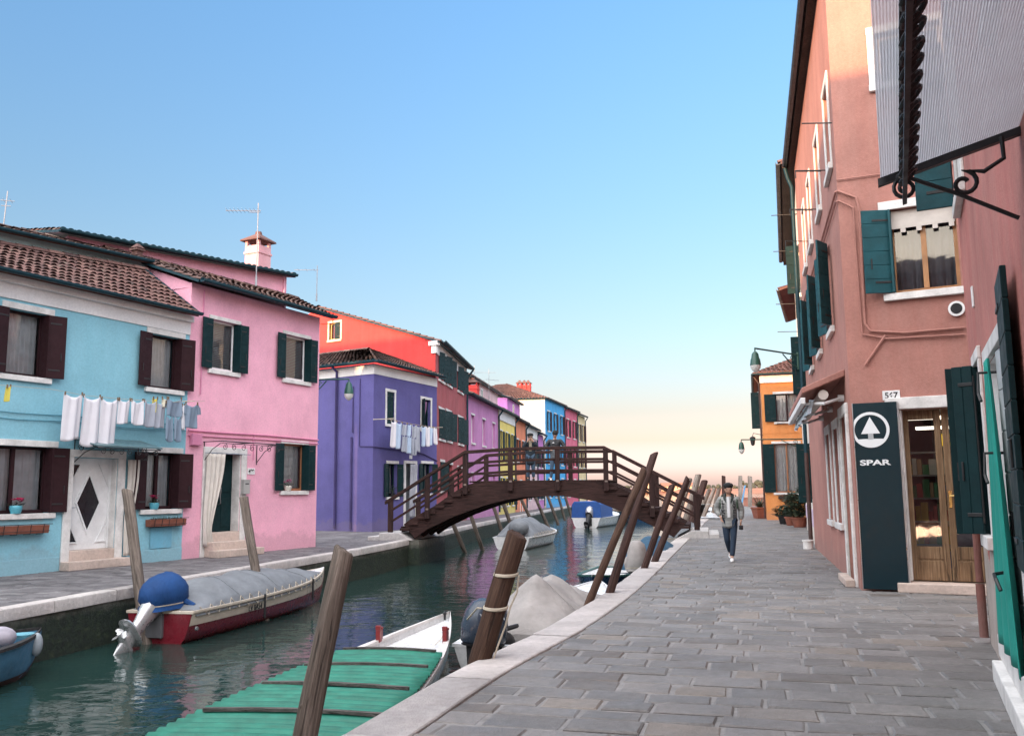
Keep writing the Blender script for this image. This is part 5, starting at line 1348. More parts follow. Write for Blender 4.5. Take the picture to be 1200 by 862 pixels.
for z in (1.75, 2.35):
    q = [WN.pt(nD[0] + .9, -.02, z + .1), WN.pt(nD[0] + .9, -.15, z + .1), WN.pt(nD[0] + .93, -.16, z - .06), WN.pt(nD[0] + .98, -.15, z - .12)]; MB().tube(q, .012, 6).build('shutter_latch', IRON, near)
MB().tube([WN.pt(nD[0] + .9, -.02, 1.0), WN.pt(nD[0] + 1.0, -.16, .98), WN.pt(nD[0] + 1.3, -.17, .97), WN.pt(nD[0] + 1.35, -.15, .9)], .013, 6).build('shutter_latch', IRON, near)
pipe(near, [WN.pt(.02, -.07, 1.2), WN.pt(.03, -.07, .62)], .038, stucco('brown_pipe', (.20, .075, .06), .5)); pipe(near, [WN.pt(.03, -.07, .60), WN.pt(.04, -.07, .06)], .046, MC['brown_pipe'])
box_part('bell_plate', frN, (1.28, 1.36, -.02, -.002, 3.3, 3.5), WHITE, near)
ev = MB(); ev.box(frN, -.1, 13, -.5, -.002, NH - .05, NH + .08); ev.build('eaves', MC['eaves_timber'], near)
tile_roof(near, WN.pt(-.1, -.5, NH + .1), WN.pt(13, -.5, NH + .1), WN.pt(-.1, 3.4, NH + 1.4), WN.pt(13, 3.4, NH + 1.4), TILE_RED, .3, .45)

# ================================================================== CANOPY BESIDE THE CAMERA
def canopy():
    c1 = at(1032, 212, 4.9); zc = c1.z
    r = ray(1020, 0); t = (zc - CAMH) / r.z; c2 = Vector((0, 0, CAMH)) + r * t
    b1 = at(1068, 204, 4.86); b1.z = zc + .03
    wallf = at(1200, 150, 4.63)
    ed = (c2 - c1).normalized(); c2 = c1 + ed * 4.2
    inn = wallf - c1; 
    k = (WN.V(0, 0)[0] * 0 + 1)
    sc = ((WN.A - Vector((c1.x, c1.y, 0))).dot(WN.n) * -1) / Vector((inn.x, inn.y, 0)).dot(WN.n) * -1
    w1 = c1 + inn * sc; w2 = c2 + inn * sc
    root = thing('door_canopy', 'corrugated translucent canopy on scrolled iron brackets at the upper right', 'canopy', ((c1 + c2) / 2))
    m, t_, b = newmat('corrugated_polycarbonate')
    b.inputs['Base Color'].default_value = (.50, .51, .55, 1); b.inputs['Roughness'].default_value = .35
    tl = N(t_, 'ShaderNodeBsdfTranslucent'); tl.inputs[0].default_value = (.56, .58, .62, 1)
    tp = N(t_, 'ShaderNodeBsdfTransparent'); tp.inputs[0].default_value = (.8, .82, .86, 1)
    m1 = t_.nodes.new('ShaderNodeMixShader'); m1.inputs[0].default_value = .5
    m2 = t_.nodes.new('ShaderNodeMixShader'); v = coords(t_)
    t_.links.new(ramp(t_, noise(t_, v, 3, 5, .6), [(.3, .03), (.7, .12)]), m2.inputs[0])
    t_.links.new(b.outputs[0], m1.inputs[1]); t_.links.new(tl.outputs[0], m1.inputs[2]); t_.links.new(m1.outputs[0], m2.inputs[1]); t_.links.new(tp.outputs[0], m2.inputs[2])
    t_.links.new(m2.outputs[0], t_.nodes['Material Output'].inputs[0])
    n = 60 * 6; up = Vector((0, 0, 1)); o1 = c1 - inn * .0; rows = []
    for P0, P1 in ((c1 - ed * .06, w1 - ed * .06), (c2, w2)):
        rows.append([P0 + (P1 - P0) * (i / n) + up * (.0045 * math.sin(i / 6 * 2 * math.pi) + .03) for i in range(n + 1)])
    sh = MB(); sh.loft(rows, closed=False, caps=False); sh.build('corrugated_sheet', m, root, smooth=True, sharp=80)
    # rafters and the scrolled front rail
    for q in (.0, 2.7):
        f = MB(); a = c1 + ed * q; f.loft([[a + inn * s + up * z + ed * y for z, y in ((-.03, -.022), (-.03, .022), (.012, .022), (.012, -.022))] for s in (-.02, sc)])
        f.build('rafter', IRON, root)
    fr_ = MB(); kk = .16
    bb = c1 + inn * kk
    fr_.loft([[bb + ed * s + up * z + inn.normalized() * y for z, y in ((.02, -.02), (.02, .02), (.06, .02), (.06, -.02))] for s in (-.02, 4.2)])
    fr_.loft([[bb + ed * s + up * z + inn.normalized() * y for z, y in ((-.18, -.012), (-.18, .012), (-.155, .012), (-.155, -.012))] for s in (-.02, 4.2)])
    s_ = .04
    i = 0
    while s_ < 4.1:
        c = bb + ed * (s_ + .07) + up * -.06
        sp_ = (inn.normalized() * .75 + up * .55).normalized(); fr_.tube(scroll_pts(c + inn.normalized() * .03, ed, sp_, .078, .018, 1.6, a0=math.pi * (i % 2), n=18, sgn=1 if i % 2 else -1), .012, 6)
        fr_.ball(c + ed * .075 + up * (.04 if i % 2 else -.04), .017, n=6, m=4)
        s_ += .155; i += 1
    fr_.build('scrolled_rail', IRON, root)
    # brackets to the wall
    for q in (.04, 2.9):
        br = MB(); a = c1 + ed * q + inn * .14; e_ = inn.copy(); e_.z = 0; e_.normalize()
        wd = (w1 - c1); wd.z = 0; reach = wd.length
        p0 = a + up * -.02; p1 = a + e_ * (reach - .15) + up * -.34
        br.tube([p0, p0 + (p1 - p0) * .5 + up * .012, p1], .012, 6)
        br.tube(scroll_pts(a + up * -.10 + e_ * .02, e_, up, .065, .02, 1.5, a0=math.pi / 2, sgn=1), .012, 6)
        cs = a + e_ * (reach * .44) + up * -.115
        arc = scroll_pts(cs, e_, up, .022, .075, 1.15, a0=.6, sgn=1, n=18)
        br.tube(arc + [arc[-1] + e_ * .10 + up * -.02, arc[-1] + e_ * .2 + up * .04, a + e_ * (reach - .2) + up * .12], .013, 6)
        br.ball(a + up * -.04, .03, n=8, m=6)
        br.build('bracket', IRON, root)
canopy()

# ================================================================== BRIDGE
BL, BRr = (-4.23, 31.5), (6.37, 30.8)
WBr = Wall(BL, BRr)
BV = Vector((.6, 2.8, 0)); BW = BV.length
bridge = thing('footbridge', 'dark brown timber footbridge arching over the canal on stone abutments', 'bridge', WBr.pt(5.3, 0, 0))
BWOOD = wood('bridge_timber', (.034, .015, .013), (.062, .029, .025), .8, 'X', .75, .5)
BWOODD = wood('bridge_post_timber', (.030, .014, .013), (.055, .026, .023), .8, 'Z', .75, .5)
topc = [(.42, .52), (.57, .64), (.87, .81), (1.53, 1.16), (2.24, 1.65), (2.6, 1.85), (2.93, 1.93), (4.14, 1.95), (5.79, 1.95), (7.49, 1.92), (8.29, 1.53), (8.97, 1.04), (9.71, .69), (10.1, .48)]
botc = [(.82, .05), (1.23, .33), (2.18, .77), (3.25, 1.14), (4.14, 1.35), (4.87, 1.43), (5.96, 1.45), (7.12, 1.24), (7.81, .95), (8.5, .64), (9.07, .36), (9.68, .02)]
def cur(c, u): return interp(c, u)
def BP(u, s, z): p = WBr.pt(u, 0, z); return p + BV * s
def bside(s, name='stringer'):
    mb = MB(); n = 44; rings = []; th = .07 / BW
    for i in range(n + 1):
        x = i / n; ut = .42 + (10.1 - .42) * x; ub = .82 + (9.68 - .82) * x
        zt, zb = cur(topc, ut), cur(botc, ub)
        rings.append([BP(ub, s - th, zb), BP(ub, s + th, zb), BP(ut, s + th, zt), BP(ut, s - th, zt)])
    mb.loft(rings); return mb.build(name, BWOOD, bridge, bevel=.012)
for s in (.02, .34, .66, .98): bside(s)
def rail_pts():
    return [(-.18, 1.32), (2.6, 3.03), (4.2, 3.12), (5.84, 3.14), (7.42, 3.13), (10.75, 1.36)]
RT = rail_pts()
posts = [0.0, 1.28, 2.6, 4.17, 5.79, 7.45, 8.99, 10.47]
def beam(mb, pts, h, wth, s):
    k = wth / 2 / BW
    rings = []
    for (u, z) in pts: rings.append([BP(u, s - k, z - h), BP(u, s + k, z - h), BP(u, s + k, z), BP(u, s - k, z)])
    mb.loft(rings)
for s, lab in ((0.0, 'near'), (1.0, 'far')):
    so = -.035 if s == 0 else 1.035
    for i, u in enumerate(posts):
        zt = interp(RT, u) - .05
        zb = .26 if i in (0, 7) else cur(topc, u) - .32
        fr = Fr(BP(u, so, 0), WBr.e, WBr.n)
        mb = MB(); mb.box(fr, -.085, .085, -.08, .08, zb, zt); p_ = mb.build('railing_post', BWOODD, bridge, bevel=.012)
        if 0 < i < 7:
            mb = MB(); mb.box(fr, -.045, .045, -.1 if s == 0 else .08, -.081 if s == 0 else .1, zb + .3, zb + .36); mb.build('post_bracket', paint('zinc_bracket', (.20, .15, .13), .5), p_)
    for dz, hh, ww, nm in ((0, .11, .20, 'handrail'), (.40, .09, .06, 'rail'), (.78, .09, .06, 'rail')):
        mb = MB(); beam(mb, [(u if dz == 0 else max(-.02, min(10.5, u)), (z if dz == 0 else interp(RT, max(-.02, min(10.5, u)))) - dz) for u, z in RT], hh, ww, so); mb.build(nm, BWOOD, bridge, bevel=.01)
# deck and steps
mb = MB(); fr = None
def plate(mb, u0, u1, z0, z1, s0=.0, s1=1.0):
    mb.loft([[BP(u, s0, z0), BP(u, s1, z0), BP(u, s1, z1), BP(u, s0, z1)] for u in (u0, u1)])
u = 2.72
while u < 7.5: plate(mb, u, u + .185, 1.93, 1.985, -.005, 1.005); u += .2
NS = 8
for side in (0, 1):
    for k in range(NS):
        z = .26 + (1.96 - .26) * (k + 1) / (NS + 1)
        if side == 0: ua = .30 + (2.72 - .30) * k / NS; ub = ua + .36
        else: ua = 10.22 - (10.22 - 7.5) * k / NS - .38; ub = ua + .38
        plate(mb, ua, ub, z - .05, z, .03, .97)
        plate(mb, ua if side == 0 else ub - .03, ua + .03 if side == 0 else ub, z - .2, z - .051, .05, .95)
        for s in (.0, 1.0): plate(mb, ua + .02, ub - .02, z - .14, z - .052, s - .03, s + .015)
mb.build('deck', BWOOD, bridge, bevel=.006, seg=1)
ABUT = stones('abutment_stone', [(.36, .34, .33), (.46, .44, .43), (.55, .53, .51)], .7, .6)
for (pts, top) in (([(-.35, 0), (.75, 0), (.35, .26), (-.35, .26)], 1), ([(9.75, 0), (10.85, 0), (10.85, .25), (10.25, .25)], 1)):
    mb = MB(); mb.loft([[BP(u, s, z - .02) for u, z in pts] for s in (-.09, 1.09)]); mb.build('abutment', ABUT, bridge, bevel=.02)
for u0, u1 in ((-.75, -.351), (10.851, 11.2)):
    mb = MB(); plate(mb, u0, u1, -.02, .13, -.08, 1.08); mb.build('abutment_step', ABUT, bridge, bevel=.02)
# lower masonry springers in the water
for pts in ([(.2, -2), (1.1, -2), (1.0, -.02), (.2, -.02)], [(9.6, -2), (10.6, -2), (10.6, -.02), (9.75, -.02)]):
    mb = MB(); mb.loft([[BP(u, s, z) for u, z in pts] for s in (-.05, 1.05)]); mb.build('abutment', QUAY, bridge)

# ================================================================== MOORING POSTS
PW = [wood('mooring_timber_grey', (.135, .108, .09), (.27, .22, .19), 1.0, 'Z', .85, .9), wood('mooring_timber_brown', (.065, .033, .022), (.12, .07, .048), 1.0, 'Z', .8, .9), wood('mooring_timber_dark', (.045, .02, .016), (.08, .042, .034), 1.0, 'Z', .75, .6), wood('mooring_timber_pale', (.24, .20, .175), (.36, .31, .27), 1.0, 'Z', .85, .8)]
def post(a, b, r0, r1, mi, label, cut=.04, crook=.0, group='mooring posts', seed=0, ns=14):
    a, b = Vector(a), Vector(b); ax = (b - a).normalized(); L = (b - a).length; rnd = random.Random(seed + int(L * 100))
    ex = ax.cross(Vector((0, 1, 0))).normalized(); fr = Fr(a, ex, ez=ax); fr.ey = ax.cross(ex)
    n = max(6, int(L / .16)); rings = []; ph = [rnd.uniform(0, 6.28) for _ in range(6)]
    for k in range(n + 1):
        s = k / n; r = r0 + (r1 - r0) * s
        cxx = crook * math.sin(s * 3.1 + ph[0]); cyy = crook * .6 * math.sin(s * 4.3 + ph[1]); ring = []
        for j in range(ns):
            th = 2 * math.pi * j / ns
            rr = r * (1 + .055 * math.sin(2 * th + ph[2] + s * 2) + .04 * math.sin(3 * th + ph[3] - s * 5) + .03 * math.sin(5 * th + ph[4]) + rnd.uniform(-.02, .02))
            z = L * s + (cut * math.cos(th + ph[5]) + rnd.uniform(-.006, .006) if k == n else 0)
            ring.append((cxx + rr * math.cos(th), cyy + rr * math.sin(th), z))
        rings.append(ring)
    top = rings[-1]; rings.append([((x - cxx) * .86 + cxx, (y - cyy) * .86 + cyy, z + .012) for x, y, z in top])
    mb = MB(); mb.loft(rings)
    if r0 > .07:
        for _ in range(4):
            s = rnd.uniform(.25, .95); th = rnd.uniform(0, 6.28); r = r0 + (r1 - r0) * s
            c = Vector((crook * math.sin(s * 3.1 + ph[0]) + r * .93 * math.cos(th), crook * .6 * math.sin(s * 4.3 + ph[1]) + r * .93 * math.sin(th), L * s)); mb.ball(c, r * .16, r * .16, r * .26, n=8, m=5)
    o = mb.build('mooring_post', PW[mi], frame=fr, smooth=True, sharp=50)
    return tag(o, label, 'mooring post', group)
def post_px(px0, py0, px1, py1, Y0, Y1, dia_px, mi, label, down=1.2, taper=.95, **k):
    a, b = at(px0, py0, Y0), at(px1, py1, Y1); d = (b - a).normalized(); a2 = a - d * (down / max(.3, d.z)) if down else a
    r = dia_px * (Y0 + Y1) / 2 / FPX / 2
    return post(a2, b, r, r * taper, mi, label, **k)
PR_ = post_px(362, 862, 402, 645, 5.75, 5.95, 28, 0, 'thick weathered grey mooring post in the foreground, standing before the green covered boat', down=1.0, cut=.025, crook=.02, taper=.84, ns=20)
P2 = post_px(560, 778, 607, 627, 8.95, 9.2, 24.5, 1, 'stout brown leaning post with rope tied round it at the kerb', down=1.0, cut=.04, crook=.012, ns=18)
post_px(686, 722, 754, 552, 13.6, 14.6, 9, 1, 'mottled slim pole crossing behind the dark pole beside the kerb', down=.9, crook=.03)
post_px(714, 698, 766, 532, 14.4, 15.2, 9.5, 2, 'tall dark brown slim pole leaning up past the bridge railing', down=.9, crook=.01)
post_px(756, 662, 788, 568, 18.9, 19.4, 7.5, 2, 'shorter of the two dark poles leaning just before the bridge', down=.9)
post_px(771, 648, 806, 561, 20.6, 21.2, 8, 2, 'taller dark pole with rope leaning just before the right bridge foot', down=.9)
# beyond the bridge on the right
for i, (x0, y0, x1, y1, Y, dia, mi, lab) in enumerate((
        (806, 600, 818.5, 556, 40, 7, 3, 'grey pole standing right behind the bridge railing end'), (796, 600, 808.5, 562, 39, 6, 0, 'short grey pole behind the right bridge stairs'),
        (817, 592, 825.5, 564, 44, 8, 2, 'dark capped pole leaning beyond the bridge end'), (811, 590, 817, 562, 45, 7, 2, 'black topped pole half hidden by the bridge railing'),
        (824, 592, 831, 574, 52, 5, 0, 'small leaning pole by the far kerb'), (829.5, 592, 837, 573, 54, 5, 3, 'thin leaning pole beside a pale moored boat'),
        (838, 591, 842.5, 573, 57, 5, 0, 'thin pole by the far kerb nearest the walking man'))):
    post_px(x0, y0, x1, y1, Y, Y + .6, dia, mi, lab, down=1.0, group='poles beyond the bridge')
post_px(848.5, 596, 848, 557.5, 78, 78, 4.5, 2, 'brown upright pole rising just behind the walking man', down=.8, group='upright posts by the lagoon')
post_px(868, 592, 867.5, 557.5, 80, 80, 5, 3, 'grey upright post by the lagoon, left of a pair', down=.8, group='upright posts by the lagoon')
post_px(879, 592, 878.7, 558, 84, 84, 5, 3, 'grey upright post by the lagoon nearest the orange house', down=.8, group='upright posts by the lagoon')
post_px(869, 592, 873, 569, 76, 76, 2, 3, 'thin blue painted stick among the lagoon posts', down=.8, group='upright posts by the lagoon').data.materials[0] = paint('blue_stick', (.10, .28, .50), .6)
# left bank
post_px(163, 682, 148, 575, 15.9, 16.6, 13, 0, 'grey post leaning over the boat motor before the white diamond door', down=1.2, crook=.015)
post_px(299, 664, 286, 582, 18.5, 19.0, 11, 0, 'grey post leaning behind the tarpaulin of the red boat', down=1.1, crook=.015)
for i, (x0, y0, x1, y1, dia) in enumerate(((546, 650, 527, 604, 5), (566, 645, 549, 596, 5), (591, 631, 576, 586, 4.5), (599, 616, 587, 581, 4.5), (623, 610, 607, 577, 4), (640, 612, 626, 579, 4), (651, 606, 640, 576, 3.6), (660, 602, 653, 576, 3.2), (668, 600, 661, 577, 3))):
    Y = (37.5, 38.8, 44, 49, 54, 58, 62, 68, 73)[i]
    post_px(x0, y0, x1, y1, Y, Y - .6, dia, 0, 'thin leaning mooring pole under the bridge arch, %s from the left' % ('first', 'second', 'third', 'fourth', 'fifth', 'sixth', 'seventh', 'eighth', 'ninth')[i], down=.5, group='leaning poles along the left quay')
# rope round the brown post
def rope_rings(mb, P0, P1, r, s, turns=2):
    ax = (P1 - P0).normalized(); ex = ax.orthogonal().normalized(); ey = ax.cross(ex); c = P0 + (P1 - P0) * s
    mb.tube([c + (ex * math.cos(t) + ey * math.sin(t)) * (r + .012) + ax * (.013 * t / 6.28) + Vector((0, 0, .05 * math.cos(t))) for t in (2 * math.pi * turns * i / (18 * turns) for i in range(18 * turns + 1))], .011, 6)
mb = MB(); a, b = at(560, 778, 8.95), at(607, 627, 9.2); rr_ = 24.5 * 9.07 / FPX / 2
for s in (.42, .68): rope_rings(mb, a, b, rr_ * 1.03, s, 2)
q = a + (b - a) * .68; side = Vector((1, -.25, 0)).normalized() * (rr_ + .03)
mb.tube([q + side, a + (b - a) * .55 + side * 1.1 + Vector((.02, 0, 0)), a + (b - a) * .43 + side * 1.08, a + (b - a) * .3 + side * 1.15, a + (b - a) * .16 + side * 1.05, a + (b - a) * .02 + side * 1.0], .010, 6)
mb.tube([a + (b - a) * .42 - side * 1.02, a + (b - a) * .44 - side * 1.4 + Vector((0, 0, -.02)), a + (b - a) * .38 - side * 2.1 + Vector((0, .3, -.1))], .009, 6)
tag(recenter(mb.build('mooring_rope', ROPE, smooth=True)), 'white mooring rope knotted round the stout brown post', 'rope')

# ================================================================== BOATS
def hull_fn(L, B, D, bow=.32, rise=.25, stern=.85, vee=.6, flare=.12):
    """returns f(x, q, off): x 0 stern..1 bow, q in -1..1 round the section (-1 port rim, 0 keel, 1 starboard rim)"""
    def half(x):
        if x < 1 - bow * 1.6: return B / 2 * (stern + (1 - stern) * min(1, x / .35) ** .8)
        s = (x - (1 - bow * 1.6)) / (bow * 1.6)
        return B / 2 * max(0.012, (1 - s ** 2.1))
    sheer = lambda x: D + rise * x ** 2.6
    def f(x, q, k=1.0, zof=0.0):
        b = half(x) * k; z1 = sheer(x) + zof; a = abs(q); sg = 1 if q >= 0 else -1
        zk = .02 + (z1 - .05) * max(0, (x - .88) / .12) ** 2 * .7
        # keel -> chine -> rim
        if a < .4: s = a / .4; return (x * L, sg * b * .72 * s, zk + (1 - k) * .3 + .09 * s * vee)
        s = (a - .4) / .6; zc = zk + .09 * vee + (1 - k) * .3
        return (x * L, sg * b * (.72 + .28 * s ** .7 + flare * .0), zc + (z1 - zc) * s)
    f.half, f.sheer, f.L, f.D = half, sheer, L, D
    return f
def boat(label, stern, bow, B, D, mats, name='motorboat', rise=.25, bow_=.32, draft=.15, decks=((.72, 1.0),), group='boats moored along the canal', strake=None, inner=None, stern_=.85, zf=None, thwarts=(.35, .6)):
    s, b = Vector((stern[0], stern[1], 0)), Vector((bow[0], bow[1], 0)); L = (b - s).length
    fr = Fr((s.x, s.y, WZ - draft), b - s)
    root = thing(name, label, 'boat', fr.o + fr.ex * (L / 2), group)
    f = hull_fn(L, B, D, bow_, rise, stern_)
    P = lambda t: fr.pt(*t)
    nx, nq = 30, 16
    mb = MB(); rows = [[P(f(i / nx, -1 + 2 * j / nq)) for j in range(nq + 1)] for i in range(nx + 1)]
    mb.loft(rows, closed=False, caps=False)
    hull = mb.build('hull', mats['hull'], root, smooth=True, sharp=45)
    tm = MB(); tm.loft([[p - fr.ex * .012 for p in rows[0]], [p + fr.ex * .05 for p in rows[0]]]); tm.build('transom', mats['hull'], root)
    if strake:
        for sd in (-1, 1):
            mb = MB(); a0, a1, m_ = strake
            mb.loft([[P(f(i / nx, sd * (a0 + (a1 - a0) * j / 3), 1.012)) for j in range(4)] for i in range(nx + 1)], closed=False, caps=False); mb.build('strake', m_, root, smooth=True, sharp=50)
    mb = MB(); rin = [[P(f(i / nx, -1 + 2 * j / nq, .93, -.012)) for j in range(nq + 1)] for i in range(nx + 1)]
    mb.loft([list(reversed(r)) for r in rin], closed=False, caps=False); mb.face(list(reversed(rin[0]))); mb.build('inner_hull', inner or mats['inner'], root, smooth=True, sharp=45)
    mb = MB()
    for sd in (-1, 1):
        rings = []
        for i in range(nx + 1):
            o, q = P(f(i / nx, sd, 1.03)), P(f(i / nx, sd, .88)); u = Vector((0, 0, 1))
            rings.append([o - u * .03, o + u * .012, q + u * .012, q - u * .03])
        mb.loft(rings)
    o1, o2 = P(f(0, -1, 1.03)), P(f(0, 1, 1.03)); mb.loft([[o1 + fr.ex * x + Vector((0, 0, z)) for x, z in ((-.02, -.03), (-.02, .013), (.07, .013), (.07, -.03))], [o2 + fr.ex * x + Vector((0, 0, z)) for x, z in ((-.02, -.03), (-.02, .013), (.07, .013), (.07, -.03))]])
    mb.build('gunwale', mats['rim'], root, smooth=True, sharp=40)
    for x0, x1 in decks:
        mb = MB(); n = 10
        mb.loft([[P((x * L, y * f.half(x) * .9, f.sheer(x) - .015 + .035 * (1 - y * y))) for y in [-1 + 2 * j / 8 for j in range(9)]] for x in [x0 + (x1 - x0) * i / n for i in range(n + 1)]], closed=False, caps=False)
        mb.build('foredeck', mats.get('deck', mats['inner']), root, smooth=True, sharp=60, solid=-.02)
    for x in thwarts:
        mb = MB(); h = f.half(x) * .88; mb.box(fr, x * L - .12, x * L + .12, -h, h, f.sheer(x) - .16, f.sheer(x) - .12); mb.build('thwart', mats['inner'], root, bevel=.008, seg=1)
    return root, fr, f
def tarp(root, fr, f, x0, x1, h, m, seed=1, name='tarpaulin', ridge=None, wide=.97, drop=.10, humps=(), pucker=.025, nx=72, ny=24, lace=True, pw=1.7, end0=.7, end1=.4):
    rnd = random.Random(seed); ph = [rnd.uniform(0, 6) for _ in range(8)]; rows = []
    for i in range(nx + 1):
        s = i / nx; x = x0 + (x1 - x0) * s
        prof = min(1, (s / end0 * 2) ** .6 if s < end0 / 2 else 1) * min(1, ((1 - s) / end1) ** .7 if s > 1 - end1 else 1)
        hh = h * prof * (1 + sum(a * math.exp(-((s - c) / w_) ** 2) for c, w_, a in humps)); row = []
        for j in range(ny + 1):
            q = -1 + 2 * j / ny; y = q * f.half(min(x, .995)) * wide * 1.04
            arch = (1 - abs(q) ** pw) ** .9 if abs(q) < 1 else 0
            z = f.sheer(x) + .02 + hh * arch - (drop if j in (0, ny) else 0)
            z += arch * pucker * (math.sin(s * 23 + q * 3 + ph[0]) + .7 * math.sin(s * 41 - q * 5 + ph[1]) + .6 * math.sin(q * 9 + s * 8 + ph[2])) * min(1, 6 * s) * min(1, 6 * (1 - s))
            z += pucker * 1.1 * abs(q) ** 1.5 * (1 - abs(q) ** 8) * (math.sin(s * 58 + 3 * q + ph[3]) + .6 * math.sin(s * 97 + ph[4]))
            row.append(fr.pt(x * f.L, y, z))
        rows.append(row)
    mb = MB(); mb.loft(rows, closed=False, caps=False)
    mb.face(rows[0]); mb.face(list(reversed(rows[-1])))
    to = mb.build(name, m, root, smooth=True, sharp=75)
    if name == 'tarpaulin' and lace:
        for k in range(1, 4):
            i = round(nx * k / 4); sm_ = MB(); sm_.tube([p + Vector((0, 0, .006)) for p in rows[i][1:-1]], .007, 5); sm_.build('seam', m, to)
        for sd in (0, -1):
            lc = MB(); pts = []
            for i in range(2, nx - 1, 2):
                p = rows[i][1 if sd == 0 else -2]; q = fr.pt(*f(x0 + (x1 - x0) * i / nx, -1 if sd == 0 else 1, 1.045)); pts += [p + Vector((0, 0, .012))] if i % 4 else [q + Vector((0, 0, -.09))]
            lc.tube(pts, .006, 5); lc.build('lacing_cord', ROPE, to)
    return to
def outboard(fr, x, y, z, label, cowl, leg, tilt=0, cover=None, scale=1.0, parent=None, txt=None, leg_m=None, hood=False, yaw=0):
    """outboard motor clamped on a transom; tilt raises the leg aft"""
    a = R(tilt); up = (fr.ez * math.cos(a) - fr.ex * math.sin(a) * -1).normalized()
    up = (fr.ez * math.cos(a) + fr.ex * math.sin(a)).normalized(); aft = (-fr.ex * math.cos(a) + fr.ez * math.sin(a)).normalized()
    if yaw: qz = Matrix.Rotation(R(yaw), 3, 'Z'); aft = qz @ aft; up = qz @ up
    M = Fr(fr.pt(x, y, z), aft, ez=up); M.ey = up.cross(aft); S = scale
    root = thing('outboard_motor', label, 'motor', fr.pt(x, y, z), 'outboard motors')
    def sec(zz, l0, l1, wd, n=14, pw=.75):
        out = []
        for j in range(n):
            t = 2 * math.pi * j / n; c, s = math.cos(t), math.sin(t)
            out.append(M.pt((l0 + l1) / 2 * S + (l1 - l0) / 2 * S * math.copysign(abs(c) ** pw, c), wd / 2 * S * math.copysign(abs(s) ** pw, s), zz * S))
        return out
    if not hood: mb = MB(); mb.loft([sec(.12, -.1, .42, .30), sec(.16, -.13, .46, .35), sec(.34, -.14, .47, .37), sec(.52, -.12, .42, .35), sec(.62, -.07, .34, .29), sec(.66, .02, .24, .18)]); mb.build('cowling', cowl, root, smooth=True, sharp=50)
    mb = MB(); mb.loft([sec(.105, -.11, .44, .33), sec(.125, -.12, .45, .34)]); mb.build('cowling_band', leg, root, smooth=True, sharp=40)
    mb = MB(); mb.loft([sec(.1, 0, .38, .27), sec(-.05, .05, .36, .22), sec(-.3, .1, .32, .15), sec(-.55, .12, .31, .11)]); mb.build('leg', leg_m or leg, root, smooth=True, sharp=45)
    mb = MB(); mb.loft([sec(-.50, .02, .52, .24), sec(-.53, 0, .54, .26), sec(-.55, .02, .5, .2)]); mb.build('cavitation_plate', leg_m or leg, root, smooth=True, sharp=40)
    mb = MB(); mb.loft([sec(-.55, .12, .33, .1), sec(-.68, .1, .36, .11), sec(-.78, .14, .34, .09), sec(-.95, .2, .32, .02)]); mb.tube([M.pt(-.02 * S, 0, -.7 * S), M.pt(.1 * S, 0, -.7 * S), M.pt(.36 * S, 0, -.7 * S), M.pt(.46 * S, 0, -.7 * S)], [.02 * S, .06 * S, .06 * S, .03 * S], 10); mb.build('gearcase', leg_m or leg, root, smooth=True, sharp=50)
    mb = MB()
    for k in range(3):
        t = 2.1 * k; d1 = M.ey * math.cos(t) + M.ez * math.sin(t); d2 = -M.ey * math.sin(t) + M.ez * math.cos(t); c = M.pt(.43 * S, 0, -.7 * S)
        mb.loft([[c + d1 * r + d2 * (w_ * sd) + M.ex * (o * sd) + M.ex * e for sd, e in ((-1, 0), (1, 0), (1, .012), (-1, .012))] for r, w_, o in ((.03 * S, .025 * S, .015), (.08 * S, .05 * S, .025), (.115 * S, .02 * S, .015))])
    mb.build('propeller', leg_m or leg, root)
    mb = MB(); F2 = Fr(fr.pt(x, y, z), fr.ex)
    mb.box(F2, -.05 * S, .09 * S, -.13 * S, .13 * S, -.28 * S, .06 * S); mb.box(F2, .0, .12 * S, -.11 * S, -.07 * S, -.3 * S, .1 * S); mb.box(F2, .0, .12 * S, .07 * S, .11 * S, -.3 * S, .1 * S); mb.build('clamp_bracket', leg, root, bevel=.01)
    if cover:
        c = MB(); rnd = random.Random(2)
        if hood:
            o_ = M.pt(.16 * S, 0, .36 * S); U_ = Fr((0, 0, 0), fr.ex, fr.ey)
            def cs(zz, k_): return [o_ + Vector((0, 0, .05 if zz > -.1 else 0)) + U_.ex * (.50 * k_ * math.cos(q) * (1 + .05 * math.sin(5 * q + zz * 9))) + U_.ey * (.37 * k_ * math.sin(q) * (1 + .06 * math.sin(4 * q + 1))) + Vector((0, 0, zz * (.85 if zz > 0 else 1) + .03 * math.cos(q))) for q in (2 * math.pi * i / 24 for i in range(24))]
            c.loft([cs(-.26, .98), cs(-.2, .93), cs(-.17, .90), cs(-.12, 1.0), cs(.0, .97), cs(.12, .84), cs(.22, .62), cs(.28, .34), cs(.30, .08)]); c.build('motor_cover', cover, root, smooth=True, sharp=70)
            c = MB(); q_ = cs(-.175, .92); c.tube(q_ + [q_[0]], .010, 6); c.build('cover_cord', ROPE, root)
            cover = None
        if cover:
          def cs(zz, g):
            return [p + (p - M.pt(.16 * S, 0, zz * S)) * (g + .05 * math.sin(i * 2.1) * (1 if zz < .3 else .4)) for i, p in enumerate(sec(zz, -.14, .47, .37, n=20))]
        if cover: c.loft([cs(.06, .12), cs(.12, .05), cs(.16, .16), cs(.34, .1), cs(.54, .02), cs(.66, -.16), cs(.72, -.55)]); c.build('motor_cover', cover, root, smooth=True, sharp=70)
        if cover: c = MB(); c.tube([p for p in cs(.13, .1)] + [cs(.13, .1)[0]], .009, 6); c.build('cover_cord', ROPE, root)
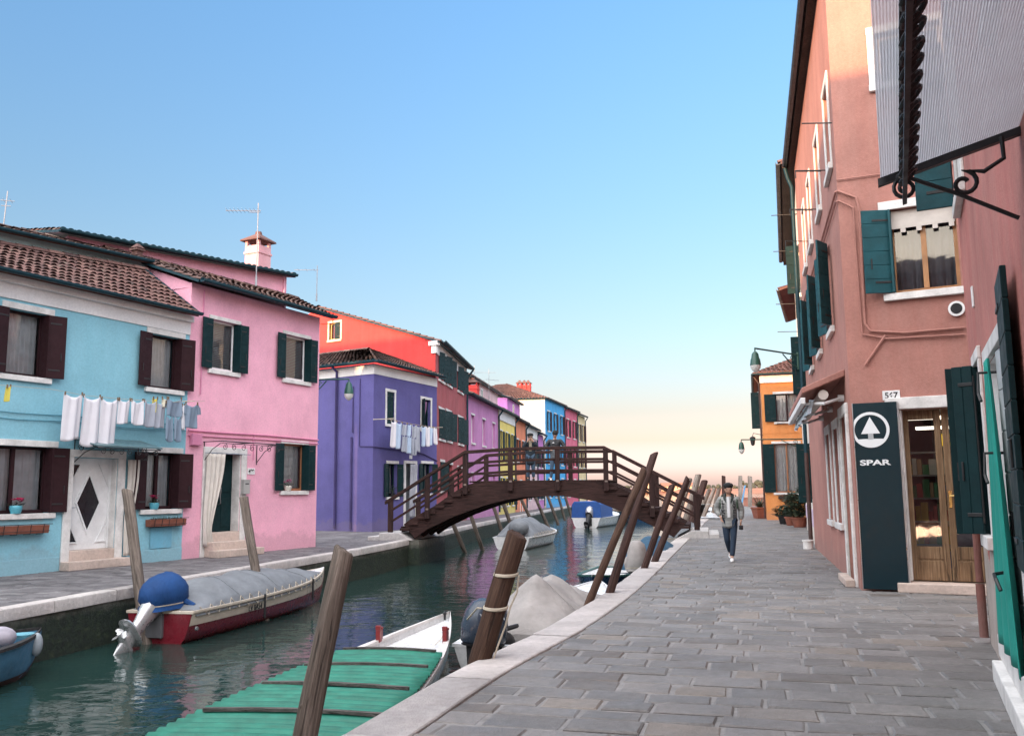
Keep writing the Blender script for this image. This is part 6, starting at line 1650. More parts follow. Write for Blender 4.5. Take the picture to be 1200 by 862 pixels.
    if txt:
        text(txt, M.pt(.38 * S, txt_side(M) * .196 * S, .43 * S), M.ex * (1 if txt_side(M) < 0 else -1), M.ez, .065 * S, paint('decal_white', (.7, .72, .75), .4), root, depth=.004, bold=.002)
    return root, M
def txt_side(M): return 1
HW = paint('white_gelcoat', (.70, .70, .70), .3, .16, .05); HC = paint('cream_gelcoat', (.60, .53, .44), .35, .15, .05); HR = paint('oxblood_gelcoat', (.16, .012, .022), .3, .2, .05)
NAVY = paint('navy_gelcoat', (.008, .03, .075), .25, .2, .05); BLUEH = paint('faded_blue_boat_paint', (.07, .20, .32), .55, .35, .3); BLK = paint('black_rubber', (.015, .015, .017), .6, .2)
TARPG = tarpmat('grey_tarpaulin', (.165, .178, .195)); TARPL = tarpmat('stone_grey_tarpaulin', (.29, .27, .26)); TARPB = tarpmat('blue_tarpaulin', (.008, .05, .17)); TARPT = tarpmat('teal_blue_tarpaulin', (.035, .09, .15))
ALU = paint('silver_motor_paint', (.50, .51, .52), .3, .15, .03, metal=.55)
GREYM = paint('slate_motor_paint', (.035, .05, .075), .28, .15, .03)

# 1 red and cream boat
r1, f1, h1_ = boat('red and cream motorboat under a long grey tarpaulin by the far quay', (-5.95, 15.45), (-4.55, 21.9), 1.42, .60, dict(hull=HR, inner=HW, rim=HC, deck=HW), strake=(.74, .985, HC), draft=.08, rise=.18, thwarts=(), decks=((.86, 1.0),))
tarp(r1, f1, h1_, 0.015, .88, .39, TARPG, 3, end0=.40, end1=.5, wide=.98, pucker=.012, humps=((.2, .035, .12), (.42, .035, .12), (.64, .035, .14), (.85, .04, .1)))
for sd in (-1,):
    mb = MB(); n = 30
    mb.loft([[f1.pt(*[a + b_ for a, b_ in zip(h1_(i / n, sd, 1.045), (0, 0, z))]) for z in (-.015, .02)] + [f1.pt(*[a + b_ for a, b_ in zip(h1_(i / n, sd, 1.0), (0, 0, z))]) for z in (.02, -.015)] for i in range(n + 1)]); mb.build('rubbing_strip', HC, r1)
for x in (.34, .70):
    p = f1.pt(*h1_(x, -1, 1.06)); mb = MB(); mb.tube([p + Vector((0, 0, .04)), p + Vector((0, 0, -.4))], .022, 8); mb.build('fender_strap', BLK, r1)
text('LV 8A54', f1.pt(h1_.L * .255, -h1_.half(.3) * 1.012 - .012, .40), f1.ex, (0, 0, 1), .105, BLK, r1, depth=.01)
p = f1.pt(.06, -h1_.half(.02) * 1.0 - .03, .33); MB().tube([p - f1.ey * .0, p - f1.ey * .03], .035, 10).build('deck_eye', STEEL, r1)
outboard(f1, -.02, .06, .50, 'silver outboard tilted up with a blue fabric hood, on the red boat', ALU, paint('dark_motor_bracket', (.12, .12, .13), .5), 50, cover=TARPB, leg_m=ALU, scale=1.15, hood=True)
mb = MB(); mb.tube([f1.pt(.3, -.45, .66), f1.pt(.25, -.2, .78), f1.pt(.1, .1, .86), f1.pt(.3, .45, .7)], [.05, .07, .07, .05], 8); mb.build('motor_hood_tail', TARPB, r1, smooth=True)

# 2 white boat with a corrugated green cover, foreground
st2, bw2 = (-2.28, 6.7), (-1.02, 14.6)
r2, f2, h2_ = boat('white rowing boat under green corrugated sheeting in the foreground', st2, bw2, 1.86, .52, dict(hull=HW, inner=HW, rim=paint('scuffed_white_rim', (.66, .62, .60), .5, .25, .2), deck=HW), name='rowing_boat', draft=.10, rise=.16, bow_=.58, decks=(), thwarts=(), stern_=.95)
mb = MB(); n = 12
mb.loft([[f2.pt(x * h2_.L, y * h2_.half(min(x, .995)) * .92, h2_.sheer(x) - .10 + .02 * (1 - y * y)) for y in [-1 + 2 * j / 10 for j in range(11)]] for x in [.50 + .495 * i / n for i in range(n + 1)]], closed=False, caps=False); mb.build('foredeck', HW, r2, smooth=True, solid=-.02)
GRN = fabric('green_fibreglass_sheet', (.012, .185, .125), .6, .45)
mb = MB(); n = 150; k0, k1 = -.02, .585; rows = []
for i in range(n + 1):
    x = k0 + (k1 - k0) * i / n; xx = max(0, x)
    rows.append([f2.pt(x * h2_.L, y * (h2_.half(xx) * 1.0 + .015), h2_.sheer(xx) + .055 + .02 * (1 - y * y) + .02 * math.sin(x * h2_.L / .155 * 2 * math.pi)) for y in [-1 + 2 * j / 8 for j in range(9)]])
mb.loft(rows, closed=False, caps=False); mb.build('corrugated_cover', GRN, r2, smooth=True, sharp=80, solid=.006)
OLDW = wood('grey_batten', (.10, .09, .085), (.17, .155, .145), 1, 'X', .85, .8)
for i, x in enumerate((.07, .215, .35, .475, .588)):
    h = h2_.half(x) * (.93 if i != 4 else .9); mb = MB(); c = f2.pt(x * h2_.L, 0, h2_.sheer(x) + .118); F_ = Fr(c, f2.ey, f2.ex * -1)
    sk = .03 * ((i * 37 % 5) - 2)
    mb.loft([[c + f2.ey * y + f2.ex * (sk * y + q) + Vector((0, 0, z + .02 * (1 - (y / h) ** 2) - .045)) for q, z in ((-.025, 0), (.025, 0), (.025, .03), (-.025, .03))] for y in (-h, -h * .5, 0, h * .5, h)]); mb.build('batten', OLDW, r2)
REDP = paint('red_oarlock_paint', (.22, .018, .02), .5, .3)
for sd in (-1, 1):
    x = .72; c = f2.pt(x * h2_.L, sd * h2_.half(x) * .93, h2_.sheer(x)); F_ = Fr(c, f2.ex)
    mb = MB(); mb.box(F_, -.07, .07, -.03, .03, -.02, .14); mb.box(F_, -.07, -.02, -.035, .035, .14, .2); mb.box(F_, .03, .07, -.035, .035, .14, .17); mb.build('oarlock', REDP, r2, bevel=.008)
mb = MB(); c = f2.pt(.955 * h2_.L, 0, h2_.sheer(.955) - .06); mb.tube([c, c + Vector((0, 0, .09))], .018, 8); mb.ball(c + Vector((0, 0, .1)), .03); mb.build('mooring_cleat', IRON, r2)
mb = MB(); mb.tube([f2.pt(*h2_(.56, 1, 1.02)), f2.pt(*h2_(.56, 1, 1.05)) + Vector((0, 0, .24))], .024, 7); mb.build('side_peg', OLDW, r2)
mb = MB(); mb.tube([f2.pt(.80 * h2_.L, -h2_.half(.8) * .86, h2_.sheer(.8) + .05), f2.pt(.77 * h2_.L, -h2_.half(.8) * .8, h2_.sheer(.8) - .06), f2.pt(.72 * h2_.L, -h2_.half(.8) * .84, h2_.sheer(.8) - .07)], .007, 5); mb.build('tie_cord', ROPE, r2)

# 3 boat with stone-grey cover and slate outboard
r3, f3, h3_ = boat('white motorboat under a stone grey tarpaulin beside the right kerb', (-.16, 12.3), (1.75, 18.9), 1.62, .52, dict(hull=HW, inner=HW, rim=HW, deck=HW), draft=.10, rise=.22, decks=((.64, 1.0),), thwarts=(.08,))
tarp(r3, f3, h3_, .13, .72, .60, TARPL, 8, end0=.36, end1=.62, humps=((.22, .045, .22), (.46, .045, .26)), wide=.93, pucker=.022, pw=1.22)
m3, M3 = outboard(f3, -.03, .12, .42, 'slate blue outboard with white lettering, on the stone grey covered boat', GREYM, BLK, 6, scale=1.08, txt='YAMAHA', yaw=-38)
mb = MB(); mb.ball(f3.pt(.35, -.35, .5), .2, .16, .12, n=10); mb.ball(f3.pt(.5, .2, .5), .22, .2, .15, n=10); mb.tube([f3.pt(.1, .1, .7), f3.pt(.35, -.1, .74), f3.pt(.7, .2, .62)], .03, 6); mb.build('fuel_gear', BLK, r3, smooth=True)
mb = MB(); mb.tube([f3.pt(3.4, -h3_.half(.5) * .95, .56), f3.pt(3.2, -h3_.half(.5) * 1.0, .58), f3.pt(2.9, -h3_.half(.5) * 1.0, .56)], .02, 6); mb.build('side_rail', STEEL, r3)

# 4 dark skiff behind it
r4, f4, h4_ = boat('dark skiff with a white inside and green rim behind the grey covered boat', (2.9, 25.2), (1.75, 20.6), 1.35, .46, dict(hull=NAVY, inner=HW, rim=paint('green_rim', (.02, .09, .08), .45, .2), deck=HW), name='skiff', draft=.08, rise=.2, decks=((.1, 1.0),), thwarts=())
# 5 blue covered boat with a white bundle on its bow
r5, f5, h5_ = boat('boat under a teal blue tarpaulin with a canvas bundle, near the right bridge foot', (3.05, 22.6), (4.7, 28.6), 1.6, .55, dict(hull=NAVY, inner=HW, rim=HW, deck=HW), draft=.08, rise=.2, decks=((.8, 1.0),), thwarts=())
tarp(r5, f5, h5_, .2, .92, .62, TARPT, 6, end0=.3, end1=.4, pucker=.03)
b5, M5 = outboard(f5, .1, 0, .45, 'outboard wrapped in off white canvas on the teal covered boat', TARPL, BLK, 8, cover=TARPL, scale=1.15)
mb = MB()
for k in range(9):
    mb.ball(f5.pt(.55 + .12 * (k % 3), -.42 + .3 * (k // 3), .66 + .08 * math.sin(k * 2.3)), .24, .24, .2, n=10)
mb.build('canvas_bundle', TARPL, r5, smooth=True)
# 6 small white boat far left
r6, f6, h6_ = boat('small white boat with a grey tarpaulin moored under the bridge arch', (-.1, 39.0), (1.9, 46.5), 1.9, .62, dict(hull=HW, inner=HW, rim=HW, deck=HW), draft=.10, rise=.1, decks=((.9, 1.0),), thwarts=())
tarp(r6, f6, h6_, .06, .72, .72, TARPG, 5, end0=.3, end1=.5)
mb = MB(); mb.ball(f6.pt(.5, -.2, 1.0), .45, .5, .35, n=12); mb.build('tarpaulin_hump', TARPG, r6, smooth=True)
# 7 white boat with blue canopy
r7, f7, h7_ = boat('white boat with a bright blue box canopy and outboard, seen stern on beyond the bridge', (4.9, 61.5), (7.7, 69.5), 2.3, .75, dict(hull=HW, inner=HW, rim=HW, deck=HW), draft=.1, rise=.25, decks=((.6, 1.0),), thwarts=())
TB2 = fabric('bright_blue_canvas', (.010, .07, .27), .6, .2)
mb = MB(); F7 = f7
mb.loft([[F7.pt(x, y, z) for y, z in ((-1.05, .75), (-1.0, 1.65), (-.85, 1.85), (.85, 1.85), (1.0, 1.65), (1.05, .75))] for x in (.1, 3.0, 3.6)]); mb.build('box_canopy', TB2, r7, bevel=.04)
outboard(f7, -.05, -.25, .62, 'grey outboard on the stern of the blue canopied boat', ALU, BLK, 40, scale=1.35)
# 8, 9 navy boats beyond
r8, f8, h8_ = boat('long navy boat with a timber rim beyond the blue canopied boat', (10.2, 71), (7.6, 86), 2.2, .95, dict(hull=NAVY, inner=wood('boat_timber', (.25, .13, .06), (.38, .22, .12), 1, 'X'), rim=MC['boat_timber'], deck=MC['boat_timber']), name='workboat', draft=.1, rise=.5, decks=((.6, 1.0),))
tarp(r8, f8, h8_, .05, .5, .7, TARPG, 4)
r9, f9, h9_ = boat('navy covered boat farthest up the canal', (7.0, 78), (8.4, 88), 2.1, .8, dict(hull=NAVY, inner=HW, rim=HW, deck=HW), draft=.1)
tarp(r9, f9, h9_, .1, .8, .8, TARPB, 9)
# 10 faded blue boat at the left edge
r10, f10, h10_ = boat('faded blue wooden boat with a striped cloth bundle at the left edge', (-8.6, 7.6), (-6.85, 13.35), 1.5, .55, dict(hull=BLUEH, inner=BLUEH, rim=wood('dark_rim_timber', (.035, .033, .035), (.06, .055, .055), 1, 'X'), deck=BLUEH), draft=.1, rise=.12, bow_=.18, strake=(.1, .52, paint('antifouling_brown', (.09, .045, .04), .7, .4)), thwarts=(.4, .7), decks=())
mb = MB()
for k in range(7): mb.ball(f10.pt(h10_.L * .86 - .14 * k, -.12 + .11 * (k % 4), .66 + .04 * (k % 3) + .022 * k), .22, .2, .15, n=10)
STR = fabric('striped_cotton', (.42, .39, .45), .9, .45); mb.build('cloth_bundle', STR, r10, smooth=True)
mb = MB(); c = f10.pt(h10_.L * .93, -.08, .60); mb.tube([c, c + Vector((0, 0, .05))], [.15, .17], 14); mb.build('plastic_basin', paint('pale_blue_plastic', (.16, .42, .52), .35, .1), r10)
mb = MB(); mb.ball(f10.pt(*h10_(.93, -.85, 1.1)), .08, .08, .16, n=10); mb.build('fender', paint('grey_fender', (.30, .34, .38), .5), r10, smooth=True)
# boats right behind the bridge and out on the lagoon side
r11, f11, h11_ = boat('white motorboat with a dark windscreen half hidden behind the right end of the bridge', (6.4, 35.2), (8.6, 42.2), 1.9, .7, dict(hull=HW, inner=HW, rim=HC, deck=HW), draft=.1, decks=((.55, 1.0),))
tarp(r11, f11, h11_, .1, .5, .5, TARPG, 11)
r12, f12, h12_ = boat('pale boat with a clear windscreen moored beyond the bridge beside thin poles', (10.2, 48), (12.2, 56), 2.2, .9, dict(hull=HW, inner=HW, rim=HW, deck=HW), draft=.1, decks=((.5, 1.0),))
mb = MB(); mb.loft([[f12.pt(x, y, z) for y, z in ((-.9, .95), (-.7, 1.75), (.7, 1.75), (.9, .95))] for x in (2.2, 4.2)], closed=False, caps=False); mb.build('windscreen', paint('pale_windscreen', (.40, .50, .52), .12, .1, 0), r12)
r13, f13, h13_ = boat('small pale boat moored far along the right quay near the lagoon', (14.5, 70), (16.5, 77), 2.0, .9, dict(hull=HW, inner=HW, rim=NAVY, deck=HW), draft=.1, decks=((.4, 1.0),))

# ================================================================== STREET LAMPS
def street_lamp(label, wallp, tip, hang, rad=.2):
    wallp, tip = Vector(wallp), Vector(tip); root = thing('street_lamp', label, 'lamp', wallp, 'green wall lamps')
    LG = paint('lamp_green', (.012, .07, .05), .4, .2); mb = MB()
    mb.tube([wallp, tip], .025, 8); d = (tip - wallp).normalized(); L = (tip - wallp).length
    mb.tube([wallp + Vector((0, 0, -.38)), wallp + d * L * .18 + Vector((0, 0, -.27)), wallp + d * L * .36 + Vector((0, 0, -.04))], .018, 6)
    mb.tube(scroll_pts(wallp + d * L * .13 + Vector((0, 0, -.13)), d, Vector((0, 0, 1)), .1, .02, 1.4), .012, 5)
    mb.tube([wallp + Vector((0, 0, -.42)), wallp + Vector((0, 0, .08))], .03, 6)
    mb.tube([tip, tip + Vector((0, 0, -.1))], .02, 6); mb.build('arm', LG, root)
    c = tip + Vector((0, 0, -.1)); mb = MB(); mb.tube([c, c - Vector((0, 0, .06)), c - Vector((0, 0, .3 * hang)), c - Vector((0, 0, .34 * hang)), c - Vector((0, 0, .62 * hang))], [.05, .09, .11, .17 * rad / .2, rad], 16); s = mb.build('lamp_shade', LG, root, smooth=True, sharp=45)
    c2 = c - Vector((0, 0, .62 * hang)); mb = MB(); mb.tube([c2, c2 - Vector((0, 0, .08)), c2 - Vector((0, 0, .16)), c2 - Vector((0, 0, .2))], [rad * .96, rad * .86, rad * .5, .02], 16); mb.build('lamp_glass', paint('milky_glass', (.62, .62, .60), .25, .05, 0), root, smooth=True, sharp=60)
    return root
wp = WP.pt(WP.L + .02, .2, 0); tip = at(409, 444, 27.9); wp.z = tip.z
street_lamp('green bell lamp on an arm from the pink house corner, before the purple wall', wp, tip, .6, .15)
tip = at(884.5, 408, 24.3); wp = at(934, 404.5, 25.6); wp.z = tip.z
street_lamp('green bell lamp on an arm over the right quay', wp, tip, .6, .15)
tip = at(868.5, 515, 38.5); wp = W3_.pt(W3_.L - 2.0, 0, tip.z)
street_lamp('small bell lamp half way up beside the orange house', wp, tip, .5, .13)

# ================================================================== PLANTS
LEAF = paint('dark_leaf', (.028, .055, .028), .6, .5, .2); LEAF2 = paint('grey_green_leaf', (.055, .085, .05), .6, .4, .2); TCOT = paint('terracotta_pot', (.28, .095, .06), .8, .3, .3)
def flower(root, c, n, r, h, leafm, petal=None, seed=1, upright=False):
    rnd = random.Random(seed); c = Vector(c); mb = MB(); pb = MB()
    for i in range(n):
        a = rnd.uniform(0, 6.28); q = rnd.random() ** .5; z = h * rnd.uniform(.1, 1)
        p = c + Vector((r * q * math.cos(a), r * q * math.sin(a), z * (1 - .4 * q * q))); d = Vector((math.cos(a + rnd.uniform(-.8, .8)), math.sin(a + rnd.uniform(-.8, .8)), rnd.uniform(-.3, .8))).normalized()
        s = d.cross(Vector((0, 0, 1))).normalized(); l = r * rnd.uniform(.22, .42); w_ = l * .38
        mb.face([p - d * l * .5, p + s * w_, p + d * l * .5 + Vector((0, 0, -.15 * l)), p - s * w_])
        if i % 5 == 0: mb.tube([c, p], .004, 3)
    mb.build('leaves', leafm, root)
    if petal:
        for i in range(max(8, n // 7)):
            a = rnd.uniform(0, 6.28); q = rnd.random() ** .5; p = c + Vector((r * .75 * q * math.cos(a), r * .75 * q * math.sin(a), h * rnd.uniform(.75, 1.25)))
            for k in range(4):
                t = k * 1.57 + a; d = Vector((math.cos(t), math.sin(t), .6)).normalized(); s = d.cross(Vector((0, 0, 1))).normalized(); l = r * .42
                pb.face([p, p + d * l * .6 + s * l * .4, p + d * l, p + d * l * .6 - s * l * .4])
        pb.build('petals', petal, root)
def pot(label, c, r, h, pm, leafm, n, lr, lh, petal=None, seed=1, cat='flowerpot', group=None, belly=False):
    c = Vector(c); root = thing('potted_plant', label, cat, c, group); mb = MB()
    prof = [(.62, 0), (.72, .02), (.95, .55), (1.0, .82), (.9, 1.0)] if belly else [(.68, 0), (.72, .05), (.95, .82), (1.08, .83), (1.08, 1.0), (.94, 1.0)]
    mb.loft([[c + Vector((r * q * math.cos(t), r * q * math.sin(t), h * z)) for t in (2 * math.pi * j / 18 for j in range(18))] for q, z in prof] + [[c + Vector((r * .85 * math.cos(t), r * .85 * math.sin(t), h * .9)) for t in (2 * math.pi * j / 18 for j in range(18))]]); mb.build('pot', pm, root, smooth=True, sharp=45)
    flower(root, c + Vector((0, 0, h * .9)), n, lr, lh, leafm, petal, seed); return root
TURQ = paint('turquoise_glaze', (.10, .40, .50), .3, .15); MAG = paint('magenta_petals', (.62, .02, .13), .6, .2, 0); PINKP = paint('pink_petals', (.60, .10, .28), .6, .2, 0); CRMP = paint('cream_glaze', (.62, .58, .52), .35, .1)
g_ = 'flowerpots on window sills'
def sill_pt(W_, px, py, rc, d=.05): u = W_.V(px, py)[0]; return W_.pt(u, d, rc[2] + .006)
pot('turquoise bowl of red cyclamen on the left lower sill of the blue house', sill_pt(WB, 18, 590, bW[2], -.02), .13, .17, TURQ, LEAF, 60, .17, .12, MAG, 1, group=g_, belly=True)
pot('turquoise bowl of magenta cyclamen on the sill right of the diamond door', sill_pt(WB, 180, 590, bW[3], -.02), .12, .16, TURQ, LEAF, 60, .15, .14, MAG, 2, group=g_, belly=True)
pot('cream bowl of pink flowers on the ground floor sill of the pink house', sill_pt(WP, 337, 568, pW[2], -.01), .12, .15, CRMP, LEAF, 60, .16, .14, PINKP, 3, group=g_, belly=True)
pot('small plant in a dark pot on the lower sill of the purple house', sill_pt(WU, 459, 575, uW[2], -.03), .14, .15, BLK, LEAF2, 70, .22, .4, None, 4, group=g_)
def window_box(label, W_, u0, u1, z, m, plant=True, group='window boxes'):
    root = thing('window_box', label, 'window box', W_.pt((u0 + u1) / 2, -.12, z), group); fr = W_.fr(); mb = MB()
    mb.loft([[W_.pt(u, d, zz) for d, zz in ((-.05, z), (-.2, z), (-.225, z + .17), (-.03, z + .17))] for u in (u0, u1)]); mb.build('trough', m, root, bevel=.008)
    ir = MB()
    for k in range(5):
        u = u0 + (u1 - u0) * (k + .5) / 5; ir.tube([W_.pt(u, -.004, z - .02), W_.pt(u, -.215, z - .012), W_.pt(u, -.245, z + .19)], .007, 5)
    ir.tube([W_.pt(u0 - .05, -.245, z + .19), W_.pt(u1 + .05, -.245, z + .19)], .008, 5); ir.tube([W_.pt(u0, -.23, z + .05), W_.pt(u1, -.23, z + .05)], .006, 5); ir.build('bracket', IRON, root)
    if plant:
        mb = MB(); rnd = random.Random(int(u0 * 100))
        for i in range(50):
            p = W_.pt(rnd.uniform(u0 + .04, u1 - .04), rnd.uniform(-.2, -.06), z + .17); d = Vector((rnd.uniform(-1, 1), rnd.uniform(-1, 1), 1.5)).normalized(); l = rnd.uniform(.03, .09); s = d.orthogonal().normalized() * .012
            mb.face([p - s, p + s, p + d * l])
        mb.build('sprouts', LEAF, root)
window_box('terracotta window box on iron hooks under the left lower blue house window', WB, bW[2][0] - .05, WB.V(50, 618)[0], WB.V(25, 625)[1], TCOT, False)
window_box('terracotta window box on iron hooks right of the diamond door', WB, WB.V(169, 612)[0], WB.V(211, 610)[0], WB.V(190, 616)[1], TCOT)
window_box('dark window box with trailing plants under the orange house window', WOr, oW[1][0] + .1, oW[1][1] + .05, 1.08, paint('dark_brown_trough', (.06, .035, .025), .7), True)
gp = lambda px, py: G(px, py)
def spiky(label, c, r, h, n, l, seed):
    c = Vector(c); root = thing('potted_plant', label, 'flowerpot', c, 'potted plants on the right quay'); mb = MB(); fr = Fr(c, (1, .2, 0))
    mb.loft([[fr.pt(x * s_, y * s_, z) for x, y in ((-r, -r), (r, -r), (r, r), (-r, r))] for s_, z in ((.75, 0), (1, h * .85), (1.08, h * .86), (1.08, h), (.9, h), (.88, h * .9))]); mb.build('pot', TCOT, root, bevel=.01)
    rnd = random.Random(seed); lv = MB()
    for i in range(n):
        a = rnd.uniform(0, 6.28); el = rnd.uniform(.3, 1.4); d = Vector((math.cos(a) * math.cos(el), math.sin(a) * math.cos(el), math.sin(el))); s = Vector((-math.sin(a), math.cos(a), 0)); b_ = c + Vector((0, 0, h * .9)); L_ = l * rnd.uniform(.6, 1.1)
        lv.loft([[b_ - s * .035, b_ + s * .035, b_ + Vector((0, 0, .02))], [b_ + d * L_ * .5 - s * .03, b_ + d * L_ * .5 + s * .03, b_ + d * L_ * .5 + Vector((0, 0, .02))], [b_ + d * L_ + Vector((0, 0, -.05)) - s * .003, b_ + d * L_ + Vector((0, 0, -.05)) + s * .003, b_ + d * L_ + Vector((0, 0, -.04))]])
    lv.build('leaves', LEAF2, root)
spiky('aloe in a square terracotta pot alone by the orange house corner', gp(891, 607), .36, .62, 40, .75, 3)
Yo = 42.0
def onr(px, Y): p = at(px, 600, Y); return Vector((p.x, p.y, 0))
gq = 'potted plants on the right quay'
pot('tall bushy grey green shrub in a terracotta pot, right of the quay group', onr(936.5, 38.5), .34, .42, TCOT, LEAF2, 900, .56, 1.35, None, 5, group=gq)
pot('slimmer shrub in a terracotta pot in the middle of the quay group', onr(926.5, 40.5), .27, .38, TCOT, LEAF, 420, .36, 1.35, None, 6, group=gq)
pot('low dark spreading plant in a small dark pot, left of the quay group', onr(919, 42), .3, .4, BLK, LEAF, 300, .55, .55, None, 7, group=gq)

# low brick wall and railings at the lagoon end
bwm = stones('brick_wall', [(.24, .09, .065), (.30, .13, .09)], .85)
q0, q1 = at(871, 585, 88), at(893, 584, 86); W_b = Wall((q0.x, q0.y), (q1.x + 2, q1.y))
o = MB(); o.box(W_b.fr(), 0, W_b.L, 0, .4, -.02, .75); o.box(W_b.fr(), -.05, W_b.L + .05, -.05, .45, .751, .85, 0, .8)
tag(recenter(o.build('brick_wall', bwm, bevel=.02)), 'low brick parapet closing the quay end towards the lagoon', 'wall')
bn = MB(); p = at(951, 632, 24.6); bn.tube([(p.x - .1, p.y, .0), (p.x - .1, p.y, .2)], .13, 14); bn.tube([(p.x - .1, p.y, .2), (p.x - .1, p.y, .24)], .15, 14)
tag(recenter(bn.build('stone_bollard', STONE, smooth=True, sharp=40)), 'squat white stone stump against the wall by the far downpipe', 'bollard')

# ================================================================== LAUNDRY
def cloth(name, label, cat, W_, pts_top, length, m, group, seed, d=-.5, taper=.0, legs=False, sleeves=False):
    """a hanging piece: pinned at its top edge between two points on the line (u,z)"""
    rnd = random.Random(seed); (ua, za), (ub, zb) = pts_top; K = 16; n = 18; mb = MB(); ph = rnd.uniform(0, 6); w_ = ub - ua
    def sheet(u0, u1, l, s0=0.0):
        rows = []
        for k in range(K + 1):
            s = k / K; row = []
            for i in range(n + 1):
                x = i / n; u = u0 + (u1 - u0) * x
                ua_ = u + (x - .5) * taper * s * w_
                sag = min(.09, .22 * w_) * math.sin(math.pi * x) * (1 - .75 * s)
                z = za + (zb - za) * ((u - ua) / w_) - sag - (s * l + s0) * (1 + .03 * math.sin(x * 5 + ph))
                dd = d + (.02 + .03 * s) * math.sin(x * 6.5 + ph + s * .8) + .014 * math.sin(x * 15 + ph * 2 + s * 2) + .02 * s
                row.append(W_.pt(ua_, dd, z))
            rows.append(row)
        mb.loft(rows, closed=False, caps=False)
    if legs:
        sheet(ua, ub, length * .42); g = w_ * .06; um = (ua + ub) / 2
        sheet(ua, um - g, length * .58, length * .42); sheet(um + g, ub, length * .58, length * .42)
    else: sheet(ua, ub, length)
    if sleeves:
        for sd in (-1, 1):
            u = ua if sd < 0 else ub
            mb.loft([[W_.pt(u + sd * x + .01 * q, d + .02 * q - .01, za - .02 - yy) for q in range(-1, 2)] for x, yy in ((0, 0), (.06, .1), (.08, .24))], closed=False, caps=False)
            mb.loft([[W_.pt(u + sd * x, d + dd, za - .03 - yy) for x, yy in ((-.02, 0), (.07, .06), (.1, .22), (.0, .24))] for dd in (-.02, .02)], closed=True, caps=True)
    o = recenter(mb.build(name, m, smooth=True, sharp=80, solid=.004))
    PEG = paint('peg_wood', (.22, .14, .08), .8)
    for (u, z) in ((ua + .012, za), (ub - .012, zb)):
        MB().box(W_.fr(), u - .009, u + .009, d - .016, d + .016, z - .045, z + .035).build('peg', PEG, o)
    return tag(o, label, cat, group)
LWH = fabric('white_cotton', (.66, .64, .68), .95, .06); LGR = fabric('grey_cotton', (.34, .36, .42), .95, .12); LBL = fabric('grey_blue_cotton', (.20, .26, .34), .95, .15); LYE = fabric('yellow_cotton', (.62, .52, .10), .95, .1); LIV = fabric('ivory_cotton', (.60, .56, .44), .95, .1); LPB = fabric('pale_blue_cotton', (.42, .52, .66), .95, .08)
dL = -.55
lu = lambda px, py: WB.V(px, py, dL)
line_pts = [(0, 451), (60, 456), (78, 459), (97, 463), (118, 465), (138, 467), (153, 468), (168, 469), (184, 470), (200, 471), (220, 470), (240, 470)]
mb = MB(); mb.tube([WB.pt(lu(*p)[0], dL, lu(*p)[1]) for p in line_pts], .005, 5)
for px, py in ((-6, 450), (226, 470)):
    u, z = lu(px, py); mb.tube([WB.pt(u, 0, z + .02), WB.pt(u, dL - .05, z)], .014, 6)
tag(recenter(mb.build('clothes_line', ROPE)), 'clothes line on iron arms across the pale blue front', 'clothes line', 'clothes lines')
gl = 'laundry on the blue house'
def hang(px0, px1, pytop, pybot, m, name, label, cat, seed, **k):
    u0, z0 = lu(px0, pytop); u1, z1 = lu(px1, pytop + (px1 - px0) * .06); um, zb = lu((px0 + px1) / 2, pybot)
    cloth(name, label, cat, WB, ((u0, z0), (u1, z1)), (z0 + z1) / 2 - zb, m, gl, seed, dL, **k)
hang(76, 97, 460, 515, LWH, 'bath_towel', 'white towel, first of three long ones on the blue house line', 'towel', 1)
hang(98, 118, 463, 521, LWH, 'bath_towel', 'white towel, middle of three long ones on the blue house line', 'towel', 2, taper=.04)
hang(119, 138.5, 466, 522, LWH, 'bath_towel', 'white towel, last of three long ones on the blue house line', 'towel', 3)
hang(139.5, 153, 467, 496, LWH, 'tea_towel', 'short white cloth next to the long towels on the blue house line', 'cloth', 4)
hang(154, 168, 468, 497, LWH, 'tea_towel', 'short white cloth between a white and a grey one on the blue house line', 'cloth', 5)
hang(169, 182.5, 469, 499, LGR, 'tea_towel', 'short light grey cloth on the blue house line', 'cloth', 6)
hang(183, 195, 470, 501, LGR, 'undershirt', 'short grey shirt behind the yellow scrap on the blue house line', 'shirt', 7)
hang(179.5, 185, 466, 483, LYE, 'dust_cloth', 'small yellow cloth between grey shirts on the line', 'cloth', 8)
hang(190, 198, 466, 477, LIV, 'dust_cloth', 'small ivory cloth pinned over a grey shirt', 'cloth', 9)
hang(195.5, 213, 466, 516, LBL, 'trousers', 'grey blue trousers on the right end of the blue house line', 'trousers', 10, legs=True)
hang(213.5, 217, 474, 503, LWH, 'hand_cloth', 'narrow white cloth between the trousers and the grey blue shirt', 'cloth', 12)
hang(217.5, 232, 472, 501, LBL, 'shirt', 'grey blue shirt hung at the boundary of the pink house', 'shirt', 11, sleeves=True)
hang(8, 13, 452, 470, LYE, 'dust_cloth', 'yellow cloth hanging alone near the left edge', 'cloth', 14)
